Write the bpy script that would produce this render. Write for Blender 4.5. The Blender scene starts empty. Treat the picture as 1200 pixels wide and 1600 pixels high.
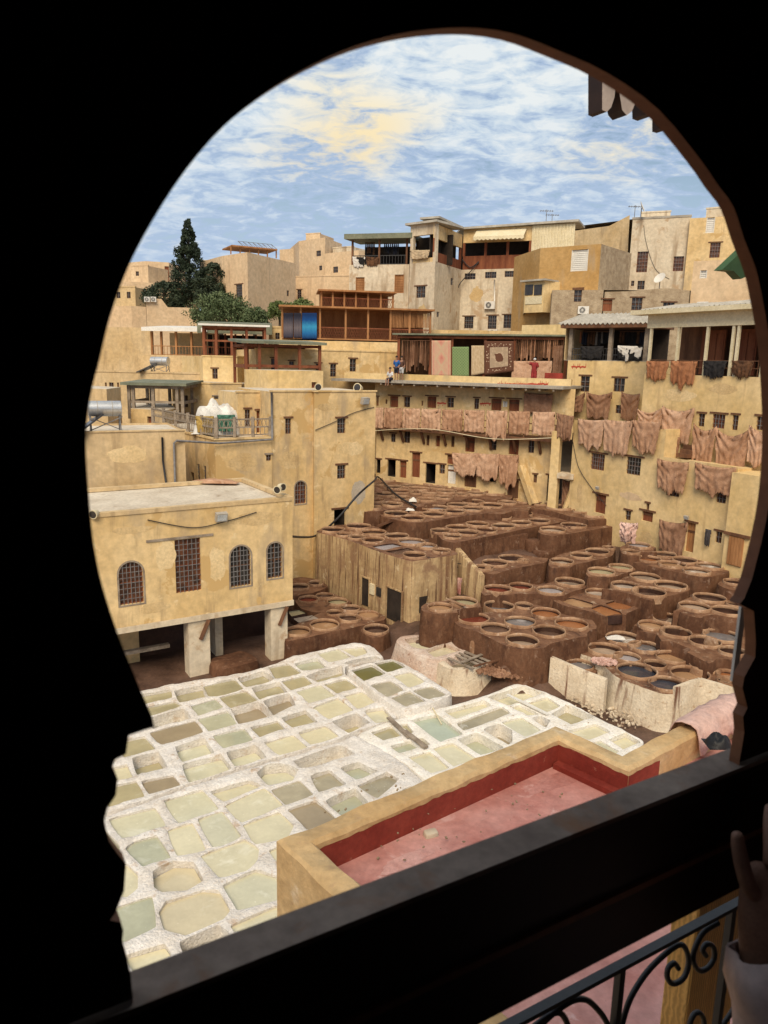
import bpy, math, random
import numpy as np
from mathutils import Vector, Matrix, noise
from mathutils.geometry import delaunay_2d_cdt

scene = bpy.context.scene
col = scene.collection
random.seed(7)

# ------------------------------------------------------------------ camera
EYE = Vector((0.0, 0.0, 13.2))
PITCH = math.radians(11.5)
ROLL = math.radians(1.2)
FPX = 1150.0                       # focal length in pixels of the 1200x1600 photograph
SP, CP = math.sin(PITCH), math.cos(PITCH)
cam_data = bpy.data.cameras.new('camera')
cam = bpy.data.objects.new('camera', cam_data)
col.objects.link(cam)
cam.location = EYE
CR, SR = math.cos(ROLL), math.sin(ROLL)
_u = Vector((0, SP, CP))
_right, _up, _back = Vector((CR, 0, 0)) + _u * SR, Vector((-SR, 0, 0)) + _u * CR, Vector((0, -CP, SP))
cam.rotation_euler = Matrix((_right, _up, _back)).transposed().to_euler()
cam_data.sensor_fit = 'VERTICAL'
cam_data.sensor_height = 24.0
cam_data.lens = FPX / 1600.0 * 24.0
cam_data.clip_start = 0.02
cam_data.clip_end = 3000.0
cam_data.dof.use_dof = True
cam_data.dof.focus_distance = 32.0
cam_data.dof.aperture_fstop = 7.0
scene.camera = cam

# ------------------------------------------------------------------ sky and sun
SUN_EL, SUN_AZ = math.radians(45), math.radians(-171)   # azimuth from +Y, clockwise: behind the camera, to its left
sun_dir = Vector((math.sin(SUN_AZ) * math.cos(SUN_EL), math.cos(SUN_AZ) * math.cos(SUN_EL), math.sin(SUN_EL)))
world = bpy.data.worlds.new('World')
scene.world = world
world.use_nodes = True
wn, wl = world.node_tree.nodes, world.node_tree.links
wn.clear()


def N(nodes, typ, **kw):
    n = nodes.new(typ)
    for k, v in kw.items():
        if k in n.inputs:
            n.inputs[k].default_value = v
        else:
            setattr(n, k, v)
    return n


def ramp(nodes, links, fac, stops, interp='LINEAR'):
    r = nodes.new('ShaderNodeValToRGB')
    r.color_ramp.interpolation = interp
    e = r.color_ramp.elements
    while len(e) < len(stops):
        e.new(0.5)
    for i, (p, c) in enumerate(stops):
        e[i].position = p
        e[i].color = (*c, 1) if len(c) == 3 else c
    links.new(fac, r.inputs['Fac'])
    return r.outputs['Color']


def mixc(nodes, links, fac, a, b, mode='MIX'):
    m = nodes.new('ShaderNodeMix')
    m.data_type = 'RGBA'
    m.blend_type = mode
    for s, v in ((m.inputs[0], fac), (m.inputs[6], a), (m.inputs[7], b)):
        if isinstance(v, (int, float)):
            s.default_value = v
        elif isinstance(v, tuple):
            s.default_value = (*v, 1) if len(v) == 3 else v
        else:
            links.new(v, s)
    return m.outputs[2]


def vmath(nodes, links, op, a, b=None):
    m = nodes.new('ShaderNodeVectorMath')
    m.operation = op
    for i, v in enumerate((a, b)):
        if v is None:
            continue
        if isinstance(v, (tuple, list, Vector)):
            m.inputs[i].default_value = tuple(v)
        else:
            links.new(v, m.inputs[i])
    return m


def fmath(nodes, links, op, a, b=None, clamp=False):
    m = nodes.new('ShaderNodeMath')
    m.operation = op
    m.use_clamp = clamp
    for i, v in enumerate((a, b)):
        if v is None:
            continue
        if isinstance(v, (int, float)):
            m.inputs[i].default_value = v
        else:
            links.new(v, m.inputs[i])
    return m.outputs[0]


def build_world():
    sky = N(wn, 'ShaderNodeTexSky', sky_type='NISHITA')
    sky.sun_disc = False
    sky.sun_elevation = SUN_EL
    sky.sun_rotation = SUN_AZ
    sky.air_density = 1.0
    sky.dust_density = 1.0
    sky.ozone_density = 1.6
    tc = wn.new('ShaderNodeTexCoord')
    sep = wn.new('ShaderNodeSeparateXYZ')
    wl.new(tc.outputs['Generated'], sep.inputs[0])
    den = fmath(wn, wl, 'MAXIMUM', fmath(wn, wl, 'ADD', sep.outputs['Z'], 0.22), 0.05)
    cmb = wn.new('ShaderNodeCombineXYZ')
    wl.new(fmath(wn, wl, 'DIVIDE', sep.outputs['X'], den), cmb.inputs[0])
    wl.new(fmath(wn, wl, 'DIVIDE', sep.outputs['Y'], den), cmb.inputs[1])
    P = cmb.outputs[0]

    def nz(scale, det, rough, dist, off, st=(1, 1, 1)):
        v = vmath(wn, wl, 'MULTIPLY', vmath(wn, wl, 'ADD', P, off).outputs[0], st)
        n = N(wn, 'ShaderNodeTexNoise', Scale=scale, Detail=det, Roughness=rough, Distortion=dist)
        wl.new(v.outputs[0], n.inputs['Vector'])
        return n.outputs['Fac']
    big = nz(1.3, 3, 0.5, 0.3, (3.1, 1.7, 0), (0.8, 1.0, 1))
    ripple = nz(11.0, 6, 0.62, 0.55, (0.4, 7.7, 0), (0.85, 1.3, 1))
    fine = nz(22.0, 4, 0.6, 0.3, (5.0, 2.0, 0), (1.0, 1.1, 1))
    s1 = fmath(wn, wl, 'ADD', fmath(wn, wl, 'MULTIPLY', big, 0.50), fmath(wn, wl, 'MULTIPLY', ripple, 0.60))
    s = fmath(wn, wl, 'ADD', s1, fmath(wn, wl, 'MULTIPLY', fine, 0.20))       # about 0.65 on average
    # clear blue, then the blue-grey bellies of the thin cloud, then its bright broken edges
    tint = mixc(wn, wl, 1.0, sky.outputs['Color'], (1.4, 1.3, 1.12), 'MULTIPLY')
    warmn = nz(0.9, 2, 0.5, 0.0, (2.98, 4.95, 0))
    warm = ramp(wn, wl, warmn, [(0.54, (0, 0, 0)), (0.67, (1, 1, 1))])
    lit = mixc(wn, wl, warm, (9.6, 10.1, 10.2), (11.8, 9.6, 5.6))
    soft = mixc(wn, wl, warm, (7.2, 8.4, 9.5), (9.0, 8.4, 7.0))
    belly = mixc(wn, wl, ramp(wn, wl, s, [(0.54, (0, 0, 0)), (0.61, (0.9,) * 3)]), tint, (4.8, 6.2, 8.4))
    c = mixc(wn, wl, ramp(wn, wl, s, [(0.62, (0, 0, 0)), (0.69, (1, 1, 1))]), belly, soft)
    c = mixc(wn, wl, ramp(wn, wl, s, [(0.69, (0, 0, 0)), (0.77, (1, 1, 1))]), c, lit)
    # cloud thins towards the horizon haze
    hz = ramp(wn, wl, sep.outputs['Z'], [(0.0, (0.95,) * 3), (0.14, (0.5,) * 3), (0.30, (0.0,) * 3)])
    c = mixc(wn, wl, hz, c, (5.3, 6.7, 9.0))
    bg = N(wn, 'ShaderNodeBackground', Strength=0.066)
    wl.new(c, bg.inputs['Color'])
    out = wn.new('ShaderNodeOutputWorld')
    wl.new(bg.outputs[0], out.inputs['Surface'])


build_world()
sun_data = bpy.data.lights.new('sun', 'SUN')
sun_data.energy = 2.85
sun_data.angle = math.radians(34)
sun_data.color = (1.0, 0.85, 0.64)
sun = bpy.data.objects.new('sun', sun_data)
col.objects.link(sun)
sun.location = (0, -20, 40)
sun.rotation_euler = sun_dir.to_track_quat('Z', 'Y').to_euler()
scene.view_settings.view_transform = 'Standard'
scene.view_settings.look = 'None'
scene.view_settings.exposure = 0.38
scene.view_settings.gamma = 1.0
scene.cycles.max_bounces = 6
scene.cycles.use_denoising = True

# ------------------------------------------------------------------ measuring: pixel of the photograph -> place


def ray(px, py):
    ax, ay = (px - 600.0) / FPX, (800.0 - py) / FPX
    cx, cy = ax * CR - ay * SR, ax * SR + ay * CR
    return Vector((cx, CP + cy * SP, -SP + cy * CP))


def PZ(px, py, z):
    d = ray(px, py)
    return EYE + d * ((z - EYE.z) / d.z)


def PY(px, py, Y):
    d = ray(px, py)
    return EYE + d * (Y / d.y)


def mpp(p):                       # metres per pixel at a place
    return ((p - EYE).dot(Vector((0, CP, -SP)))) / FPX


class Wall:
    """a vertical plane through two plan points; u runs along it, w out of it towards the viewer"""
    def __init__(s, a, b, off=0.0):
        s.a = Vector((a[0], a[1], 0))
        d = Vector((b[0] - a[0], b[1] - a[1], 0))
        s.len = d.length
        s.d = d.normalized()
        s.n = Vector((s.d.y, -s.d.x, 0))
        if s.n.dot(EYE - s.a) < 0:
            s.n = -s.n
        s.a = s.a + s.n * off

    def uz(s, px, py):
        r = ray(px, py)
        t = (s.a - EYE).dot(s.n) / r.dot(s.n)
        p = EYE + r * t
        return ((p - s.a).dot(s.d), p.z)

    def at(s, px, py, w=0.0):
        u, z = s.uz(px, py)
        return s.pt(u, z, w)

    def pt(s, u, z, w=0.0):
        return Vector((s.a.x, s.a.y, z)) + s.d * u + s.n * w

    def off(s, w):
        b = s.a + s.d * s.len
        return Wall((s.a.x, s.a.y), (b.x, b.y), w)


# ------------------------------------------------------------------ mesh helpers
class MB:
    def __init__(s):
        s.v, s.f, s.m = [], [], []

    def add(s, verts, faces, mi=0):
        o = len(s.v)
        s.v += [Vector(v) for v in verts]
        s.f += [tuple(i + o for i in f) for f in faces]
        s.m += [mi] * len(faces)
        return s

    def obox(s, c, ax, ay, az, mi=0):
        """box from centre and three half-axis vectors"""
        c = Vector(c)
        vs = []
        for k in (-1, 1):
            for j in (-1, 1):
                for i in (-1, 1):
                    vs.append(c + ax * i + ay * j + az * k)
        return s.add(vs, [(0, 2, 3, 1), (4, 5, 7, 6), (0, 1, 5, 4), (2, 6, 7, 3), (0, 4, 6, 2), (1, 3, 7, 5)], mi)

    def box(s, x0, y0, z0, x1, y1, z1, mi=0):
        return s.obox(((x0 + x1) / 2, (y0 + y1) / 2, (z0 + z1) / 2), Vector(((x1 - x0) / 2, 0, 0)),
                      Vector((0, (y1 - y0) / 2, 0)), Vector((0, 0, (z1 - z0) / 2)), mi)

    def wbox(s, W, u0, u1, z0, z1, w0, w1, mi=0):
        """box in a wall's own frame"""
        c = W.pt((u0 + u1) / 2, (z0 + z1) / 2, (w0 + w1) / 2)
        return s.obox(c, W.d * abs(u1 - u0) / 2, W.n * abs(w1 - w0) / 2, Vector((0, 0, abs(z1 - z0) / 2)), mi)

    def bar(s, a, b, t, t2=None, mi=0):
        """square bar between two points"""
        a, b = Vector(a), Vector(b)
        d = b - a
        L = d.length
        if L < 1e-6:
            return s
        d.normalize()
        up = Vector((0, 0, 1)) if abs(d.z) < 0.9 else Vector((0, 1, 0))
        x = d.cross(up).normalized()
        y = x.cross(d).normalized()
        return s.obox((a + b) / 2, d * L / 2, x * t / 2, y * (t2 or t) / 2, mi)

    def tube(s, path, r, n=8, mi=0, caps=True):
        path = [Vector(p) for p in path]
        rr = r if isinstance(r, (list, tuple)) else [r] * len(path)
        rings = []
        px = None
        for i, p in enumerate(path):
            d = (path[min(i + 1, len(path) - 1)] - path[max(i - 1, 0)]).normalized()
            if px is None:
                up = Vector((0, 0, 1)) if abs(d.z) < 0.9 else Vector((0, 1, 0))
                x = d.cross(up).normalized()
            else:
                x = (px - d * px.dot(d)).normalized()
            px = x
            y = x.cross(d)
            rings.append([p + (x * math.cos(a) + y * math.sin(a)) * rr[i] for a in [2 * math.pi * k / n for k in range(n)]])
        vs = [v for ring in rings for v in ring]
        fs = []
        for i in range(len(path) - 1):
            for k in range(n):
                fs.append((i * n + k, i * n + (k + 1) % n, (i + 1) * n + (k + 1) % n, (i + 1) * n + k))
        if caps:
            fs.append(tuple(range(n)))
            fs.append(tuple((len(path) - 1) * n + k for k in reversed(range(n))))
        return s.add(vs, fs, mi)

    def prism(s, poly, z0, z1, mi=0, mtop=None):
        """poly in plan, up from z0 to z1"""
        n = len(poly)
        vs = [(p[0], p[1], z0) for p in poly] + [(p[0], p[1], z1) for p in poly]
        s.add(vs, [(i, (i + 1) % n, n + (i + 1) % n, n + i) for i in range(n)], mi)
        s.add(vs, [tuple(range(n, 2 * n))], mi if mtop is None else mtop)
        return s.add(vs, [tuple(reversed(range(n)))], mi)

    def build(s, name, mats, parent=None, loc=None, smooth=False, angle=None):
        me = bpy.data.meshes.new(name)
        o = bpy.data.objects.new(name, me)
        if parent is not None:
            org = world_loc(parent)
        else:
            org = Vector(loc) if loc is not None else Vector((0, 0, 0))
        me.from_pydata([tuple(v - org) for v in s.v], [], s.f)
        mats = mats if isinstance(mats, (list, tuple)) else [mats]
        for m in mats:
            me.materials.append(m)
        if len(mats) > 1:
            me.polygons.foreach_set('material_index', s.m)
        if smooth:
            me.polygons.foreach_set('use_smooth', [True] * len(me.polygons))
            if angle:
                me.set_sharp_from_angle(angle=math.radians(angle))
        me.update()
        col.objects.link(o)
        if parent is not None:
            o.parent = parent
        else:
            o.location = org
        return o


def world_loc(o):
    p = Vector((0, 0, 0))
    while o is not None:
        p = p + Vector(o.location)
        o = o.parent
    return p


def tag(o, label, cat, group=None):
    o['label'] = label
    o['category'] = cat
    if group:
        o['group'] = group
    return o


def thing(name, label, cat, loc, group=None):
    o = bpy.data.objects.new(name, None)
    o.empty_display_size = 0.2
    col.objects.link(o)
    o.location = loc
    return tag(o, label, cat, group)


def structure(o):
    o['kind'] = 'structure'
    return o


def inside(pts, poly):
    """even-odd test, vectorised"""
    x, y = pts[:, 0], pts[:, 1]
    r = np.zeros(len(pts), bool)
    n = len(poly)
    for i in range(n):
        x0, y0 = poly[i][0], poly[i][1]
        x1, y1 = poly[(i + 1) % n][0], poly[(i + 1) % n][1]
        if y0 == y1:
            continue
        c = ((y0 > y) != (y1 > y)) & (x < (x1 - x0) * (y - y0) / (y1 - y0) + x0)
        r ^= c
    return r


def edist(pts, loops):
    d = np.full(len(pts), 1e9)
    for L in loops:
        n = len(L)
        for i in range(n):
            a = np.array(L[i][:2])
            b = np.array(L[(i + 1) % n][:2])
            ab = b - a
            t = np.clip(((pts - a) @ ab) / max(ab @ ab, 1e-12), 0, 1)
            q = pts - (a + t[:, None] * ab)
            d = np.minimum(d, np.hypot(q[:, 0], q[:, 1]))
    return d


def chaikin(poly, k=0.18, it=2):
    p = [Vector((q[0], q[1])) for q in poly]
    for _ in range(it):
        r = []
        for i in range(len(p)):
            a, b = p[i], p[(i + 1) % len(p)]
            r.append(a.lerp(b, k))
            r.append(a.lerp(b, 1 - k))
        p = r
        k = 0.25
    return p


def densify(poly, step):
    r = []
    for i in range(len(poly)):
        a, b = Vector(poly[i][:2]), Vector(poly[(i + 1) % len(poly)][:2])
        n = max(1, int((b - a).length / step))
        for k in range(n):
            r.append(a.lerp(b, k / n))
    return r


def plate(outline, holes, spacing=None):
    """triangulated flat region with holes -> (points, triangles)"""
    pts, edges = [], []
    for L in [outline] + holes:
        o = len(pts)
        pts += [Vector((p[0], p[1])) for p in L]
        edges += [(o + i, o + (i + 1) % len(L)) for i in range(len(L))]
    if spacing:
        xs = [p[0] for p in outline]
        ys = [p[1] for p in outline]
        gx = np.arange(min(xs), max(xs), spacing)
        gy = np.arange(min(ys), max(ys), spacing)
        g = np.array([(x + random.uniform(-.3, .3) * spacing, y + random.uniform(-.3, .3) * spacing) for x in gx for y in gy])
        if len(g):
            keep = inside(g, outline)
            for h in holes:
                keep &= ~inside(g, h)
            g = g[keep]
            if len(g):
                g = g[edist(g, [outline] + holes) > spacing * .45]
            pts += [Vector((float(p[0]), float(p[1]))) for p in g]
    vs, _, tris, _, _, _ = delaunay_2d_cdt(pts, edges, [], 0, 1e-5)
    V = np.array([(v.x, v.y) for v in vs])
    T = np.array([t for t in tris if len(t) == 3])
    C = V[T].mean(axis=1)
    keep = inside(C, outline)
    for h in holes:
        keep &= ~inside(C, h)
    return V, T[keep]


# ------------------------------------------------------------------ materials
MATS = {}


def mat(name, stops, scale=0.6, detail=6, rough=0.85, bump=0.25, bscale=9.0, streak=None, spots=None, spec=0.25,
        stretch=(1, 1, 1), bdist=0.02, wave=None, metal=0.0, tone=(0.80, 1.12)):
    if name in MATS:
        return MATS[name]
    m = bpy.data.materials.new(name)
    m.use_nodes = True
    n, l = m.node_tree.nodes, m.node_tree.links
    b = n['Principled BSDF']
    geo = n.new('ShaderNodeNewGeometry')
    pos = vmath(n, l, 'MULTIPLY', geo.outputs['Position'], stretch).outputs[0]
    nz = N(n, 'ShaderNodeTexNoise', Scale=scale, Detail=detail, Roughness=0.6)
    l.new(pos, nz.inputs['Vector'])
    c = ramp(n, l, nz.outputs['Fac'], stops)
    # broken fine tone
    n2 = N(n, 'ShaderNodeTexNoise', Scale=scale * 9, Detail=5, Roughness=0.65)
    l.new(pos, n2.inputs['Vector'])
    tone = ramp(n, l, n2.outputs['Fac'], [(0.3, (tone[0],) * 3), (0.7, (tone[1],) * 3)])
    c = mixc(n, l, 1.0, c, tone, 'MULTIPLY')
    for st in (streak or []):
        sc, lo, hi, colr, zst = st
        v = vmath(n, l, 'MULTIPLY', geo.outputs['Position'], (1, 1, zst)).outputs[0]
        ns = N(n, 'ShaderNodeTexNoise', Scale=sc, Detail=4, Roughness=0.55)
        l.new(v, ns.inputs['Vector'])
        f = ramp(n, l, ns.outputs['Fac'], [(lo, (0, 0, 0)), (hi, (1, 1, 1))])
        c = mixc(n, l, f, c, colr)
    for sp in (spots or []):
        sc, lo, hi, colr = sp
        ns = N(n, 'ShaderNodeTexNoise', Scale=sc, Detail=5, Roughness=0.65, Distortion=0.4)
        l.new(pos, ns.inputs['Vector'])
        f = ramp(n, l, ns.outputs['Fac'], [(lo, (0, 0, 0)), (hi, (1, 1, 1))])
        c = mixc(n, l, f, c, colr)
    if wave:
        wsc, wamt, wdir, wdist = wave
        wv = N(n, 'ShaderNodeTexWave', Scale=wsc, Distortion=wdist, Detail=3)
        wv.bands_direction = wdir
        l.new(geo.outputs['Position'], wv.inputs['Vector'])
        f = ramp(n, l, wv.outputs['Fac'], [(0.0, (1 - wamt,) * 3), (1.0, (1 + wamt * .4,) * 3)])
        c = mixc(n, l, 1.0, c, f, 'MULTIPLY')
    l.new(c, b.inputs['Base Color'])
    b.inputs['Roughness'].default_value = rough
    b.inputs['Specular IOR Level'].default_value = spec
    b.inputs['Metallic'].default_value = metal
    if bump:
        nb = N(n, 'ShaderNodeTexNoise', Scale=bscale, Detail=6, Roughness=0.6)
        l.new(pos, nb.inputs['Vector'])
        bp = N(n, 'ShaderNodeBump', Strength=bump, Distance=bdist)
        l.new(nb.outputs['Fac'], bp.inputs['Height'])
        l.new(bp.outputs['Normal'], b.inputs['Normal'])
    MATS[name] = m
    return m


def two(a, b, lo=0.35, hi=0.65):
    return [(lo, a), (hi, b)]


def k3(c, f):
    return tuple(x * f for x in c)


DRIP = (2.2, 0.58, 0.80, (0.30, 0.205, 0.11), 0.12)
GREY = (0.9, 0.56, 0.78, (0.36, 0.275, 0.18), 0.35)
OCHRE = mat('ochre_plaster', two((0.60, 0.415, 0.19), (0.71, 0.525, 0.28)), 0.35, bump=0.4, bscale=6,
            streak=[DRIP, GREY], spots=[(1.1, 0.62, 0.67, (0.70, 0.54, 0.31)), (0.45, 0.585, 0.61, (0.54, 0.36, 0.155)), (14.0, 0.70, 0.74, (0.30, 0.19, 0.09))])
OCHRE2 = mat('yellow_plaster', two((0.62, 0.435, 0.19), (0.73, 0.55, 0.295)), 0.3, bump=0.3, bscale=5,
             streak=[(2.0, 0.60, 0.80, (0.34, 0.22, 0.11), 0.08), (0.8, 0.6, 0.8, (0.40, 0.31, 0.19), 0.4)])
TANW = mat('sand_plaster', two((0.52, 0.365, 0.185), (0.62, 0.465, 0.27)), 0.4, bump=0.35, bscale=6, streak=[DRIP, GREY])
PINKW = mat('pink_plaster', two((0.60, 0.425, 0.255), (0.69, 0.515, 0.33)), 0.25, bump=0.2, streak=[(1.2, 0.6, 0.8, (0.42, 0.29, 0.19), 0.1)])
PALE = mat('pale_plaster', two((0.56, 0.455, 0.32), (0.66, 0.57, 0.43)), 0.4, bump=0.3,
           streak=[(1.4, 0.52, 0.7, (0.34, 0.25, 0.16), 0.12)], spots=[(0.7, 0.58, 0.66, (0.45, 0.32, 0.20))])
ORANGE = mat('orange_plaster', two((0.42, 0.245, 0.085), (0.50, 0.315, 0.13)), 0.4, bump=0.2, streak=[GREY])
STONE = mat('rubble_stone', two((0.30, 0.22, 0.14), (0.46, 0.36, 0.24)), 2.0, bump=0.8, bscale=7, bdist=0.06, streak=[GREY])
BRICK = mat('old_brick', two((0.20, 0.125, 0.085), (0.34, 0.235, 0.16)), 3.0, bump=0.7, bscale=9, bdist=0.04)
ROOFW = mat('lime_roof', two((0.50, 0.42, 0.32), (0.66, 0.58, 0.46)), 0.8, bump=0.2, spots=[(1.2, 0.6, 0.75, (0.34, 0.26, 0.18))])
CONC = mat('grey_concrete', two((0.30, 0.265, 0.22), (0.42, 0.375, 0.31)), 1.0, bump=0.3)
BROWN = mat('dye_stained_masonry', two((0.080, 0.033, 0.016), (0.150, 0.069, 0.036)), 0.9, bump=0.6, bscale=9, bdist=0.04, rough=0.8,
            streak=[(5.0, 0.52, 0.74, (0.175, 0.092, 0.052), 0.45), (3.0, 0.54, 0.80, (0.045, 0.019, 0.011), 0.40)],
            spots=[(1.6, 0.62, 0.72, (0.27, 0.175, 0.125))])
RIM = mat('pale_vat_rim', two((0.24, 0.126, 0.068), (0.43, 0.272, 0.165)), 1.6, bump=0.6, bscale=12, bdist=0.03, rough=0.8,
          spots=[(3.0, 0.58, 0.70, (0.50, 0.36, 0.26)), (1.2, 0.60, 0.70, (0.10, 0.045, 0.028))])  # rim colour paler than the masonry sides
TOPB = mat('stained_vat_top', two((0.125, 0.056, 0.029), (0.235, 0.121, 0.066)), 1.6, bump=0.6, bscale=10, bdist=0.04, rough=0.75,
           spots=[(2.6, 0.58, 0.68, (0.34, 0.235, 0.155)), (1.2, 0.58, 0.70, (0.055, 0.026, 0.017))])
INSIDE = mat('wet_vat_and_shaded_wall', two((0.032, 0.013, 0.009), (0.075, 0.036, 0.023)), 1.5, bump=0.5, bscale=9, rough=0.5, spec=0.4)  # vat insides dark with dye; also stands for shade under the raised house
STREAK = mat('streaked_masonry', two((0.38, 0.25, 0.125), (0.52, 0.37, 0.20)), 0.5, bump=0.5, bscale=7, bdist=0.04,
             streak=[(3.5, 0.50, 0.70, (0.19, 0.098, 0.052), 0.05), (8.0, 0.55, 0.70, (0.085, 0.036, 0.02), 0.04)],
             spots=[(0.8, 0.52, 0.66, (0.27, 0.16, 0.09)), (2.4, 0.60, 0.70, (0.56, 0.43, 0.26))])
LIMEW = mat('lime_crusted_wall', two((0.67, 0.61, 0.54), (0.80, 0.76, 0.71)), 1.4, bump=1.0, bscale=16, bdist=0.06, rough=0.9,
            spots=[(9.0, 0.66, 0.72, (0.30, 0.20, 0.12)), (2.4, 0.58, 0.72, (0.52, 0.39, 0.28)), (22.0, 0.68, 0.73, (0.26, 0.175, 0.11))])
LIMEW2 = mat('fresh_lime_wall', two((0.74, 0.69, 0.60), (0.84, 0.80, 0.74)), 1.4, bump=0.8, bscale=14, bdist=0.05, rough=0.9,
             spots=[(7.0, 0.62, 0.70, (0.38, 0.27, 0.16)), (2.2, 0.62, 0.74, (0.56, 0.44, 0.31))])
LIMEP = mat('pink_stained_lime', two((0.50, 0.345, 0.26), (0.66, 0.55, 0.46)), 1.2, bump=0.9, bscale=12, bdist=0.06, rough=0.9,
            spots=[(4.0, 0.58, 0.70, (0.34, 0.185, 0.125))])
LIMED = mat('drip_stained_lime', two((0.55, 0.44, 0.31), (0.68, 0.58, 0.44)), 1.1, bump=0.7, bscale=10, bdist=0.05,
            streak=[(2.6, 0.56, 0.68, (0.16, 0.07, 0.04), 0.09)], spots=[(5.0, 0.60, 0.70, (0.42, 0.29, 0.18))])
MUD = mat('wet_brown_ground', two((0.065, 0.034, 0.022), (0.15, 0.085, 0.058)), 0.9, bump=0.7, bscale=6, bdist=0.06, rough=0.6, spec=0.4)
EARTH = mat('earth', two((0.24, 0.17, 0.10), (0.36, 0.27, 0.17)), 0.1, bump=0.5, bscale=2)
WOOD = mat('brown_wood', two((0.095, 0.042, 0.022), (0.19, 0.092, 0.048)), 2.0, bump=0.3, stretch=(1, 1, 0.15), bscale=14)
REDWOOD = mat('red_brown_wood', two((0.15, 0.045, 0.022), (0.26, 0.092, 0.042)), 2.0, bump=0.3, stretch=(1, 1, 0.15), bscale=14)
TEAK = mat('orange_wood', two((0.27, 0.12, 0.045), (0.42, 0.205, 0.085)), 1.5, bump=0.3, stretch=(1, 1, 0.2), bscale=14)
GREYWOOD = mat('grey_weathered_wood', two((0.20, 0.155, 0.115), (0.36, 0.295, 0.225)), 3.0, bump=0.4, bscale=16)
DARK = mat('interior_shade', two((0.022, 0.016, 0.013), (0.045, 0.032, 0.024)), 2.0, bump=0)  # near-black colour stands in for the shade of unlit rooms
PANE = mat('dark_pane', two((0.025, 0.022, 0.022), (0.05, 0.042, 0.036)), 3.0, bump=0, rough=0.25, spec=0.5)
PANER = mat('red_brown_pane', two((0.05, 0.028, 0.02), (0.20, 0.075, 0.035)), 3.0, bump=0, rough=0.35, spec=0.4)  # pane mottled from dark to red-brown
IRON = mat('dark_iron', two((0.022, 0.020, 0.020), (0.04, 0.036, 0.034)), 5.0, bump=0.1, rough=0.5, spec=0.5)
IRONG = mat('grey_iron_grille', two((0.13, 0.125, 0.13), (0.22, 0.21, 0.205)), 5.0, bump=0.1, rough=0.6)
STEEL = mat('galvanised_steel', two((0.50, 0.50, 0.50), (0.62, 0.62, 0.61)), 2.0, bump=0.05, rough=0.35, metal=0.7, spec=0.5)
WHITE = mat('white_paint', two((0.66, 0.63, 0.57), (0.76, 0.73, 0.67)), 2.0, bump=0.1, rough=0.6)
CREAM = mat('cream_paint', two((0.62, 0.53, 0.34), (0.70, 0.61, 0.42)), 1.0, bump=0.1, rough=0.7)
CORR = mat('corrugated_sheet', two((0.34, 0.31, 0.26), (0.50, 0.46, 0.39)), 1.2, bump=0.2, rough=0.7)
GREENR = mat('green_roof_sheet', two((0.13, 0.14, 0.095), (0.22, 0.225, 0.155)), 1.0, bump=0.2, rough=0.7)
HIDE = mat('tan_hide', two((0.31, 0.160, 0.088), (0.49, 0.285, 0.175)), 1.6, bump=0.5, bscale=11, bdist=0.04, rough=0.8,
           spots=[(2.2, 0.6, 0.72, (0.56, 0.36, 0.235)), (5.0, 0.62, 0.74, (0.17, 0.078, 0.042))])
HIDED = mat('dark_tan_hide', two((0.21, 0.104, 0.058), (0.35, 0.195, 0.118)), 1.6, bump=0.5, bscale=11, bdist=0.04, rough=0.8,
            spots=[(4.0, 0.6, 0.72, (0.18, 0.085, 0.055))])
HIDEL = mat('pale_tan_hide', two((0.41, 0.232, 0.140), (0.58, 0.37, 0.245)), 1.3, bump=0.5, bscale=9, bdist=0.04, rough=0.8,
            spots=[(3.0, 0.6, 0.72, (0.34, 0.175, 0.10))])
HIDEB = mat('rust_brown_hide', two((0.26, 0.10, 0.042), (0.40, 0.175, 0.08)), 2.0, bump=0.4, bscale=11, bdist=0.03, rough=0.7)
HIDEK = mat('black_fur_hide', two((0.012, 0.011, 0.012), (0.03, 0.027, 0.026)), 3.0, bump=0.6, bscale=30, rough=0.9)
HIDEM = mat('dark_brown_fur', two((0.04, 0.02, 0.012), (0.16, 0.075, 0.035)), 2.5, bump=0.6, bscale=30, rough=0.9)
HIDEC = mat('black_and_white_fur', [(0.49, (0.015, 0.014, 0.014)), (0.52, (0.62, 0.58, 0.52))], 1.3, detail=2, bump=0.5, bscale=30, rough=0.9)
HIDEP = mat('pink_raw_hide', two((0.52, 0.32, 0.26), (0.68, 0.47, 0.40)), 1.4, bump=0.7, bscale=9, bdist=0.05, rough=0.7)
REDP = mat('dark_red_paint', two((0.20, 0.026, 0.016), (0.28, 0.050, 0.031)), 1.5, bump=0.3, bscale=12, rough=0.75, spots=[(9, 0.66, 0.75, (0.36, 0.14, 0.09))])
PINKF = mat('faded_pink_floor', two((0.44, 0.165, 0.13), (0.62, 0.32, 0.27)), 0.9, bump=0.4, bscale=14, rough=0.8,
            spots=[(3.0, 0.60, 0.74, (0.68, 0.43, 0.38)), (1.3, 0.64, 0.76, (0.36, 0.12, 0.095)), (40, 0.66, 0.72, (0.30, 0.14, 0.11))])
OCHRET = mat('terrace_plaster', two((0.50, 0.315, 0.14), (0.62, 0.435, 0.225)), 1.0, bump=0.5, bscale=14, bdist=0.03,
             spots=[(6.0, 0.58, 0.70, (0.46, 0.30, 0.16)), (2.0, 0.62, 0.74, (0.70, 0.56, 0.38))])
BARK = mat('bark', two((0.07, 0.05, 0.035), (0.14, 0.10, 0.07)), 3.0, bump=0.6)
RUBBER = mat('black_hose', two((0.02, 0.02, 0.022), (0.035, 0.035, 0.04)), 3.0, bump=0, rough=0.5)
SKIN = mat('skin', two((0.29, 0.15, 0.095), (0.36, 0.195, 0.13)), 8.0, bump=0.1, rough=0.6)
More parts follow.
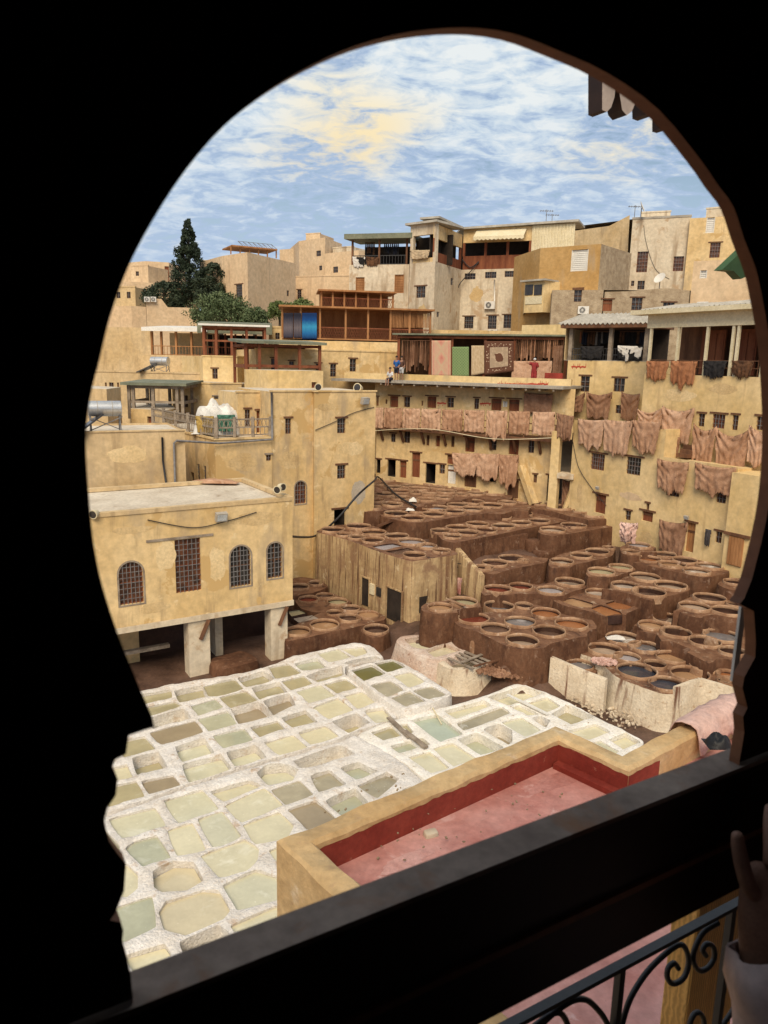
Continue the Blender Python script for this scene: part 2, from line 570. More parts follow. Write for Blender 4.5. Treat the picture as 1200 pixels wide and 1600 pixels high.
HAIR = mat('dark_hair', two((0.012, 0.01, 0.01), (0.03, 0.022, 0.018)), 8.0, bump=0.3)
REDMARK = mat('red_wall_paint', two((0.42, 0.05, 0.03), (0.50, 0.08, 0.05)), 3.0, bump=0)


def plain(name, c, rough=0.8, var=0.25, scale=2.0, bump=0.2):
    return mat(name, two(k3(c, 1 - var), k3(c, 1 + var * .6)), scale, rough=rough, bump=bump, bscale=14)


def liquid(name, c, rough=0.22, var=0.16, scum=None):
    m = mat(name, two(k3(c, 1 - var), k3(c, 1 + var)), 0.9, detail=4, rough=rough, bump=0.02, bscale=3, spec=0.5, tone=(0.95, 1.04),
            spots=[(1.3, 0.58, 0.70, scum), (7.0, 0.66, 0.72, k3(scum, 1.12))] if scum else None)
    return m


LQ = {
    'cream': liquid('cream_lime_water', (0.59, 0.54, 0.37), 0.10, 0.08, (0.68, 0.64, 0.49)),
    'olive': liquid('olive_lime_water', (0.37, 0.325, 0.195), 0.12, 0.12, (0.46, 0.42, 0.29)),
    'dkolive': liquid('dark_olive_water', (0.135, 0.125, 0.036), 0.25, 0.12),
    'pale': liquid('pale_green_lime_water', (0.54, 0.515, 0.37), 0.10, 0.08, (0.63, 0.61, 0.48)),
    'green': liquid('green_lime_water', (0.40, 0.40, 0.285), 0.10, 0.10, (0.50, 0.50, 0.39)),
    'aqua': liquid('grey_green_lime_water', (0.40, 0.44, 0.34), 0.12, 0.08),
    'mauve': liquid('brownish_lime_water', (0.30, 0.24, 0.155), 0.3, 0.12),
    'peach': liquid('peach_lime_water', (0.55, 0.48, 0.325), 0.12, 0.08, (0.62, 0.56, 0.41)),
    'scum': liquid('scummy_grey_water', (0.33, 0.29, 0.20), 0.4, 0.2, (0.60, 0.58, 0.52)),
    'rust': liquid('rust_dye', (0.29, 0.115, 0.045), 0.2, 0.15),
    'red': liquid('dark_red_dye', (0.17, 0.038, 0.022), 0.15, 0.2),
    'tan': liquid('tan_dye', (0.345, 0.20, 0.105), 0.25, 0.15, (0.42, 0.28, 0.17)),
    'brown': liquid('brown_dye', (0.105, 0.052, 0.034), 0.15, 0.25),
    'mud': liquid('muddy_dye', (0.11, 0.064, 0.044), 0.2, 0.25, (0.20, 0.13, 0.095)),
    'black': liquid('black_dye', (0.026, 0.022, 0.025), 0.12, 0.2),
    'indigo': liquid('blue_black_dye', (0.035, 0.04, 0.055), 0.08, 0.2),
    'grey': liquid('grey_dye', (0.16, 0.15, 0.15), 0.12, 0.25, (0.36, 0.34, 0.33)),
    'wool': liquid('soaking_wool', (0.30, 0.215, 0.15), 0.8, 0.35, (0.50, 0.40, 0.30)),
    'white': liquid('soaking_white_skins', (0.34, 0.27, 0.21), 0.8, 0.3, (0.74, 0.70, 0.64)),
    'bluegrey': liquid('pale_blue_grey_water', (0.33, 0.30, 0.30), 0.15, 0.15),
}

# ------------------------------------------------------------------ ground
BASE = [  # pixel, pixel, height of the yard floor there
    (300, 1065, 0.0), (437, 1032, 0.0), (300, 965, 0.0), (200, 965, 0.0), (390, 940, 0.0), (130, 1000, 0.0), (420, 960, 0.0), (470, 905, 0.1), (600, 1010, 0.3), (812, 1052, 0.9),
    (659, 986, 1.3), (640, 968, 0.9), (490, 940, 0.3), (500, 1300, -0.1), (200, 1400, -0.1), (900, 1130, -0.1), (917, 985, 1.3), (1017, 962, 1.9), (1104, 985, 1.7), (1101, 926, 2.4),
    (1140, 1060, 0.9), (860, 1045, 0.6), (1000, 1145, 0.0), (878, 905, 2.1), (800, 912, 2.2), (735, 935, 1.6), (870, 865, 2.4), (980, 850, 2.8), (760, 870, 2.8), (820, 862, 2.8),
    (690, 850, 3.1), (648, 837, 3.4), (700, 800, 3.7), (600, 745, 4.2), (720, 765, 4.0), (850, 790, 3.9), (580, 820, 3.2), (900, 800, 3.9), (1060, 865, 3.2), (1150, 885, 3.0), (520, 830, 2.6)]
BP = [(PZ(x, y, z)) for x, y, z in BASE]


def ground_z(x, y):
    if y > 66:
        return 4.4 + min(1.0, (y - 66) / 70.0) * 13.0
    s = w = 0.0
    for p in BP:
        d = (p.x - x) ** 2 + (p.y - y) ** 2 + 0.15
        k = 1.0 / (d * d)
        s += p.z * k
        w += k
    return s / w


def build_ground():
    xs = [-900, -300, -120, -60, -35] + [i * 0.8 for i in range(-30, 31)] + [35, 60, 120, 300, 900]
    ys = [-600, -150, -40, -5] + [i * 0.8 for i in range(6, 83)] + [70, 76, 84, 95, 110, 130, 160, 220, 400, 900, 2000]
    vs, fs = [], []
    for y in ys:
        for x in xs:
            z = ground_z(max(-24, min(24, x)), max(5, y)) if abs(x) < 200 else ground_z(math.copysign(24, x), max(5, y))
            vs.append((x, y, z - 0.03 + 0.05 * noise.noise(Vector((x, y, 0)))))
    nx = len(xs)
    for j in range(len(ys) - 1):
        for i in range(nx - 1):
            a = j * nx + i
            fs.append((a, a + 1, a + nx + 1, a + nx))
    mb = MB()
    mb.add(vs, fs)
    for k, f in enumerate(fs):
        c = vs[f[0]]
        mb.m[k] = 0 if (5 < c[1] < 62 and abs(c[0]) < 24) else 1
    structure(mb.build('ground', [MUD, EARTH], smooth=True))


# ------------------------------------------------------------------ vats and pits
def ringmesh(seed, name='rim'):
    """rounded, uneven lip of a vat with inner radius 1"""
    rnd = random.Random(seed)
    n = 28
    prof = [(1.045, -0.09), (0.99, -0.03), (1.0, 0.04), (1.04, 0.06), (1.075, 0.055), (1.10, 0.02), (1.12, -0.10), (1.135, -0.34)]
    vs, fs = [], []
    for k in range(n):
        a = 2 * math.pi * k / n
        off = Vector((math.cos(a) * 1.3 + seed * 3.1, math.sin(a) * 1.3, seed * 1.7))
        wob = 0.035 * noise.noise(off)
        hz = 0.03 * noise.noise(off * 1.4 + Vector((5, 5, 5)))
        for i, (r, z) in enumerate(prof):
            rr = r + wob + (0.02 * noise.noise(off * 3 + Vector((i, 0, 0))) if i > 1 else 0)
            vs.append((rr * math.cos(a), rr * math.sin(a), z + (hz if 0 < i < 7 else 0)))
    m = len(prof)
    for k in range(n):
        for i in range(m - 1):
            fs.append((k * m + i, k * m + i + 1, ((k + 1) % n) * m + i + 1, ((k + 1) % n) * m + i))
    me = bpy.data.meshes.new(name)
    me.from_pydata(vs, [], [tuple(reversed(f)) for f in fs])
    me.materials.append(RIM)
    me.polygons.foreach_set('use_smooth', [True] * len(me.polygons))
    return me


RINGS = [ringmesh(i) for i in range(6)]
DISCS = {}


def discmesh(kind):
    if kind in DISCS:
        return DISCS[kind]
    n = 24
    me = bpy.data.meshes.new('dye_bath')
    me.from_pydata([(1.06 * math.cos(2 * math.pi * k / n), 1.06 * math.sin(2 * math.pi * k / n), 0) for k in range(n)], [], [tuple(range(n))])
    me.materials.append(LQ[kind])
    DISCS[kind] = me
    return me


DYES = ['mud', 'tan', 'brown', 'wool', 'mud', 'rust', 'tan', 'black', 'grey', 'brown', 'bluegrey', 'tan', 'rust', 'brown']


def masonry(name, label, cat, T, outline, ztop, zbot, vats=(), cells=(), wall=BROWN, top=None, group=None, spacing=None, rough_amp=0.02,
            round_edge=0.05, rims=True, cell_name='pit_water', batter=0.10, k=0.15, rimscale=1.0, foreign=None, skip=()):
    """one block of built-up vats or pits: sides, top with open holes, a lip for each round vat, liquid in each"""
    x0, y0, s = T
    toP = lambda p, z=ztop: PZ(x0 + p[0] / s, y0 + p[1] / s, z)
    O = [toP(p) for p in outline]
    O = densify(chaikin(O, k, 2), 0.2)
    cen = sum((Vector((p[0], p[1])) for p in O), Vector((0, 0))) / len(O)
    th = thing(name, label, cat, (cen.x, cen.y, zbot), group)
    BP.append(Vector((cen.x, cen.y, min(zbot + .25, ztop - .6))))
    for q in O[::12]:
        BP.append(Vector((q.x * .8 + cen.x * .2, q.y * .8 + cen.y * .2, min(zbot + .35, ztop - .5))))
    holes, info = [], []
    for vi, v in enumerate(vats):
        if vi in skip:
            continue
        c = toP(v)
        r = v[2] / s / 2 * mpp(c) * 1.07
        kind = v[3] if len(v) > 3 else random.choice(DYES)
        drop = v[4] if len(v) > 4 else random.uniform(0.12, 0.3)
        if any((Vector((c.x, c.y)) - Vector((q[0].x, q[0].y))).length < (r + q[1]) * 0.94 for q in info if q[2] != 'cell'):
            r *= 0.9
        n = 24
        holes.append([Vector((c.x + r * 1.05 * math.cos(2 * math.pi * i / n), c.y + r * 1.05 * math.sin(2 * math.pi * i / n))) for i in range(n)])
        info.append((c, r, kind, drop))
    for q in cells:
        poly, kind, drop = q
        Pp = [toP(p) for p in poly]
        pc = sum(Pp, Vector((0, 0, 0))) / len(Pp)
        Pp = [pc + (p - pc) * (1.11 if spacing else 1.03) for p in Pp]
        H = densify(chaikin(Pp, 0.065, 2), 0.25)
        holes.append(H)
        info.append((H, 0, 'cell', (kind, drop)))
    for c2, r2 in (foreign or ()):                 # leave room for the lower neighbours' vats
        for i, p in enumerate(O):
            d = (p - c2).length
            if 1e-4 < d < r2 * 1.16:
                O[i] = c2 + (p - c2) / d * r2 * 1.16
    for c, r, kind, drop in info:
        if kind == 'cell':
            continue
        cc = Vector((c.x, c.y))
        for i, p in enumerate(O):
            d = (p - cc).length
            if 1e-4 < d < r * 1.13:
                O[i] = cc + (p - cc) / d * r * 1.13
    O = [p for i, p in enumerate(O) if (p - O[i - 1]).length > 1e-3]
    V, Tn = plate(O, holes, spacing)
    D = edist(V, [O] + holes)

    def hgt(x, y, d):
        e = max(0.0, 1 - d / 0.11)
        return (rough_amp * max(-.35, noise.noise(Vector((x * 1.3, y * 1.3, ztop))) * 1.5 + noise.noise(Vector((x * 5, y * 5, 3.3))) + 0.8 * noise.noise(Vector((x * 11, y * 11, 1.3))))
                - round_edge * e * e)
    mb = MB()
    mb.add([(V[i][0], V[i][1], ztop + hgt(V[i][0], V[i][1], D[i])) for i in range(len(V))], [tuple(int(a) for a in t) for t in Tn], 1)
    # outer sides
    n = len(O)
    ccw = sum(O[i].x * O[(i + 1) % n].y - O[(i + 1) % n].x * O[i].y for i in range(n)) > 0
    lev = [(0, 0.0), (0.12, 0.03), (0.5, 0.3), (1.0, 1.0)]
    vs = []
    for i in range(n):
        p = O[i]
        t = (O[(i + 1) % n] - O[i - 1]).normalized()
        nn = Vector((t.y, -t.x)) * (1 if ccw else -1)
        for f, b in lev:
            z = (ztop + hgt(p.x, p.y, 0)) * (1 - f) + zbot * f
            w = batter * b + (0.035 * noise.noise(Vector((p.x * .8, p.y * .8, z * .8))) if f > 0 else 0) + (0.03 if 0 < f < 1 else 0)
            vs.append((p.x + nn.x * w, p.y + nn.y * w, z))
    m = len(lev)
    fs = []
    for i in range(n):
        for j in range(m - 1):
            q = (i * m + j, ((i + 1) % n) * m + j, ((i + 1) % n) * m + j + 1, i * m + j + 1)
            fs.append(tuple(reversed(q)) if ccw else q)
    mb.add(vs, fs, 0)
    # insides
    for H, inf in zip(holes, info):
        dp = (inf[3][1] if inf[2] == 'cell' else inf[3]) + 0.3
        n = len(H)
        hc = sum(((1 if False else h) for h in H), Vector((0, 0))) / n
        vs = []
        for p in H:
            zt = ztop + hgt(p.x, p.y, 0)
            for f in (0, 0.4, 1):
                q = p + (hc - p).normalized() * (-0.02 if f == 0.4 else (0.0 if f == 0 else -0.03))
                vs.append((q.x, q.y, zt - dp * f))
        a = sum(H[i].x * H[(i + 1) % n].y - H[(i + 1) % n].x * H[i].y for i in range(n)) > 0
        fs = []
        for i in range(n):
            for j in range(2):
                q = (i * 3 + j, ((i + 1) % n) * 3 + j, ((i + 1) % n) * 3 + j + 1, i * 3 + j + 1)
                fs.append(q if a else tuple(reversed(q)))
        mb.add(vs, fs, 1 if spacing else 2)
    mb.build('masonry', [wall, top or wall, INSIDE], th, smooth=True, angle=50)
    org = Vector(th.location)
    for H, inf in zip(holes, info):
        if inf[2] == 'cell':
            kind, drop = inf[3]
            c = sum((h for h in H), Vector((0, 0))) / len(H)
            b = MB()
            z = ztop - (max(.075, drop + .03) if spacing else drop + .02)
            b.add([(c.x + (h.x - c.x) * 1.015, c.y + (h.y - c.y) * 1.015, z) for h in H], [tuple(range(len(H)))])
            b.build(cell_name, LQ[kind], th)
            continue
        c, r, kind, drop = inf
        if rims:
            o = bpy.data.objects.new('rim', random.choice(RINGS))
            col.objects.link(o)
            o.parent = th
            o.location = Vector((c.x, c.y, ztop + 0.025)) - org
            o.rotation_euler = (random.uniform(-.02, .02), random.uniform(-.02, .02), random.uniform(0, 6.28))
            o.scale = (r, r, 1.0 * rimscale)
        o = bpy.data.objects.new('dye_bath', discmesh(kind))
        col.objects.link(o)
        o.parent = th
        o.location = Vector((c.x, c.y, ztop - drop)) - org
        o.scale = (r, r, 1)
    return th


# --- white lime pits
TA, TB, TC4, TD5 = (160, 1000, 4), (420, 990, 4), (160, 1175, 4), (400, 1130, 4)
TE, TF, TG = (160, 1320, 4), (560, 1050, 5), (780, 1040, 5)


def px(T, pts):
    return [(T[0] + p[0] / T[2], T[1] + p[1] / T[2]) for p in pts]


def cells_px(T, lst):
    return [(px(T, c[0]), c[1], c[2]) for c in lst]


PXT = (0, 0, 1)
A_cells = cells_px(TA, [
    ([(228, 345), (420, 308), (428, 352), (255, 402)], 'olive', .10), ([(270, 415), (445, 380), (490, 408), (290, 468)], 'olive', .08),
    ([(455, 312), (620, 278), (652, 346), (485, 385)], 'olive', .26), ([(300, 480), (500, 425), (545, 482), (320, 545)], 'cream', .48),
    ([(558, 408), (700, 366), (750, 415), (602, 462)], 'green', .06), ([(640, 285), (820, 245), (872, 302), (720, 345), (668, 340)], 'olive', .05),
    ([(738, 352), (890, 315), (965, 370), (800, 415)], 'olive', .07), ([(850, 236), (1000, 192), (1068, 245), (905, 288)], 'olive', .24),
    ([(940, 298), (1100, 258), (1148, 318), (985, 362)], 'olive', .22), ([(600, 490), (780, 446), (832, 515), (668, 560)], 'green', .06),
    ([(808, 420), (968, 380), (1062, 462), (855, 513)], 'mauve', .34), ([(305, 572), (570, 503), (620, 570), (372, 645)], 'mauve', .05),
    ([(90, 635), (258, 598), (325, 672), (140, 722)], 'olive', .10), ([(192, 738), (345, 694), (400, 785), (222, 833)], 'olive', .42),
    ([(462, 660), (635, 610), (692, 702), (502, 752)], 'pale', .26), ([(698, 594), (880, 552), (935, 620), (760, 672)], 'green', .06),
    ([(930, 543), (1090, 500), (1138, 555), (987, 598)], 'olive', .10), ([(508, 775), (735, 716), (795, 800), (548, 878)], 'pale', .20),
    ([(782, 704), (948, 655), (1018, 725), (832, 785)], 'pale', .30), ([(40, 800), (150, 775), (185, 845), (70, 880)], 'cream', .10),
    ([(20, 925), (205, 882), (255, 968), (40, 1035)], 'olive', .06), ([(250, 882), (435, 842), (480, 898), (297, 950)], 'mauve', .07)]) + cells_px(TB, [
    ([(-30, 418), (125, 372), (160, 440), (30, 500)], 'mauve', .34), ([(85, 525), (225, 475), (298, 545), (150, 583)], 'olive', .18),
    ([(-22, 682), (148, 630), (235, 705), (68, 750)], 'cream', .06), ([(0, 208), (120, 187), (198, 240), (45, 276)], 'olive', .08),
    ([(165, 182), (300, 153), (352, 206), (217, 228)], 'green', .14), ([(312, 122), (430, 94), (508, 146), (382, 172)], 'pale', .06),
    ([(450, 93), (585, 80), (612, 115), (545, 140)], 'cream', .08), ([(238, 258), (448, 200), (462, 255), (312, 293)], 'olive', .36),
    ([(480, 178), (660, 135), (700, 160), (520, 200)], 'cream', .48), ([(85, 292), (215, 260), (268, 306), (142, 345)], 'olive', .08),
    ([(352, 312), (480, 280), (548, 330), (427, 366)], 'olive', .08), ([(178, 357), (320, 318), (408, 386), (252, 424)], 'pale', .06),
    ([(472, 388), (580, 358), (678, 416), (557, 460)], 'cream', .08), ([(282, 458), (430, 403), (523, 472), (380, 525)], 'cream', .06),
    ([(402, 542), (548, 494), (625, 555), (500, 614)], 'olive', .55), ([(602, 478), (712, 458), (778, 530), (668, 556)], 'cream', .14),
    ([(192, 617), (350, 573), (433, 635), (267, 684)], 'cream', .08)])
A_out = [(120, 1110), (215, 1079), (262, 1070), (300, 1064), (360, 1055), (420, 1040), (455, 1026), (495, 1016), (555, 1003), (580, 1008), (594, 1020),
         (600, 1027), (540, 1040), (538, 1052), (560, 1066), (590, 1090), (612, 1108), (622, 1120), (585, 1134), (552, 1142), (532, 1152), (420, 1185), (295, 1221), (235, 1246), (165, 1268), (100, 1292)]
masonry('lime_pits', 'far-left bed of white-walled lime pits reaching the pillared house', 'lime pits', PXT, A_out, 0.60, -0.4, cells=A_cells,
        wall=LIMEW, spacing=0.11, rough_amp=0.045, round_edge=0.03, group='white lime pit beds')
D_cells = cells_px(TB, [
    ([(522, 226), (640, 194), (723, 245), (600, 288)], 'dkolive', .10), ([(667, 187), (775, 162), (848, 205), (742, 237)], 'dkolive', .08),
    ([(642, 318), (758, 293), (838, 348), (737, 387)], 'scum', .06), ([(782, 262), (885, 238), (972, 295), (875, 328)], 'cream', .06),
    ([(772, 397), (880, 357), (978, 420), (850, 448)], 'scum', .07), ([(907, 352), (1018, 325), (1102, 375), (1000, 411)], 'scum', .06)])
masonry('lime_pits', 'raised block of six lime pits, two of them dark olive, beside the boarded tank', 'lime pits', PXT,
        px(TB, [(478, 218), (640, 178), (765, 150), (870, 195), (1000, 280), (1165, 372), (1010, 440), (860, 480), (800, 460), (690, 390), (580, 300)]), 0.85, -0.4,
        cells=D_cells, wall=LIMEW, spacing=0.11, rough_amp=0.045, round_edge=0.03, group='white lime pit beds')
B_cells = cells_px(TC4, [
    ([(50, 417), (320, 348), (385, 450), (130, 533)], 'pale', .06), ([(392, 302), (620, 238), (718, 345), (482, 433)], 'pale', .06),
    ([(682, 238), (910, 173), (985, 205), (765, 298)], 'cream', .14), ([(777, 327), (1008, 222), (1122, 330), (872, 428)], 'cream', .05),
    ([(412, 488), (560, 443), (638, 598), (467, 638)], 'cream', .04), ([(602, 422), (745, 368), (862, 520), (692, 588)], 'pale', .04),
    ([(152, 600), (205, 557), (335, 522), (418, 650), (252, 710)], 'green', .06), ([(-30, 470), (20, 490), (103, 585), (93, 640), (-30, 630)], 'pale', .06),
    ([(887, 452), (1103, 375), (1188, 460), (1145, 538), (962, 568)], 'cream', .05), ([(628, 642), (888, 548), (967, 600), (958, 668), (900, 728), (742, 768)], 'cream', .05),
    ([(326, 745), (445, 682), (560, 685), (618, 790), (520, 848), (380, 858), (335, 830)], 'peach', .22),
    ([(60, 715), (150, 705), (213, 760), (213, 840), (150, 888), (40, 890)], 'cream', .06), ([(1045, 612), (1150, 565), (1235, 640), (1095, 678)], 'cream', .06)]) + cells_px(TD5, [
    ([(15, 312), (60, 264), (180, 252), (252, 290), (218, 348), (82, 373)], 'pale', .32), ([(102, 412), (268, 353), (353, 440), (187, 503)], 'scum', .06),
    ([(347, 327), (458, 288), (558, 375), (397, 424)], 'scum', .14), ([(207, 537), (370, 483), (498, 590), (322, 658)], 'mauve', .07),
    ([(442, 483), (618, 404), (712, 510), (547, 570)], 'green', .28), ([(535, 274), (640, 238), (757, 295), (627, 343)], 'green', .24),
    ([(642, 382), (812, 313), (888, 350), (762, 458)], 'scum', .10), ([(240, 228), (512, 134), (610, 186), (302, 278)], 'cream', .52),
    ([(832, 442), (955, 394), (998, 402), (852, 454)], 'pale', .12)]) + cells_px(TE, [
    ([(768, 243), (960, 154), (1080, 192), (1180, 280), (1080, 330), (852, 390)], 'pale', .10),
    ([(372, 412), (412, 352), (620, 283), (718, 292), (778, 400), (740, 448), (522, 543), (402, 513)], 'peach', .09),
    ([(60, 400), (300, 318), (323, 500), (130, 588), (50, 520)], 'green', .06), ([(142, 682), (380, 613), (423, 680), (200, 778)], 'cream', .14),
    ([(492, 593), (720, 493), (788, 560), (522, 678)], 'cream', .50), ([(812, 492), (1080, 373), (1100, 480), (832, 540)], 'cream', .08)])
B_out = [(110, 1300), (165, 1274), (235, 1252), (295, 1227), (420, 1191), (534, 1157), (556, 1147), (600, 1172), (640, 1200), (664, 1222), (720, 1260), (640, 1330), (520, 1420), (420, 1490), (200, 1570), (140, 1520), (110, 1400)]
masonry('lime_pits', 'nearest bed of rounded milky lime pits below the corner of the red terrace', 'lime pits', PXT, B_out, 0.62, -0.4, cells=B_cells,
        wall=LIMEW, spacing=0.10, rough_amp=0.045, round_edge=0.03, group='white lime pit beds')
C_cells = cells_px(TF, [
    ([(107, 472), (258, 418), (333, 490), (197, 523)], 'olive', .10), ([(327, 407), (380, 398), (428, 460), (400, 473)], 'olive', .10),
    ([(258, 577), (400, 533), (468, 580), (322, 622)], 'green', .12), ([(442, 518), (500, 508), (558, 555), (522, 568)], 'olive', .12),
    ([(428, 374), (618, 334), (806, 475), (637, 532)], 'aqua', .13), ([(398, 662), (560, 618), (702, 738), (572, 777)], 'cream', .08),
    ([(593, 593), (740, 554), (920, 670), (742, 723)], 'cream', .07), ([(683, 294), (973, 220), (1028, 260), (772, 356)], 'cream', .18),
    ([(784, 388), (1108, 270), (1176, 320), (832, 448)], 'scum', .08), ([(784, 528), (928, 470), (1126, 580), (960, 642)], 'green', .36),
    ([(984, 444), (1108, 400), (1196, 448), (1196, 530), (1170, 556)], 'mauve', .55)]) + cells_px(TG, [
    ([(-76, 242), (178, 156), (334, 212), (78, 300)], 'cream', .30), ([(106, 322), (162, 304), (306, 374), (222, 383)], 'cream', .10),
    ([(234, 287), (374, 249), (470, 310), (370, 352)], 'cream', .07), ([(28, 442), (180, 404), (316, 494), (202, 542)], 'pale', .06),
    ([(262, 408), (330, 388), (396, 430), (362, 476)], 'mauve', .40), ([(416, 373), (533, 306), (732, 390), (562, 446)], 'olive', .32),
    ([(548, 507), (750, 454), (860, 515), (702, 568)], 'cream', .10), ([(748, 592), (800, 583), (930, 662), (900, 682)], 'pale', .06),
    ([(864, 571), (988, 526), (1102, 590), (972, 648)], 'cream', .18)])
C_out = px(TF, [(-20, 505), (60, 450), (330, 352), (480, 315), (640, 280), (1000, 180)]) + px(TG, [(140, 128), (200, 142), (340, 200), (540, 288), (740, 385), (980, 508), (1150, 585), (1000, 760), (600, 900), (0, 1000)]) + px(TF, [(760, 860), (600, 812), (530, 842), (430, 760), (330, 690), (160, 590)])
masonry('lime_pits', 'right-hand bed of square fresh-white lime pits behind the red terrace corner', 'lime pits', PXT, C_out, 0.62, -0.4, cells=C_cells,
        wall=LIMEW2, spacing=0.11, rough_amp=0.03, round_edge=0.03, group='white lime pit beds')

# --- the pink-white soaking tanks
T8 = (600, 970, 4.286)
masonry('soaking_tank', 'pinkish lime-crusted soaking tank with pale water beside the lime pits', 'tank', T8,
        [(75, 135), (110, 95), (320, 78), (440, 120), (555, 185), (520, 225), (345, 262), (190, 215)], 1.15, -0.4,
        cells=[([(145, 120), (315, 92), (400, 140), (275, 180), (200, 165)], 'cream', .25), ([(285, 190), (410, 148), (510, 190), (345, 235)], 'peach', .2)],
        wall=LIMEP, spacing=0.2, batter=0.5, group='soaking tanks')
masonry('soaking_tank', 'low cream tank half covered with loose grey boards', 'tank', T8,
        [(350, 270), (410, 235), (640, 185), (770, 250), (760, 275), (580, 320), (450, 320)], 1.05, -0.4,
        cells=[([(415, 255), (630, 200), (740, 250), (570, 300), (470, 300)], 'mauve', .25)], wall=LIMED, spacing=0.2, batter=0.35, group='soaking tanks')

# --- brown dye vats
V1, V2, V3, V4, V5, V6 = (560, 730, 5), (700, 750, 4), (640, 890, 4), (900, 820, 4.615), (860, 960, 4), (440, 800, 4)
GV = 'blocks of brown dye vats'


VQ = []


def vats(label, T, out, zt, zb, vs, wall=BROWN, **kw):
    VQ.append((label, T, out, zt, zb, vs, wall, kw))


def build_vats():
    pre = []
    for label, T, out, zt, zb, vs, wall, kw in VQ:
        f = lambda p: PZ(T[0] + p[0] / T[2], T[1] + p[1] / T[2], zt)
        O = densify(chaikin([f(p) for p in out], kw.get('k', .15), 2), .2)
        C = []
        for v in vs:
            c = f(v)
            C.append((Vector((c.x, c.y)), v[2] / T[2] / 2 * mpp(c) * 1.07))
        pre.append((O, C, zt))
    skip = [set() for _ in VQ]
    foreign = [[] for _ in VQ]
    for b, (O, _, zt) in enumerate(pre):
        for a, (_, C, za) in enumerate(pre):
            if a == b or za > zt:
                continue
            for i, (c, r) in enumerate(C):
                pt = np.array([[c.x, c.y]])
                d = float(edist(pt, [O])[0])
                ins = bool(inside(pt, O)[0])
                if ins and d > r * .75:
                    skip[a].add(i)
                elif ins or d < r * 1.2:
                    foreign[b].append((c, r))
    for q, (label, T, out, zt, zb, vs, wall, kw) in enumerate(VQ):
        kw = dict(kw)
        masonry('dye_vats', label, 'dye vats', T, out, zt, zb - 0.5, vats=vs, wall=wall, top=kw.pop('top', TOPB), group=GV, foreign=foreign[q], skip=skip[q], **kw)
    print('vats skipped', sum(len(s) for s in skip), 'of', sum(len(v[5]) for v in VQ))


vats('farthest bed of crowded brown vats along the doors of the back gallery building', V1,
     [(20, 72), (300, 70), (520, 108), (760, 138), (1010, 165), (1210, 200), (1200, 248), (900, 245), (760, 262), (640, 285), (480, 312), (380, 322), (210, 335), (60, 345), (20, 330)], 4.50, 3.90,
     [(100, 92, 100), (230, 103, 110), (360, 99, 120), (70, 150, 90), (175, 133, 100), (270, 160, 130), (385, 147, 110), (475, 172, 150), (570, 130, 120), (622, 160, 120),
      (695, 146, 100), (800, 158, 130), (330, 192, 140), (205, 215, 160), (455, 202, 100), (550, 213, 120), (690, 193, 140), (810, 215, 100), (915, 208, 130), (940, 173, 120),
      (1065, 205, 140), (668, 238, 130), (530, 254, 140, 'tan'), (330, 243, 140, 'white'), (430, 265, 90), (130, 262, 130), (265, 292, 150), (120, 320, 110), (60, 205, 60)], rimscale=1.2)
vats('long raised brown vat block with a sloping plank leaning at its left end', V1,
     [(145, 368), (300, 330), (560, 300), (720, 278), (860, 252), (1100, 232), (1180, 240), (1290, 292), (1285, 325), (1000, 352), (760, 384), (480, 428), (390, 430)], 4.30, 3.50,
     [(295, 365, 170, 'black'), (425, 400, 170), (465, 340, 140), (590, 370, 160, 'wool'), (610, 320, 160), (745, 348, 160), (775, 297, 150, 'black'), (895, 328, 150), (895, 272, 160, 'mud'), (1030, 300, 170), (1045, 250, 150), (1162, 277, 130)])
vats('two-level brown vat block with one black vat at its left end', V2,
     [(-80, 318), (0, 272), (110, 252), (225, 222), (400, 185), (580, 166), (700, 188), (768, 220), (772, 245), (600, 278), (440, 308), (330, 332), (170, 362), (40, 388), (-35, 372)], 3.90, 3.10,
     [(312, 232, 150, 'tan'), (445, 212, 150), (560, 190, 140, 'tan'), (685, 215, 140), (455, 272, 120), (570, 258, 120), (185, 277, 130), (60, 300, 130, 'tan'), (345, 290, 130, 'black'), (240, 315, 120), (125, 332, 120), (30, 354, 110, 'white'), (-48, 311 + 10, 110, 'black')])
vats('low scattered vats at the foot of the yellow building, behind the bent pillar', V2,
     [(395, 125), (520, 122), (610, 132), (780, 175), (985, 212), (1012, 235), (850, 252), (690, 200), (540, 170), (430, 145)], 4.20, 3.60,
     [(470, 133, 110, 'tan'), (578, 150, 90), (695, 172, 140), (830, 197, 90), (910, 220, 130)])
vats('tall-sided dark brown vat block with four round vats in a row below the yellow wall', V2,
     [(560, 315), (600, 288), (740, 265), (900, 242), (1010, 232), (1155, 252), (1158, 268), (930, 302), (740, 334), (650, 342), (580, 332)], 3.80, 2.40,
     [(655, 312, 140, 'wool'), (785, 285, 140), (920, 268, 140, 'mud'), (1035, 248, 110)])
vats('sunken brown tank with lattice-covered vats behind the leaning retaining walls', V2,
     [(150, 530), (300, 495), (430, 455), (560, 478), (632, 484), (612, 510), (480, 535), (370, 558), (290, 585), (205, 570)], 3.10, 2.30,
     [(222, 550, 110), (292, 522, 140, 'brown'), (395, 492, 140), (470, 508, 70)], batter=0.05)
vats('cluster of four cylindrical brown vats with worn rims in the middle of the yard', V2,
     [(625, 522), (640, 488), (690, 462), (750, 446), (850, 426), (960, 408), (1045, 432), (1030, 465), (990, 482), (915, 496), (860, 510), (795, 522), (765, 542), (700, 548), (640, 542)], 3.10, 2.20,
     [(710, 512, 130, 'wool'), (832, 474, 120, 'wool'), (932, 450, 130), (1005, 426, 70)])
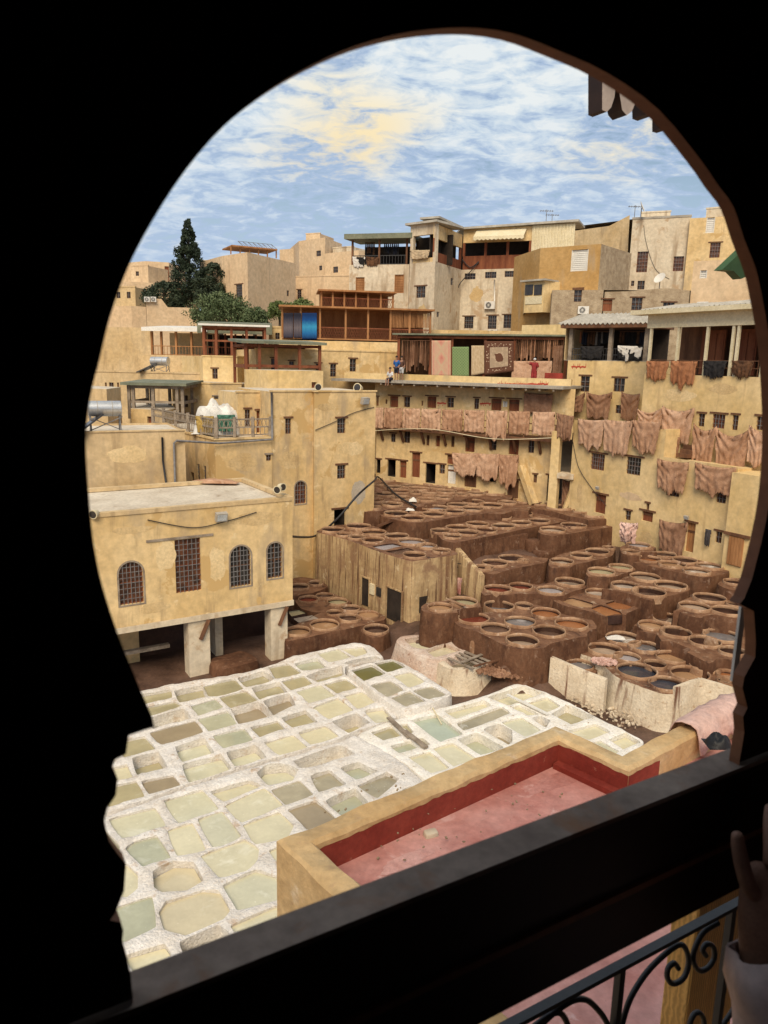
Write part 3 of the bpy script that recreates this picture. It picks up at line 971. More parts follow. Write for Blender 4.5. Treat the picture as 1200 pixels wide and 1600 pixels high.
vats('row of four low vats, two dark red, between the cylinders and the front vats', V2,
     [(205, 695), (240, 665), (380, 642), (520, 642), (570, 652), (640, 638), (690, 612), (800, 606), (880, 640), (860, 668), (770, 692), (720, 722), (560, 705), (430, 705), (330, 725), (225, 718)], 2.50, 1.50,
     [(310, 685, 150, 'red', .15), (455, 668, 130, 'red', .15), (640, 692, 150, 'bluegrey', .1), (760, 640, 160, 'wool', .2)])
vats('square-sided dye tanks filled with orange-brown liquor', V2,
     [(650, 748), (720, 722), (790, 690), (860, 672), (960, 682), (1065, 722), (1190, 765), (1200, 792), (1125, 822), (1105, 842), (980, 848), (870, 808), (740, 785)], 2.30, 1.40,
     [(945, 708, 150, 'white', .12)], cells=[([(695, 745), (780, 728), (905, 765), (900, 790), (800, 785)], 'tan', .1), ([(985, 765), (1060, 745), (1165, 775), (1120, 803), (1040, 800)], 'rust', .1),
                                            ([(895, 795), (960, 775), (1075, 815), (1090, 838), (985, 842)], 'rust', .1)])
vats('pair of round vats of greenish water with whitened sides', V4,
     [(68, 345), (100, 312), (220, 290), (300, 275), (430, 305), (430, 330), (340, 345), (290, 365), (190, 385), (100, 375)], 3.00, 2.30,
     [(182, 340, 170, 'olive', .1), (322, 308, 150, 'olive', .1)])
vats('brown vat block holding pale soaking skins, with a step at its back corner', V4,
     [(170, 430), (300, 400), (370, 360), (450, 332), (650, 378), (825, 440), (820, 468), (700, 500), (565, 545), (530, 538), (350, 478), (200, 455)], 2.80, 2.00,
     [(352, 440, 170, 'white', .15), (500, 380, 190, 'wool', .15), (525, 487, 210, 'mud', .25), (682, 440, 200, 'wool', .2)])
vats('big smooth-sided brown vat block with white skins, next to the hanging ground-floor hide', V4,
     [(388, 240), (430, 212), (560, 185), (640, 190), (900, 250), (1102, 308), (1105, 340), (935, 375), (800, 350), (600, 305), (400, 262)], 3.20, 2.40,
     [(525, 250, 150, 'rust', .12), (640, 218, 140, 'mud', .1), (785, 258, 150, 'wool'), (695, 288, 175, 'tan', .12), (965, 300, 160, 'white', .1), (870, 337, 165, 'white', .12)])
vats('small pair of brown vats at the foot of the pink hide heap', V4,
     [(318, 150), (420, 122), (590, 160), (588, 190), (480, 215), (400, 225), (325, 200)], 3.50, 2.70, [(450, 150, 150, 'bluegrey', .1), (398, 197, 110, 'mud')])
vats('brown vat block at the right edge, four vats, above the seven-vat block', V4,
     [(680, 592), (740, 550), (830, 510), (900, 486), (1080, 525), (1300, 580), (1300, 680), (1100, 660), (950, 655), (860, 640), (760, 622)], 2.60, 2.00,
     [(965, 530, 200, 'mud', .2), (855, 592, 195, 'wool', .15), (1082, 622, 185, 'brown', .25), (1150, 577, 110, 'white')])
vats('lone square-rimmed brown vat at the far right edge below the wooden door', V4,
     [(1015, 420), (1060, 390), (1180, 375), (1300, 420), (1250, 470), (1100, 460)], 3.10, 2.30, [(1140, 415, 130, 'tan')])
vats('seven-vat brown block right of centre, grey water in one vat', V5,
     [(488, 72), (630, 12), (700, -8), (850, 26), (1000, 85), (1180, 125), (1400, 190), (1400, 330), (1150, 300), (1050, 285), (940, 248), (600, 138)], 1.90, 1.40,
     [(740, 28, 180, 'wool', .2), (630, 70, 140, 'tan', .08), (900, 78, 150, 'black', .15), (785, 113, 165, 'brown', .3), (1072, 135, 200, 'grey', .12), (965, 173, 170, 'brown', .3), (1135, 232, 140, 'mud')])
vats('front-right vat block with two blue-black vats above the drip-stained lime wall', V5,
     [(182, 205), (330, 138), (430, 108), (560, 138), (800, 238), (1100, 328), (1300, 380), (1300, 520), (1100, 470), (940, 440), (800, 490), (700, 490), (560, 445), (400, 378), (360, 335), (330, 300), (205, 275)], 1.40, 0.00,
     [(340, 222, 185, 'wool', .2), (455, 152, 190, 'white', .15), (585, 205, 190, 'grey', .12), (480, 272, 160, 'bluegrey', .12), (760, 270, 170, 'tan', .12), (655, 316, 120, 'mud', .3),
      (540, 355, 215, 'indigo', .12), (725, 438, 190, 'indigo', .12), (872, 375, 210, 'tan', .22), (965, 328, 180, 'rust', .15), (1110, 378, 140, 'rust', .12), (1110, 420, 130, 'black', .15)], batter=0.25, wall=LIMED)
vats('single low vat of dark water tucked behind the pale leaning wall', V5,
     [(80, 290), (140, 268), (250, 290), (300, 340), (260, 385), (150, 350)], 1.10, 0.20, [(185, 320, 150, 'grey', .1)])
vats('front centre brown vat block with eight round vats, orange-red dye in two', V3,
     [(265, 300), (330, 262), (500, 262), (620, 215), (700, 178), (860, 235), (1000, 285), (1140, 305), (1172, 350), (1160, 400), (1000, 430), (880, 455), (845, 482), (700, 495), (590, 465), (440, 390), (300, 345)], 2.10, 0.90,
     [(400, 308, 170, 'red', .1), (560, 230, 165, 'grey', .28), (535, 372, 165, 'mud', .12), (690, 330, 170, 'grey', .1), (715, 228, 100, 'bluegrey', .2), (850, 275, 160, 'rust', .12), (705, 445, 180, 'wool', .28), (870, 388, 180, 'mud', .25), (1012, 342, 180, 'rust', .12)], batter=0.15)
vats('pair of thick-walled vats with a board across, left of the front vats', V3,
     [(70, 225), (110, 200), (240, 185), (300, 168), (400, 172), (445, 205), (440, 240), (300, 262), (180, 275), (80, 255)], 2.50, 1.30,
     [(190, 238, 140, 'tan', .1), (335, 203, 160, 'olive', .15)])
vats('tall streaked block with vats on its roof and small doors in its side', V6,
     [(218, 112), (290, 85), (400, 72), (580, 82), (680, 128), (860, 168), (1102, 248), (1095, 262), (812, 304), (640, 254), (400, 165), (228, 124)], 3.90, 0.60,
     [(320, 113, 130, 'mud'), (480, 92, 140), (462, 124, 70), (390, 143, 90), (468, 159, 100), (575, 130, 140, 'tan'), (570, 178, 130), (720, 153, 135), (812, 188, 150, 'bluegrey', .1), (905, 215, 130, 'bluegrey', .1),
      (1000, 245, 100, 'tan'), (830, 272, 130, 'tan')],
     cells=[([(565, 208), (690, 190), (760, 205), (640, 232)], 'bluegrey', .1), ([(648, 240), (790, 218), (830, 235), (720, 262)], 'mud', .1)], wall=STREAK, batter=0.12, k=0.06)
vats('low mud-brown vats in the sunken corner beside the pillared house', V6,
     [(30, 725), (180, 655), (250, 618), (450, 575), (640, 635), (655, 665), (450, 715), (60, 800), (20, 800)], 0.95, 0.2,
     [(100, 748, 140, 'tan', .12), (268, 707, 160, 'tan', .12), (430, 605, 110, 'mud'), (330, 633, 90), (428, 665, 125, 'mud', .15), (540, 645, 125, 'tan', .05)],
     cells=[([(75, 660), (190, 640), (230, 660), (110, 685)], 'white', .03), ([(40, 610), (110, 600), (160, 625), (60, 645)], 'olive', .1)])
vats('shallow trio of muddy vats under the dark streaks of the tall block', V6,
     [(75, 540), (170, 508), (300, 495), (450, 555), (380, 595), (220, 625), (120, 600)], 0.9, 0.2,
     [(350, 563, 115, 'olive', .1), (168, 548, 110, 'red', .1), (270, 527, 100, 'mud', .1)])
vats('dark slabs and shallow basins at the back of the sunken corner', V6,
     [(0, 430), (120, 400), (230, 415), (300, 460), (200, 500), (60, 525), (-20, 500)], 1.1, 0.2, [(110, 470, 110, 'mud'), (215, 447, 90, 'brown')])
vats('single eight-sided vat beside the small doors of the tall block', V6,
     [(488, 738), (530, 702), (640, 697), (674, 738), (640, 770), (560, 780)], 0.95, 0.2, [(590, 735, 140, 'mud', .2)])


build_vats()
build_ground()


# ------------------------------------------------------------------ free-standing yard walls, steps and boards
def slab_wall(name, label, cat, a, b, z0, z1, th, m, zb1=None, group=None):
    """a wall along a-b; the top may slope from z1 to zb1"""
    a, b = Vector((a.x, a.y)), Vector((b.x, b.y))
    d = (b - a).normalized()
    n = Vector((d.y, -d.x)) * th / 2
    L = (b - a).length
    k = max(2, int(L / 0.3))
    zb1 = z1 if zb1 is None else zb1
    vs, fs = [], []
    for i in range(k + 1):
        p = a.lerp(b, i / k)
        zt = z1 + (zb1 - z1) * i / k + 0.04 * noise.noise(Vector((p.x * 2, p.y * 2, 0)))
        w = 1 + 0.15 * noise.noise(Vector((p.x * 1.5, p.y * 1.5, 9)))
        for sgn, z in ((1.25, z0), (1, zt - .05), (.75, zt), (-.75, zt), (-1, zt - .05), (-1.25, z0)):
            q = p + n * sgn * w
            vs.append((q.x, q.y, z))
    for i in range(k):
        for j in range(5):
            fs.append((i * 6 + j, i * 6 + j + 1, (i + 1) * 6 + j + 1, (i + 1) * 6 + j))
    fs.append(tuple(reversed(range(6))))
    fs.append(tuple(k * 6 + j for j in range(6)))
    mb = MB().add(vs, fs)
    o = mb.build(name, m, loc=(a.x, a.y, z0), smooth=True, angle=45)
    return tag(o, label, cat, group)


YW = 'low walls between the vats'
slab_wall('yard_wall', 'brown retaining wall below the two-level vat block', 'wall', PZ(712, 851, 3.65), PZ(822, 833, 3.65), 2.0, 3.65, .28, BROWN, group=YW)
slab_wall('yard_wall', 'sloping ochre-brown wall next to the hung striped cloth', 'wall', PZ(716, 856, 3.8), PZ(754, 897, 3.1), 1.0, 3.8, .30, STREAK, 3.05, group=YW)
slab_wall('yard_wall', 'pale plastered leaning wall left of the blue-black vats', 'wall', PZ(862, 1026, 1.6), PZ(948, 1061, 1.35), -0.4, 1.6, .22, LIMED, 1.35, group=YW)
slab_wall('yard_wall', 'short cream wall standing up in front of the blue-black vat', 'wall', PZ(1055, 1073, 1.65), PZ(1094, 1059, 1.65), -0.4, 1.65, .18, LIMED, group=YW)
slab_wall('yard_wall', 'cream wall running to the right edge above the draped pink hide', 'wall', PZ(1095, 1059, 1.65), PZ(1180, 1084, 1.55), -0.4, 1.65, .18, LIMED, 1.55, group=YW)


def lump(name, label, cat, P, sx, sy, h, m, rot=0, group=None, taper=0.85, up=0.0):
    vs = []
    n = 12
    for zz, f in ((0, 1.05), (0.6, 1.0), (0.92, 0.95), (1.0, taper)):
        for i in range(n):
            a = 2 * math.pi * i / n
            c, s_ = math.cos(a), math.sin(a)
            e = 0.35
            x = math.copysign(abs(c) ** e, c) * sx * f
            y = math.copysign(abs(s_) ** e, s_) * sy * f
            x, y = x * math.cos(rot) - y * math.sin(rot), x * math.sin(rot) + y * math.cos(rot)
            w = 1 + 0.06 * noise.noise(Vector((x * 3 + P.x, y * 3 + P.y, zz * 3)))
            vs.append((P.x + x * w, P.y + y * w, P.z + zz * h))
    fs = []
    for j in range(3):
        for i in range(n):
            fs.append((j * n + i, j * n + (i + 1) % n, (j + 1) * n + (i + 1) % n, (j + 1) * n + i))
    fs.append(tuple(3 * n + i for i in range(n)))
    fs.append(tuple(reversed(range(n))))
    o = MB().add(vs, fs).build(name, m, loc=P, smooth=True, angle=50)
    return tag(o, label, cat, group)


lump('masonry_step', 'upper small brown step beside the tall-sided vat block', 'step', PZ(833, 860, 2.7), .42, .42, 0.65, BROWN, .5, 'yard steps')
lump('masonry_step', 'lower rounded brown step with a basin below the upper step', 'step', PZ(848, 872, 2.4), .60, .45, 0.45, BROWN, .5, 'yard steps')
lump('masonry_step', 'two-tier brown step at the corner of the front centre vats', 'step', PZ(742, 1022, 0.9), .36, .34, 0.75, RIM, .5, 'yard steps')
lump('masonry_step', 'small brown stone step against the tank with boards', 'step', PZ(757, 1012, 1.0), .38, .30, 0.85, RIM, .5, 'yard steps')
lump('masonry_step', 'square brown step against the low vats by the pillared house', 'step', PZ(541, 1003, 0.0), .45, .40, 0.85, BROWN, .6, 'yard steps')
lump('masonry_step', 'flat brown step on the corner of the block with soaking skins', 'step', PZ(1045, 905, 2.5), .45, .30, 0.45, RIM, .5, 'yard steps')


def plank(name, label, a, b, w, t, m, group=None, cat='board'):
    o = MB().bar(a, b, w, t).build(name, m, loc=a)
    return tag(o, label, cat, group)


plank('plank', 'sloping brown plank at the end of the long raised vat block', PZ(590, 822, 3.75), PZ(616, 812, 4.2), .42, .12, BROWN)
for k, (a, b, lb) in enumerate([((700, 1028), (740, 1045), 'leftmost'), ((708, 1022), (752, 1040), 'second'), ((716, 1020), (758, 1037), 'third'), ((726, 1018), (766, 1034), 'fourth'),
                                ((736, 1016), (772, 1031), 'fifth'), ((745, 1016), (778, 1026), 'sixth'), ((722, 1035), (764, 1018), 'crossing')]):
    z = 1.12 + (0.07 if k == 6 else 0.0) + 0.004 * k
    plank('loose_board', '%s of the loose grey boards lying over the cream tank' % lb if k < 6 else 'grey board lying across the other boards on the cream tank',
          PZ(*a, z), PZ(*b, z), .14, .035, GREYWOOD, 'loose boards on the tank')
plank('pole', 'long thin pole sticking out from the boarded tank over the mud', PZ(740, 1041, 1.15), PZ(808, 1024, 1.5), .06, .06, WOOD)
plank('plank', 'bleached grey plank lying across the right-hand lime pits by the channel', PZ(607, 1121, .70), PZ(640, 1152, .70), .16, .06, GREYWOOD, 'planks across the pits')
plank('plank', 'lower bleached plank continuing down to the pit walls by the channel', PZ(632, 1142, .76), PZ(666, 1168, .70), .18, .06, GREYWOOD, 'planks across the pits')
plank('plank', 'white straight plank across the far lime pits near the terrace corner', PZ(792, 1085, .70), PZ(856, 1116, .70), .12, .05, WHITE, 'planks across the pits')
plank('stick', 'thin pale stick leaning in the grey-green pit', PZ(676, 1106, .72), PZ(690, 1132, .50), .035, .035, CREAM, cat='stick')
plank('board', 'board laid over the rim of the thick-walled vat', PZ(698, 936, 2.64), PZ(726, 946, 2.64), .14, .05, RIM)


def scatter(name, label, cat, P, n, spread, size, m, flat=0.5):
    mb = MB()
    r = random.Random(n)
    for i in range(n):
        a, q = r.uniform(0, 6.28), spread * math.sqrt(r.random())
        s = size * r.uniform(.5, 1.3)
        c = P + Vector((q * math.cos(a), q * math.sin(a) * .7, s * flat * .4 + max(0, (1 - q / spread)) * spread * .22 * r.random()))
        t = r.uniform(0, 3.1)
        ax = Vector((math.cos(t), math.sin(t), r.uniform(-.4, .4))) * s
        ay = Vector((-math.sin(t), math.cos(t), r.uniform(-.4, .4))) * s * r.uniform(.4, .9)
        mb.obox(c, ax, ay, Vector((0, 0, s * flat)))
    o = mb.build(name, m, loc=P)
    tag(o, label, cat)
    o['kind'] = 'stuff'
    return o


scatter('leather_scraps', 'dark heap of leather scraps between the boarded tank and front vats', 'scraps', PZ(790, 1045, .9), 500, 1.3, .07, HIDED)
scatter('leather_scraps', 'reddish scraps strewn at the right of the seven-vat block', 'scraps', PZ(1120, 1030, 1.5), 220, .9, .06, HIDED)
scatter('leather_scraps', 'pale wool scraps piled on the rim near the grey vats', 'scraps', PZ(944, 1034, 1.42), 160, .5, .06, HIDEP)
scatter('rubble', 'crumbled lime rubble along the foot of the stained wall', 'rubble', PZ(905, 1093, 0.1), 110, 1.2, .05, LIMED)
scatter('rubble', 'grey lime rubble at the foot of the blue-black vat wall', 'rubble', PZ(960, 1122, 0.1), 110, 1.2, .05, LIMED)


# ------------------------------------------------------------------ buildings
def plan(pxx, Y, pyr=622):
    p = PY(pxx, pyr, Y)
    return (p.x, p.y)


def zat(pxx, py, Y):
    return PY(pxx, py, Y).z


def rect(W, x0, y0, x1, y1):
    u0, u1 = W.uz(x0, (y0 + y1) / 2)[0], W.uz(x1, (y0 + y1) / 2)[0]
    z1, z0 = W.uz((x0 + x1) / 2, y0)[1], W.uz((x0 + x1) / 2, y1)[1]
    return min(u0, u1), max(u0, u1), z0, z1


def wrect(mb, W, x0, y0, x1, y1, w0, w1, mi=0):
    u0, u1, z0, z1 = rect(W, x0, y0, x1, y1)
    return mb.wbox(W, u0, u1, z0, z1, w0, w1, mi)


def arch_poly(u0, u1, z0, z1):
    r = (u1 - u0) / 2
    pts = [(u0, z0), (u1, z0)]
    for k in range(0, 11):
        a = math.pi * k / 10
        pts.append(((u0 + u1) / 2 + r * math.cos(a), z1 - r + r * math.sin(a)))
    return pts


def window(W, rc, kind, par, depth=0.16):
    u0, u1, z0, z1 = rc
    far = (W.pt((u0 + u1) / 2, z0) - EYE).length
    arch = kind.startswith('a')
    w, h = u1 - u0, z1 - z0
    if kind[0] in 'd':
        mb = MB()
        mb.wbox(W, u0, u1, z0, z1, -depth - .05, -depth)
        k = max(2, int(w / .18))
        for i in range(k):
            mb.wbox(W, u0 + w * (i + .06) / k, u0 + w * (i + .94) / k, z0 + .02, z1 - .03, -depth, -depth + .025)
        o = mb.build('door', {'d': REDWOOD, 'db': WOOD, 'dw': WHITE, 'dt': TEAK}.get(kind, REDWOOD), par)
        b = MB()
        b.wbox(W, u0 + .03, u1 - .03, z0 + h * .7 - .06, z0 + h * .7 + .06, -depth + .025, -depth + .05)
        b.build('batten', WOOD, o)
        return
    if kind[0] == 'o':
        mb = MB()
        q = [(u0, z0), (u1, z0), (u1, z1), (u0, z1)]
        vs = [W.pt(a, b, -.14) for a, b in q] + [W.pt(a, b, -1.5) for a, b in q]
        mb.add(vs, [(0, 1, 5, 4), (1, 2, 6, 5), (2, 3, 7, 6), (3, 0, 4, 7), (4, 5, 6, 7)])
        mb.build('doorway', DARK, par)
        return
    if kind[0] == 'l':
        mb = MB()
        mb.wbox(W, u0, u1, z0, z1, -depth - .04, -depth)
        n = max(4, int(h / .16))
        for i in range(n):
            mb.wbox(W, u0 + .03, u1 - .03, z0 + h * (i + .15) / n, z0 + h * (i + .8) / n, -depth, -depth + .04)
        mb.wbox(W, u0, u0 + .06, z0, z1, -depth, -.02)
        mb.wbox(W, u1 - .06, u1, z0, z1, -depth, -.02)
        mb.build('shutter', {'l': TEAK, 'ls': WHITE, 'lw': WOOD}.get(kind, TEAK), par)
        return
    red = 'r' in kind
    mb = MB()
    mb.wbox(W, u0 - .02, u1 + .02, z0 - .02, z1 + .02, -depth - .05, -depth, 0)
    f = .045
    mb.wbox(W, u0, u0 + f, z0, z1, -depth, -depth + .05, 1)
    mb.wbox(W, u1 - f, u1, z0, z1, -depth, -depth + .05, 1)
    mb.wbox(W, u0 + f, u1 - f, z0, z0 + f, -depth, -depth + .05, 1)
    mb.wbox(W, u0 + f, u1 - f, (z0 + z1) / 2 - .03, (z0 + z1) / 2 + .03, -depth, -depth + .04, 1)
    mb.wbox(W, (u0 + u1) / 2 - .03, (u0 + u1) / 2 + .03, z0 + f, z1, -depth, -depth + .045, 1)
    o = mb.build('window', [PANER if red else PANE, REDWOOD if red else WOOD], par)
    if w < .28:
        return
    g = MB()
    t = .022 if far < 50 else .03
    sp = .165 if far < 36 else (.19 if far < 50 else .26)
    nb = max(2, int(round(w / sp)))
    r = w / 2
    for i in range(1, nb):
        u = u0 + w * i / nb
        zt = z1 if not arch else z1 - r + math.sqrt(max(0, r * r - (u - (u0 + u1) / 2) ** 2))
        g.wbox(W, u - t / 2, u + t / 2, z0, zt, -.035, -.035 + t)
    nh = max(2, int(round(h / (sp * 1.35))))
    for i in range(1, nh):
        z = z0 + h * i / nh
        hw = r if (not arch or z < z1 - r) else math.sqrt(max(0, r * r - (z - (z1 - r)) ** 2))
        g.wbox(W, (u0 + u1) / 2 - hw, (u0 + u1) / 2 + hw, z - t / 2, z + t / 2, -.06, -.06 + t)
    g.build('grille', IRONG, o)


def facade(mb, W, u0, u1, z0, z1, wins, par, mi=0, depth=0.16, top=None):
    """wall plate with openings; top: optional list of (u,z) along the top edge"""
    out = [(u0, z0), (u1, z0)] + (top or [(u1, z1), (u0, z1)])
    holes, todo = [], []
    for w in wins:
        rc = rect(W, *w[:4])
        kind = w[4] if len(w) > 4 else 'g'
        a = (max(rc[0], u0 + .02), min(rc[1], u1 - .02), max(rc[2], z0 + .02), min(rc[3], z1 - .02) if not top else rc[3])
        if a[1] - a[0] < .05 or a[3] - a[2] < .05:
            continue
        holes.append(arch_poly(*a) if kind.startswith('a') else [(a[0], a[2]), (a[1], a[2]), (a[1], a[3]), (a[0], a[3])])
        todo.append((a, kind, w[5] if len(w) > 5 else 1))
    V, T = plate(out, holes)
    vs = [W.pt(v[0], v[1]) for v in V]
    fs = []
    for t in T:
        t = [int(i) for i in t]
        nn = (vs[t[1]] - vs[t[0]]).cross(vs[t[2]] - vs[t[0]])
        fs.append(tuple(t) if nn.dot(W.n) > 0 else tuple(reversed(t)))
    mb.add(vs, fs, mi)
    for h, (a, kind, lin) in zip(holes, todo):
        dp = .139 if kind[0] == 'o' else depth + .06
        n = len(h)
        vs = [W.pt(p[0], p[1]) for p in h] + [W.pt(p[0], p[1], -dp) for p in h]
        mb.add(vs, [(i, (i + 1) % n, n + (i + 1) % n, n + i) for i in range(n)], mi)
        window(W, a, kind, par, depth)
        if lin and not kind.startswith('a'):
            e = (a[1] - a[0]) * .18 + .05
            MB().wbox(W, a[0] - e, a[1] + e, a[3] + .03, a[3] + .12, -.05, .05).build('lintel', GREYWOOD if lin == 2 else WOOD, par)
        if kind.startswith('a'):
            s = MB()
            b = arch_poly(a[0] - .07, a[1] + .07, a[2] - .07, a[3] + .07)
            V2, T2 = plate(b, [h])
            s.add([W.pt(v[0], v[1], .02) for v in V2], [tuple(int(i) for i in t) for t in T2])
            m = len(b)
            s.add([W.pt(p[0], p[1], .02) for p in b] + [W.pt(p[0], p[1], -.02) for p in b], [(i, (i + 1) % m, m + (i + 1) % m, m + i) for i in range(m)])
            s.build('surround', GREYWOOD, par)


def building(label, foot, ytop, zbot, D, m, wins=None, name='house', cat='house', pyr=622, roof=None, iz=0, parapet=0.0, group=None, back=None, ztop=None, tops=None, coping=None, fm=None):
    """faces follow foot = [(pixel x, distance), ...] from left to right; windows given per face in pixels"""
    P = [plan(x, Y, pyr) for x, Y in foot]
    z1 = ztop if ztop is not None else zat(foot[iz][0], ytop, foot[iz][1])
    th = thing(name, label, cat, (sum(p[0] for p in P) / len(P), sum(p[1] for p in P) / len(P), zbot), group)
    mb = MB()
    walls = []
    for i in range(len(P) - 1):
        W = Wall(P[i], P[i + 1])
        walls.append(W)
        tp = None
        if tops and i in tops:
            tp = [W.uz(*q) for q in tops[i]]
        facade(mb, W, 0, W.len, zbot, z1, (wins or {}).get(i, []), th, top=tp, mi=1 if fm and i in fm else 0)
    if back is None:
        a, b = Vector(P[0]), Vector(P[-1])
        dd = (b - a).normalized()
        nb = Vector((-dd.y, dd.x))
        if nb.y < 0:
            nb = -nb
        back = [b + nb * D, a + nb * D]
    B = [Vector(q) for q in back]
    loop = [Vector(p) for p in P] + B
    n = len(P)
    for i in range(n - 1, len(loop)):
        a, b = loop[i], loop[(i + 1) % len(loop)]
        mb.add([(a.x, a.y, zbot), (b.x, b.y, zbot), (b.x, b.y, z1), (a.x, a.y, z1)], [(0, 1, 2, 3)], 0)
    mb.build('wall', [m] + ([list(fm.values())[0]] if fm else []), th)
    zr = z1 - parapet
    MB().add([(p.x, p.y, zr - 0.004) for p in loop], [tuple(range(len(loop)))]).build('roof', roof or ROOFW, th)
    if coping:
        c = MB()
        for i in range(len(P) - 1):
            W = walls[i]
            c.wbox(W, -.06, W.len + .06, z1 + .002, z1 + coping, -.22, .05)
        c.build('coping', m if coping < .2 else CONC, th)
    return th, walls, z1


# ---- the pillared house over the yard, left
pill, (PW,), pz = building('yellow house raised on pillars over the lime pits, with barred windows', [(92, 26.5), (457, 31.5)], 778, zat(457, 937, 31.5), 5.7, OCHRE,
                           {0: [(186, 878, 224, 944, 'ar'), (274, 842, 314, 925, 'r', 0), (360, 853, 392, 916, 'a'), (418, 848, 441, 903, 'a')]}, pyr=850, iz=1, parapet=0.12)
PL = PW.len


ZB = zat(457, 937, 31.5)


def pill_parts():
    mb = MB()
    mb.wbox(PW, 0, PL + .03, ZB - .24, ZB - .005, -.35, .06)
    mb.build('edge_beam', PALE, pill)
    for x0, x1, y0, y1 in ((296, 329, 962, 1062), (424, 450, 942, 1032)):
        u0, u1, z0, z1 = rect(PW, x0, y0, x1, y1)
        b = MB()
        b.wbox(PW, u0, u1, -0.4, ZB - .245, -.75, -.05)
        b.build('pillar', PALE, pill)
        c = MB()
        um = u1 - .05
        c.bar(PW.pt(um, ZB - .26, .04), PW.pt(um - .35, ZB - 1.1, -.02), .16, .14)
        c.build('bracket', WOOD, pill)
    for u0, u1, zz in ((0, 3.2, ZB - .245), (3.4, PL, ZB - .245)):
        b = MB()
        b.wbox(PW, u0, u1, -0.4, zz, -3.3, -3.05)
        b.build('rear_wall', INSIDE if u0 else BROWN, pill)  # dark colours put the under-house shade into these walls
    b = MB().wbox(PW, 2.0, 3.3, -.4, ZB - .25, -3.0, -2.6)
    b.build('inner_pier', OCHRE, pill)
    b = MB().wbox(PW, 6.4, 6.75, -.4, ZB - .25, -3.0, -1.6)
    b.build('inner_pier', PALE, pill)
    b = MB().wbox(PW, 0, 4.3, .95, 1.1, -1.6, -1.35)
    b.build('rail_beam', GREYWOOD, pill)
    # parapet of the roof
    e = MB()
    e.wbox(PW, 0, PL, pz - .1, pz + .06, -5.85, -5.55)
    e.wbox(PW, PL - .24, PL + .03, pz - .1, pz + .075, -5.55, -.26)
    e.wbox(PW, 0, PL + .03, pz - .11, pz + .05, -.25, .04)
    e.build('parapet', TANW, pill)
    u0, u1, z0, z1 = rect(PW, 228, 838, 333, 843)
    MB().wbox(PW, u0, u1, (z0 + z1) / 2 - .05, (z0 + z1) / 2 + .05, -.02, .035).build('lintel', GREYWOOD, pill)


pill_parts()
lump('stone_trough', 'square stone trough of olive water between the pillars of the raised house', 'trough', PZ(365, 1048, 0.0), .95, .75, 0.55, BROWN, .7)

# ---- plain house behind it, and the tall house with the railed terrace
lowh, (LW,), lz = building('plain tan flat-roofed house with a water heater, behind the pillared house', [(80, 34.5), (289, 37.2)], 673, -1.0, 5, TANW, {}, pyr=690, iz=1, parapet=.1, coping=.07)
terr, TWs, tz = building('lower wing of the tall house with a railed terrace on top', [(238, 46.5), (336, 38.6), (424, 40.2)], 688, -1.0, 6, OCHRE,
                         {0: [(298, 738, 303, 762, 'o', 0), (308, 725, 312, 750, 'g', 0), (318, 728, 322, 752, 'g', 0)], 1: [(416, 711, 425, 720, 'g', 2)]}, pyr=690, iz=1, coping=.1)
tall, LWs, tallz = building('tall ochre tower house standing over the streaked vat block', [(425, 40.25), (489, 41.6), (491, 41.25), (586, 43.4)], 612, -1.0, 6, OCHRE,
                            {0: [(446, 654, 455, 678, 'g'), (461, 752, 478, 787, 'ar')],
                             2: [(527, 654, 540, 677, 'g'), (527, 727, 540, 748, 'g'), (522, 796, 540, 824, 'o')]}, pyr=690, iz=3, coping=.08)
rec, RW_, rz = building('set-back room of the tall house opening on to its terrace', [(372, 41.2), (424, 42.3)], 614, tz - .2, 3, OCHRE,
                        {0: [(383, 640, 391, 668, 'g'), (401, 642, 411, 676, 'd')]}, pyr=650, ztop=tallz - .12, coping=.08)
pent, _, _ = building('small plastered stair hut on the roof of the tall house', [(418, 45.5), (462, 46.5), (505, 48)], 579, tallz - .3, 3, OCHRE2, {0: [], 1: [(487, 597, 495, 606, 'd', 0)]}, pyr=600, iz=1)


def railing_run(mb, a, b, h, post, nposts, lattice=True):
    a, b = Vector(a), Vector(b)
    up = Vector((0, 0, 1))
    for f in (0.12, 0.55, 1.0):
        mb.bar(a + up * h * f, b + up * h * f, .07)
    L = (b - a).length
    n = int(L / .22)
    for i in range(n):
        p = a.lerp(b, (i + .5) / n)
        mb.bar(p + up * h * .12, p + up * h * .55, .03)
        if lattice:
            q = a.lerp(b, (i + 1.2) / n)
            mb.bar(p + up * h * .55, q + up * h, .025)
            mb.bar(q + up * h * .55, p + up * h, .025)
    for i in range(nposts):
        p = a.lerp(b, i / max(1, nposts - 1))
        mb.bar(p, p + up * (h + .12), post)


def terrace_rail():
    th = thing('terrace_railing', 'grey wooden lattice railing around the terrace of the tall house', 'railing', TWs[1].pt(0, tz + .1))
    mb = MB()
    W0, W1 = TWs
    railing_run(mb, W0.pt(0, tz + .11, -.1), W0.pt(W0.len, tz + .11, -.1), .95, .16, 6)
    mb.build('railing_run', GREYWOOD, th)
    mb = MB()
    railing_run(mb, W1.pt(.1, tz + .11, -.1), W1.pt(W1.len, tz + .11, -.1), .95, .16, 4)
    mb.build('railing_run', GREYWOOD, th)


terrace_rail()

# ---- the back gallery building
BLp, BRp = plan(588, 55.5, 700), plan(872, 48.0, 700)
BW = Wall(BLp, BRp)
BU = BW.off(-1.2)
zf2 = zat(870, 687, 48.0)
zc = zat(870, 611, 48.0) + .12


def z4(l):
    return [(540 + a / 3.53, 600 + b / 3.53, 540 + c / 3.53, 600 + d / 3.53, *k) for a, b, c, d, *k in l]


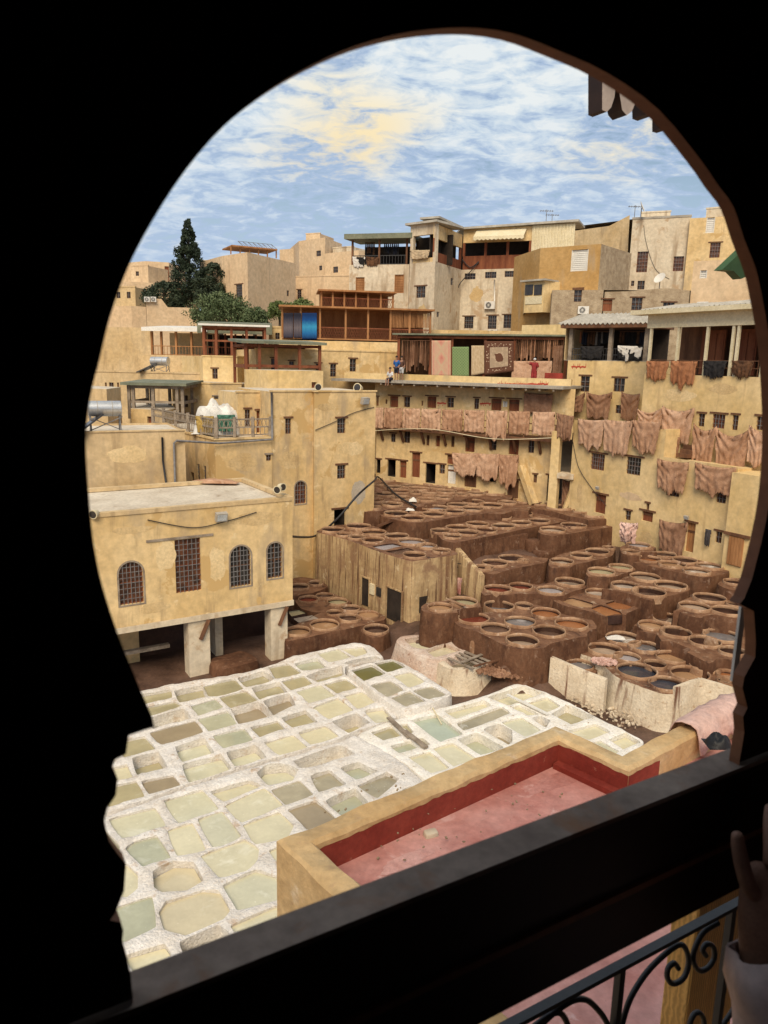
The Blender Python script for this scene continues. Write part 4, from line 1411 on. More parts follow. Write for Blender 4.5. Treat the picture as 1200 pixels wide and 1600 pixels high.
back = thing('gallery_house', 'long back building with doors at three levels and a hide-draped gallery', 'house', BW.pt(0, 3.6))


def back_parts():
    mb = MB()
    facade(mb, BW, 0, BW.len, 3.4, zf2 + .05, z4([
        (142, 415, 192, 490, 'o'), (230, 418, 276, 512, 'o'), (298, 425, 335, 518, 'd'), (364, 380, 410, 515, 'd'), (440, 440, 496, 548, 'o'), (517, 445, 547, 495, 'g'),
        (560, 393, 606, 443, 'd'), (560, 446, 608, 552, 'dw', 0), (655, 470, 722, 570, 'db'), (785, 505, 830, 540, 'o'), (892, 530, 953, 632, 'db'), (1036, 500, 1055, 545, 'g'),
        (1110, 505, 1152, 648, 'o'), (250, 275, 275, 320, 'g'), (322, 262, 355, 325, 'g'), (445, 282, 462, 340, 'g', 0), (497, 285, 520, 345, 'd', 0), (582, 288, 600, 348, 'g', 0),
        (660, 296, 712, 375, 'd'), (793, 305, 832, 365, 'g'), (900, 305, 955, 390, 'd'), (1008, 312, 1040, 380, 'g'), (1130, 318, 1163, 390, 'g')]), back)
    mb.build('wall', OCHRE, back)
    mb = MB()
    facade(mb, BU, -1, BW.len + .5, zf2 - .05, zc, z4([
        (245, 68, 290, 128, 'd'), (322, 72, 355, 128, 'g'), (450, 70, 500, 132, 'd'), (560, 75, 597, 130, 'g'), (710, 80, 735, 138, 'g'), (803, 82, 860, 146, 'd'),
        (900, 86, 958, 150, 'd'), (170, 72, 182, 120, 'd'), (220, 85, 230, 110, 'g', 0), (418, 92, 428, 120, 'g', 0), (868, 96, 892, 126, 'ls', 0)]), back)
    mb.build('upper_wall', OCHRE, back)
    mb = MB()
    mb.wbox(BW, -1, BW.len + .3, zf2 - .12, zf2 + .06, -1.15, .75)
    mb.build('gallery_floor', WOOD, back)
    mb = MB()
    mb.wbox(BW, -4, BW.len + .2, zc, zc + .18, -9.0, .35)
    mb.build('roof_slab', CONC, back)
    mb = MB()
    mb.wbox(BW, -4, BW.len + .1, zc + .18, zc + .62, -1.7, -1.35)
    mb.build('parapet', OCHRE2, back)
    n = 8
    for i in range(n):
        u = BW.len * (i + .35) / n
        b = MB().bar(BW.pt(u, zf2 - .14, .55), BW.pt(u, zf2 - 1.0, .05), .14, .16)
        b.build('bracket', WOOD, back)
    n = 15
    for i in range(n):
        u = BW.len * (i + .5) / n
        b = MB().wbox(BW, u - .06, u + .06, zc - .16, zc - .003, -1.15, .28)
        b.build('rafter', GREYWOOD, back)
    b = MB()
    for zz in (.98, .52):
        b.bar(BW.pt(-.8, zf2 + zz, .68), BW.pt(BW.len + .2, zf2 + zz, .68), .06)
    for i in range(14):
        u = BW.len * i / 13
        b.bar(BW.pt(u, zf2 + .06, .68), BW.pt(u, zf2 + .98, .68), .07)
    b.build('gallery_rail', WOOD, back)
    # pillar at the right end, and the sloping buttress
    b = MB()
    wrect(b, BW, 867, 672, 880, 800, .55, 1.05)
    b.build('pillar', OCHRE2, back)
    b = MB().bar(BW.at(816, 728, .2), BW.at(842, 785, .9), .5, .4)
    b.build('buttress', OCHRE, back)
    b = MB()
    wrect(b, BW, 880, 737, 905, 745, .3, 1.2)
    b.build('landing', PALE, back)


back_parts()

# ---- the yellow buildings on the right
A0 = Vector(plan(893, 46.6, 720))
RD = Vector((0.52, -0.854)).normalized()
RW = Wall(A0, A0 + RD * 22)


def ru(x, y=720):
    return RW.uz(x, y)[0]


def z5(l):
    return [(860 + a / 3.53, 580 + b / 3.53, 860 + c / 3.53, 580 + d / 3.53, *k) for a, b, c, d, *k in l]


u_a, u_b, u_c = 0.0, ru(1036), ru(1150, 760)
zr1 = RW.uz(905, 657)[1]
zr2 = RW.uz(1060, 717)[1]
zr3 = RW.uz(1152, 737)[1]
right = thing('yellow_building', 'big yellow building along the right side of the yard, hides hung on its wall', 'house', RW.pt(5, 3))


def right_parts():
    mb = MB()
    facade(mb, RW, u_a, u_b, 2.0, zr1, z5([(222, 455, 298, 545, 'gr'), (418, 475, 498, 572, 'g'), (243, 680, 305, 785, 'd'), (503, 775, 565, 830, 'd'), (412, 770, 443, 822, 'g'),
                                           (527, 730, 545, 765, 'g')]), right)
    facade(mb, RW, u_b, u_c, 2.0, zr2, z5([(640, 620, 713, 690, 'g', 0), (915, 655, 970, 728, 'g', 0), (745, 835, 795, 1000, 'dt'), (910, 885, 945, 948, 'g'), (846, 625, 868, 660, 'g', 0)]), right)
    mb.build('wall', OCHRE2, right)
    mb = MB()
    W2 = RW.off(.45)
    facade(mb, W2, u_c, u_c + 9, 2.0, zr3, z5([]), right)
    mb.wbox(RW, u_c, u_c + 9, zr3 - .2, zr3, -3, .449)
    mb.wbox(RW, u_c, u_c + .02, 2.0, zr3 - .2, -1, .44)
    mb.build('proud_wall', OCHRE2, right)
    d = MB()
    u0, u1, z0, z1 = rect(W2, 1138, 838, 1161, 884)
    d.wbox(W2, u0, u1, z0, z1, .0, .06)
    k = 5
    for i in range(k):
        d.wbox(W2, u0 + (u1 - u0) * (i + .05) / k, u0 + (u1 - u0) * (i + .95) / k, z0 + .02, z1 - .02, .06, .085)
    d.build('door', TEAK, right)
    d = MB().wbox(W2, u0 - .3, u1 + .3, z1 + .02, z1 + .16, -.02, .12)
    d.build('lintel', WOOD, right)
    # terraces behind the parapet line
    t = MB()
    t.wbox(RW, u_a, u_b, zr1 - .35, zr1 - .12, -6, -.01)
    t.wbox(RW, u_b, u_c, zr2 - .3, zr2 - .1, -2.0, -.01)
    t.wbox(RW, u_a - .02, u_a + .24, 2.0, zr1 - .4, -5.5, -.02)
    t.wbox(RW, u_b - .25, u_b - .01, zr2 - .4, zr1 - .01, -1.4, -.02)
    t.build('terrace_slab', OCHRE2, right)


right_parts()
RB = RW.off(-1.55)
zb0 = RB.uz(1004, 584)[1]
rblock = thing('upper_block', 'blank yellow upper wall on the right below the shaded hide-seller gallery', 'house', RB.pt(6, zr2))


def rblock_parts():
    ub0, ub1 = RB.uz(1004, 620)[0], RB.len + 2
    mb = MB()
    facade(mb, RB, ub0, ub1, zr2 - 1.0, zb0, z5([(815, 235, 850, 305, 'g'), (893, 238, 962, 315, 'gr'), (1002, 243, 1035, 325, 'g'), (1135, 250, 1178, 325, 'g'), (630, 345, 700, 400, 'o', 0)]), rblock)
    mb.wbox(RB, ub0, ub0 + .05, zr1 - .4, zb0, -4, -.003)
    mb.build('wall', OCHRE2, rblock)
    t = MB().wbox(RB, ub0, ub1, zb0 - .25, zb0 - .02, -5, -.01)
    t.build('gallery_floor', CONC, rblock)
    # shaded gallery with cream posts
    g = MB()
    z_e = RB.uz(1004, 513)[1]
    g.wbox(RB, ub0 + .05, ub1, zb0 - .02, z_e + .3, -3.1, -2.9)
    g.build('rear_wall', WOOD, rblock)
    for x in (1012, 1055, 1100, 1140, 1148, 1190):
        u = RB.uz(x, 545)[0]
        p = MB().wbox(RB, u - .07, u + .07, zb0 - .02, z_e, -.28, -.14)
        p.build('post', CREAM, rblock)
    f = MB()
    f.wbox(RB, ub0 - .2, ub1, z_e - .0, z_e + .75, -.32, -.1)
    f.wbox(RB, ub0 - 1.0, ub1, z_e + .75, z_e + 1.0, -.5, .5)
    f.build('fascia', CREAM, rblock)
    f = MB().wbox(RB, ub0, ub1, z_e + .3, z_e + .4, -3.2, -.33)
    f.build('ceiling', CREAM, rblock)
    for k in range(5):
        u = ub0 + 2.0 + k * 1.9
        s = MB()
        s.wbox(RB, u, u + 1.5, zb0 + .05, z_e - .1, -2.3, -2.2)
        for q in range(3):
            s.wbox(RB, u + .1 + q * .46, u + .5 + q * .46, zb0 + .3, z_e - .3, -2.2, -2.16)
        s.build('shutter', REDWOOD, rblock)
    r = MB()
    for zz in (.42, .8):
        r.bar(RB.pt(ub0 + .1, zb0 + zz, -.2), RB.pt(ub1, zb0 + zz, -.2), .045)
    for k in range(40):
        u = ub0 + .1 + k * .4
        if u < ub1:
            r.bar(RB.pt(u, zb0, -.2), RB.pt(u, zb0 + .8, -.2), .03)
    r.build('gallery_rail', WOOD, rblock)
    # tiled roof behind: rows of rounded tiles
    return z_e, ub0, ub1


z_e, ub0, ub1 = rblock_parts()

up, UW, uz_ = building('yellow shop house with fur goods in its open upper gallery, beside the wooden stairs', [(885, 51.5), (1010, 48.2)], 563, zr1 - 1.2, 5, OCHRE2,
                       {0: [(907, 588, 921, 612, 'g'), (959, 591, 976, 612, 'g'), (962, 633, 972, 646, 'g', 0)]}, pyr=600, iz=0)
UW = UW[0]
z_roof = UW.uz(890, 513)[1]


def shop_gallery():
    for x in (890, 952, 1008):
        u = UW.uz(x, 540)[0]
        MB().wbox(UW, u - .12, u + .12, uz_, z_roof, -.4, -.1).build('post', GREYWOOD, up)
    MB().wbox(UW, -.3, UW.len + .2, uz_ + .002, uz_ + .03, -3.2, -.01).build('gallery_floor', CONC, up)
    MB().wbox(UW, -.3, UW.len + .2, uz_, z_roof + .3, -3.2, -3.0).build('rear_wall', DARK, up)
    MB().wbox(UW, -.35, -.3, uz_, z_roof, -3.2, -.1).build('side_wall', TANW, up)
    MB().wbox(UW, -.5, UW.len + .4, z_roof, z_roof + .25, -3.4, .45).build('fascia', WOOD, up)
    for a, b in ((893, 950), (957, 1005)):
        g = MB()
        u0, u1 = UW.uz(a, 550)[0], UW.uz(b, 550)[0]
        for zz in (.05, .4, .8):
            g.bar(UW.pt(u0, uz_ + zz, -.15), UW.pt(u1, uz_ + zz, -.15), .05)
        n = 14
        for i in range(n + 1):
            g.bar(UW.pt(u0 + (u1 - u0) * i / n, uz_ + .05, -.15), UW.pt(u0 + (u1 - u0) * i / n, uz_ + .8, -.15), .03)
        g.build('gallery_rail', IRON, up)


shop_gallery()


def corrugated(name, label, W, u0, u1, z0, w0, z1, w1, m, pitch=.22, cat='roof', par=None, amp=.045):
    """sloping sheet of round ribs from its eave (z0,w0) up to (z1,w1)"""
    n = int((u1 - u0) / pitch) * 4
    vs, fs = [], []
    for i in range(n + 1):
        u = u0 + (u1 - u0) * i / n
        h = amp * (math.sin(i * math.pi / 2) if i % 2 else 0)
        sag = .03 * noise.noise(Vector((u, z0, 0)))
        for k in range(4):
            f = k / 3
            vs.append(W.pt(u, z0 + (z1 - z0) * f + h + sag, w0 + (w1 - w0) * f))
            vs.append(W.pt(u, z0 + (z1 - z0) * f + h + sag - .03, w0 + (w1 - w0) * f))
    for i in range(n):
        for k in range(3):
            a = i * 8 + k * 2
            fs.append((a, a + 8, a + 10, a + 2))
            fs.append((a + 1, a + 3, a + 11, a + 9))
        fs.append((i * 8, i * 8 + 1, i * 8 + 9, i * 8 + 8))
    mb = MB().add(vs, fs)
    if par is not None:
        return mb.build(name, m, par)
    o = mb.build(name, m, loc=W.pt(u0, z0, w0))
    return tag(o, label, cat)


corrugated('tile_roof', 'grey ribbed roof sloping down to the fur gallery', UW, -.7, UW.len + .3, z_roof + .27, .5, z_roof + 1.15, -3.6, CORR, .30, amp=.07, par=None)
corrugated('tile_roof', 'ribbed brown-grey roof above the cream gallery fascia on the right', RB, ub0 - .9, ub1, z_e + 1.05, -.2, z_e + 1.5, -3.4, CORR, .30, amp=.07)

# ---- carpet gallery on the roof of the back building
CG = Wall(plan(600, 58.5, 560), plan(895, 54.5, 560))
carp = thing('carpet_gallery', 'open rooftop gallery hung with carpets and bundles of leather', 'gallery', CG.pt(6, zc + .2))


def carpet_gallery():
    z_t = CG.uz(880, 527)[1]
    u0, u1 = CG.uz(620, 560)[0], CG.uz(888, 560)[0]
    MB().wbox(CG, u0, u1, zc + .19, z_t, -3.3, -3.1).build('rear_wall', WOOD, carp)
    MB().wbox(CG, u0, u0 + .15, zc + .19, z_t, -3.1, -.2).build('side_wall', OCHRE, carp)
    r = MB()
    r.wbox(CG, u0 - .3, u1 + .3, z_t + .05, z_t + .17, -3.4, .35)
    r.build('roof_sheet', GREENR, carp)
    for x in (622, 672, 705, 757, 803, 832, 884):
        u = CG.uz(x, 560)[0]
        MB().wbox(CG, u - .1, u + .1, zc + .19, z_t + .05, -.25, -.05).build('post', REDWOOD, carp)
    MB().wbox(CG, u0, u1, z_t - .18, z_t - .02, -.04, .08).build('hanging_beam', REDWOOD, carp)
    return z_t


cg_z = carpet_gallery()


# ---- hillside houses
def hb(label, foot, ytop, m, wins=None, D=8, pyr=500, zb=None, **kw):
    Ym = min(f[1] for f in foot)
    zbv = zb if zb is not None else ground_z(0, Ym) - 3
    return building(label, foot, ytop, zbv, D, m, wins, pyr=pyr, **kw)


def z2(l):
    return [(520 + a / 3.53, 310 + b / 3.53, 520 + c / 3.53, 310 + d / 3.53, *k) for a, b, c, d, *k in l]


def z1(l):
    return [(120 + a / 2.727, 330 + b / 2.727, 120 + c / 2.727, 330 + d / 2.727, *k) for a, b, c, d, *k in l]


def z3(l):
    return [(840 + a / 3.333, 300 + b / 3.333, 840 + c / 3.333, 300 + d / 3.333, *k) for a, b, c, d, *k in l]


# the large house with covered roof terraces
big, BGW, bgz = hb('large cream house with covered roof terraces at the centre of the skyline', [(545, 78), (637, 76.5), (638, 76.0), (677, 74), (718, 80), (824, 77.5)], 414, PALE,
                   {0: z2([(126, 435, 175, 508, 'l', 0), (340, 420, 392, 522, 'l', 0)]), 2: z2([(460, 485, 510, 548, 'g')]), 3: z2([(650, 440, 665, 478, 'g', 0), (573, 625, 588, 655, 'g', 0)]),
                    4: z2([(727, 413, 787, 447, 'g', 0), (840, 405, 902, 440, 'g', 0), (948, 400, 1015, 433, 'g', 0), (725, 652, 775, 717, 'g'), (855, 647, 903, 720, 'g'), (942, 643, 990, 715, 'g')])}, zb=6, D=10)


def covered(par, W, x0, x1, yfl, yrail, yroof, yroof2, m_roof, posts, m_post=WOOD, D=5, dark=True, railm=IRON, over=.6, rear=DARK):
    """roof terrace: rail, posts, rear wall, roof"""
    ym = (yfl + yroof) / 2
    u0, u1 = W.uz(x0, ym)[0], W.uz(x1, ym)[0]
    xm = (x0 + x1) / 2
    zf, zrl, zr = W.uz(xm, yfl)[1], W.uz(xm, yrail)[1], W.uz(xm, yroof)[1]
    zr2_ = W.uz(xm, yroof2)[1]
    if rear is not None:
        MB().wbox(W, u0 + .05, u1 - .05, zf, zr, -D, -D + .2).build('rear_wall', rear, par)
    r = MB()
    a, b = W.pt(u0 - over, zr2_, over), W.pt(u1 + over, zr2_, over)
    c, d = W.pt(u1 + over, zr2_ + .35, -D - .3), W.pt(u0 - over, zr2_ + .35, -D - .3)
    dn = Vector((0, 0, max(.12, zr2_ - zr)))
    r.add([a, b, c, d, a - dn, b - dn, c - dn, d - dn], [(0, 1, 2, 3), (7, 6, 5, 4), (0, 4, 5, 1), (1, 5, 6, 2), (2, 6, 7, 3), (3, 7, 4, 0)])
    r.build('roof', m_roof, par)
    for x in posts:
        u = W.uz(x, ym)[0]
        MB().wbox(W, u - .09, u + .09, zf, zr, -.3, -.1).build('post', m_post, par)
    g = MB()
    g.bar(W.pt(u0, zrl, -.15), W.pt(u1, zrl, -.15), .07)
    g.bar(W.pt(u0, zf + .1, -.15), W.pt(u1, zf + .1, -.15), .06)
    n = max(4, int((u1 - u0) / .3))
    for i in range(n + 1):
        u = u0 + (u1 - u0) * i / n
        g.bar(W.pt(u, zf, -.15), W.pt(u, zrl, -.15), .035)
    g.build('rail', railm, par)


covered(big, BGW[0], 549, 636, 414, 399, 374, 366, GREENR, (550, 592, 635))


def big_extra():
    W2, W3, W4 = BGW[2], BGW[3], BGW[4]
    # square tower room
    z_a, z_b, z_t = W2.uz(655, 404)[1], W2.uz(655, 368)[1], W2.uz(655, 351)[1]
    for u0, u1 in ((0, .35), (W2.len - .3, W2.len)):
        MB().wbox(W2, u0, u1, bgz, z_t, -.4, 0).build('pier', PALE, big)
    MB().wbox(W2, .35, W2.len - .3, bgz, z_a, -.35, -.02).build('parapet', OCHRE, big)
    MB().wbox(W2, .35, W2.len - .3, z_b, z_t, -.35, -.02).build('spandrel', PALE, big)
    MB().wbox(W2, -1.5, W2.len - .1, bgz, z_b + .3, -3, -2.8).build('rear_wall', DARK, big)
    MB().wbox(W2, -.4, W2.len + .3, z_t, z_t + .2, -4, .4).build('tower_roof', CORR, big)
    # right wing: parapet, dark gallery, roof with awning
    for W, x0, x1 in ((W3, 679, 717), (W4, 719, 818)):
        xm = (x0 + x1) / 2
        zp, zo, zt = W.uz(xm, 399)[1], W.uz(xm, 378)[1], W.uz(xm, 356)[1]
        MB().wbox(W, .1, W.len - .1, bgz, zp, -.35, -.05).build('parapet', REDWOOD, big)
        MB().wbox(W, .3 if W is W3 else -1, W.len + (0 if W is W3 else 2), bgz - .3, zt - .2, -.8 if W is W3 else -3.2, -.7 if W is W3 else -3).build('rear_wall', DARK, big)
        MB().wbox(W, .05, W.len, zo, zt, -.3, -.04).build('spandrel', OCHRE, big)
        n = 3 if W is W4 else 2
        for i in range(n + 1):
            u = .15 + (W.len - .3) * i / n
            MB().wbox(W, u - .12, u + .12, zp, zo, -.3, -.06).build('post', REDWOOD, big)
    zt = W4.uz(770, 354)[1]
    top = [W4.pt(-2.2, zt, -4.2), W4.pt(-.1, zt, .45), W4.pt(W4.len + 4.5, zt + .25, .5), W4.pt(W4.len + 4.5, zt + .5, -5), W4.pt(0, zt + .4, -5)]
    dnv = Vector((0, 0, .2))
    MB().add(top + [p - dnv for p in top], [(0, 1, 2, 3, 4), (9, 8, 7, 6, 5), (0, 5, 6, 1), (1, 6, 7, 2), (2, 7, 8, 3), (3, 8, 9, 4), (4, 9, 5, 0)]).build('wing_roof', CORR, big)
    # fringed awnings
    MB().wbox(W3, .1, W3.len, zt - .18, zt, -1.8, .25).build('wing_roof', CORR, big)
    for W, a, b, y0, y1 in ((W4, 745, 823, 362, 374),):
        u0, u1 = W.uz(a, y0)[0], W.uz(b, y0)[0]
        za, zb = W.uz((a + b) / 2, y0)[1], W.uz((a + b) / 2, y1)[1]
        n = 24
        vs, fs = [], []
        for i in range(n + 1):
            u = u0 + (u1 - u0) * i / n
            vs += [W.pt(u, za + .25, 0), W.pt(u, zb + .15, 1.3), W.pt(u, zb - .12 - .12 * (i % 2), 1.32)]
        for i in range(n):
            fs += [(i * 3, i * 3 + 3, i * 3 + 4, i * 3 + 1), (i * 3 + 1, i * 3 + 4, i * 3 + 5, i * 3 + 2)]
        MB().add(vs, fs).build('awning', CREAM, big)
    # corrugated lean-to at the right end of the roof
    u0 = W4.uz(832, 360)[0]
    c = MB()
    n = 26
    zq0, zq1 = W4.uz(850, 402)[1], W4.uz(850, 352)[1]
    for i in range(n):
        c.wbox(W4, u0 + i * .16, u0 + i * .16 + .15, zq0, zq1, -.1 + .05 * (i % 2), .1 + .05 * (i % 2))
    c.build('corrugated_side', CREAM, big)


big_extra()

# wooden restaurant terraces below it
wt, WTW, wtz = hb('yellow wall carrying the orange wooden restaurant terrace', [(436, 66), (545, 66.5), (628, 67), (680, 68.5)], 531, OCHRE,
                  {0: z1([]), 1: z2([(95, 892, 127, 952, 'g'), (235, 862, 250, 892, 'g', 0)])}, zb=5, D=8, pyr=560)
MBt = thing('wooden_terrace', 'two-tier orange wooden restaurant terrace with lattice panels', 'terrace', WTW[0].pt(3, wtz))


def wooden_terrace():
    W = Wall(plan(438, 66.3, 520), plan(674, 68.2, 520))
    Wb = W.off(-4)
    for (WW, x0, x1, yf, yr, pst) in ((W, 441, 672, 530, 483, (441, 470, 500, 540, 575, 610, 640, 672)), (Wb, 502, 614, 483, 457, (502, 520, 538, 556, 575, 595, 614))):
        ym = (yf + yr) / 2
        u0, u1 = WW.uz(x0, ym)[0], WW.uz(x1, ym)[0]
        zf, zr = WW.uz((x0 + x1) / 2, yf)[1], WW.uz((x0 + x1) / 2, yr)[1]
        MB().wbox(WW, u0 - .3, u1 + .3, zr, zr + .15, -3.6, .5).build('roof', TEAK, MBt)
        MB().wbox(WW, u0, u1, zf - .1, zf + .02, -3.5, .2).build('floor', TEAK, MBt)
        MB().wbox(WW, u0, u1, zf + .02, zr, -3.5, -3.3).build('rear_wall', TEAK, MBt)
        for x in pst:
            u = WW.uz(x, ym)[0]
            MB().wbox(WW, u - .08, u + .08, zf + .02, zr, -.1, .06).build('post', TEAK, MBt)
        g = MB()
        n = int((u1 - u0) / .22)
        for i in range(n):
            u = u0 + (u1 - u0) * i / n
            g.bar(WW.pt(u, zf + .05, 0), WW.pt(u + .4, zf + .9, 0), .03)
            g.bar(WW.pt(u + .4, zf + .05, .03), WW.pt(u, zf + .9, .03), .03)
        g.bar(WW.pt(u0, zf + .95, 0), WW.pt(u1, zf + .95, 0), .09)
        g.build('lattice_rail', REDWOOD, MBt)
    # lattice screen panels on the right part
    for x0, x1 in ((612, 630), (631, 650), (651, 671)):
        p = MB()
        u0, u1, z0, zz1 = rect(W, x0, 486, x1, 512)
        n = int((u1 - u0) / .12)
        for i in range(n):
            p.wbox(W, u0 + (u1 - u0) * i / n, u0 + (u1 - u0) * (i + .6) / n, z0, zz1, -.06, -.02)
        p.build('screen', TEAK, MBt)


wooden_terrace()

# left hillside
hb('pink flat house with a roof trellis right of the cypress', [(347, 100), (387, 96), (462, 106)], 394, PINKW, {0: z1([(678, 312, 705, 368, 'g')]), 1: z1([(895, 338, 905, 362, 'g', 0)])}, pyr=430, iz=1, zb=10)
hb('sand-coloured square tower house on the skyline with a red corner', [(467, 122), (508, 118), (534, 124)], 371, PINKW, {0: z1([(1020, 168, 1040, 192, 'g', 0), (1032, 232, 1045, 252, 'g', 0)])}, pyr=400, iz=1, zb=10)
hb('low pale house between the trellis house and the square tower', [(437, 128), (470, 126)], 390, PINKW, {0: z1([(952, 165, 966, 185, 'g', 0)])}, pyr=420, zb=10)
hb('long pink wall house below the square tower', [(458, 112), (548, 109)], 433, PINKW, {0: z1([(940, 335, 957, 375, 'g'), (1092, 238, 1112, 262, 'g', 0)])}, pyr=450, zb=8, coping=.15)
hb('narrow pink house at the left foot of the big terrace house', [(508, 116), (560, 112)], 396, PINKW, {0: z1([(1092, 236, 1113, 262, 'g', 0)])}, pyr=420, zb=8)
hb('pink boundary house with air conditioners on its step, left of the trees', [(150, 97), (205, 95), (228, 96), (310, 99)], 478, PINKW, {1: []}, pyr=480, iz=1, zb=8, tops={2: [(308, 481), (262, 480), (252, 467), (228, 466)]})
hb('flat pink house at the upper left skyline', [(150, 118), (202, 112), (262, 114)], 440, PINKW, {1: z1([(280, 335, 298, 365, 'g', 0)])}, pyr=430, iz=1, zb=9)
hb('small pink roof room with a porch on the upper left skyline', [(228, 121), (264, 122), (290, 128)], 408, PINKW, {0: z1([(375, 235, 395, 300, 'd', 0)])}, pyr=420, zb=9)
hb('tan house with a blank wall at the left beyond the terraces', [(150, 74), (236, 73), (240, 76)], 512, TANW, {0: []}, pyr=530, iz=1, zb=5)
h5, H5, h5z = hb('long sand house under the dark covered restaurant terrace', [(220, 70), (318, 69), (420, 70)], 556, TANW, {0: z1([(452, 655, 472, 690, 'g'), (512, 655, 532, 690, 'g')]), 1: []}, pyr=570, iz=1, zb=5)
covered(h5, H5[0], 236, 318, 556, 541, 518, 512, WHITE, (236, 251, 274, 298, 317), TEAK, 4, railm=TEAK, rear=TANW)
covered(h5, H5[1], 320, 415, 556, 543, 522, 506, GREENR, (321, 335, 352, 368, 380, 400), REDWOOD, 4, railm=REDWOOD, rear=DARK)
hb('yellow cube house with one barred window in the middle left', [(317, 60), (371, 59), (400, 62)], 558, OCHRE2, {0: z1([(577, 672, 600, 714, 'g')])}, pyr=580, iz=1, zb=4, coping=.1)
hb('long low cream house with a roof water heater at the left', [(140, 63), (317, 61), (372, 60)], 585, TANW, {0: z1([(138, 730, 157, 762, 'g', 0), (120, 730, 128, 760, 'g', 0), (172, 730, 180, 760, 'g', 0), (222, 728, 232, 762, 'g', 0)])}, pyr=620, iz=1, zb=3, coping=.14)
hb('ochre house with a small grey window behind the pergola', [(270, 55), (330, 54), (378, 55)], 600, OCHRE, {0: z1([(450, 785, 473, 835, 'g', 0)]), 1: z1([(585, 790, 620, 800, 'g', 2)])}, pyr=640, iz=1, zb=3, coping=.1)
hb('small brick and plaster hut under the left pergola', [(205, 50), (258, 49), (275, 51)], 641, OCHRE, {0: z1([(300, 875, 325, 915, 'd', 0)])}, pyr=650, iz=1, zb=4)
hb('ochre wall house right of the pergolas with three small barred windows', [(400, 57), (505, 58.5), (628, 61.5)], 548, OCHRE, {0: z1([(828, 628, 845, 675, 'g'), (905, 640, 925, 668, 'g'), (1018, 650, 1040, 680, 'g')]), 1: z1([(1080, 652, 1105, 705, 'g'), (1163, 630, 1190, 683, 'g')])}, pyr=580, iz=1, zb=3, coping=.1)
hb('little tan hut at the far left beside the water heater', [(120, 47), (168, 46.5), (190, 50)], 608, TANW, {}, pyr=640, iz=1, zb=3)

# right hillside
hb('orange house with a white roller shutter and rough grey flank', [(842, 69), (936, 66), (984, 71)], 381, ORANGE, {0: z3([(175, 300, 262, 412, 'ls', 0), (190, 505, 230, 572, 'g')])}, pyr=430, iz=1, zb=8, D=6, fm={1: STONE})
hb('crumbling stone wall house below the orange house', [(862, 64.5), (942, 63.5), (1078, 62.5)], 453, STONE, {0: z3([(190, 507, 230, 572, 'g')]), 1: z3([(335, 560, 388, 620, 'd'), (490, 552, 545, 615, 'g'), (653, 577, 712, 622, 'g')])}, pyr=470, iz=1, zb=8, D=3,
   tops={1: [(1078, 454), (1040, 450), (985, 455), (945, 456)]})
hb('tall pale patched house with two large barred windows on the right skyline', [(984, 79), (1074, 77)], 343, PALE, {0: z3([(517, 310, 573, 418, 'gr', 0), (707, 335, 760, 412, 'gr', 0), (520, 462, 557, 508, 'g', 0), (487, 462, 503, 490, 'g', 0)])}, pyr=400, zb=8, coping=.2)
hb('tan house wall stepping up to the tall patched house', [(886, 86), (990, 80.5)], 355, TANW, {}, pyr=370, zb=8, tops={0: [(984, 336), (952, 353), (887, 362)]}, D=5)
hb('ochre house at the far right skyline with one barred window', [(1074.5, 76.5), (1190, 74)], 341, OCHRE, {0: z3([(897, 265, 950, 342, 'gr'), (878, 130, 922, 213, 'ls', 0)])}, pyr=380, zb=8)
hb('pink lean-to house with a sloped roof at the far right', [(1078, 63), (1200, 60)], 408, PINKW, {0: z3([(845, 408, 882, 450, 'ls', 0)])}, pyr=470, zb=8, D=5)
cb, CBW, cbz = hb('closed yellow balcony room hanging from the big cream house', [(820, 68.5), (850, 67), (877, 68)], 441, OCHRE2, {0: z3([])}, pyr=460, zb=17.8, D=4)


def cb_parts():
    W = CBW[0]
    for a, b in ((821, 833), (835, 847)):
        m = MB()
        wrect(m, W, a, 445, b, 461, 0.002, .06)
        m.build('window', PANE, cb)
    MB().wbox(W, -.3, W.len + .3, cbz + .003, cbz + .15, -3, .4).build('eave', CORR, cb)
    m = MB()
    wrect(m, W, 821, 463, 847, 475, .002, .05)
    m.build('panel', CREAM, cb)


cb_parts()
hb('yellow shed with a green sheet roof under the closed balcony', [(815, 60), (888, 57.5)], 508, OCHRE2, {}, pyr=520, zb=11, D=4)
hb('small block house closing the gap above the carpet gallery', [(672, 71), (822, 70)], 515, OCHRE, {}, pyr=520, zb=9, D=4)

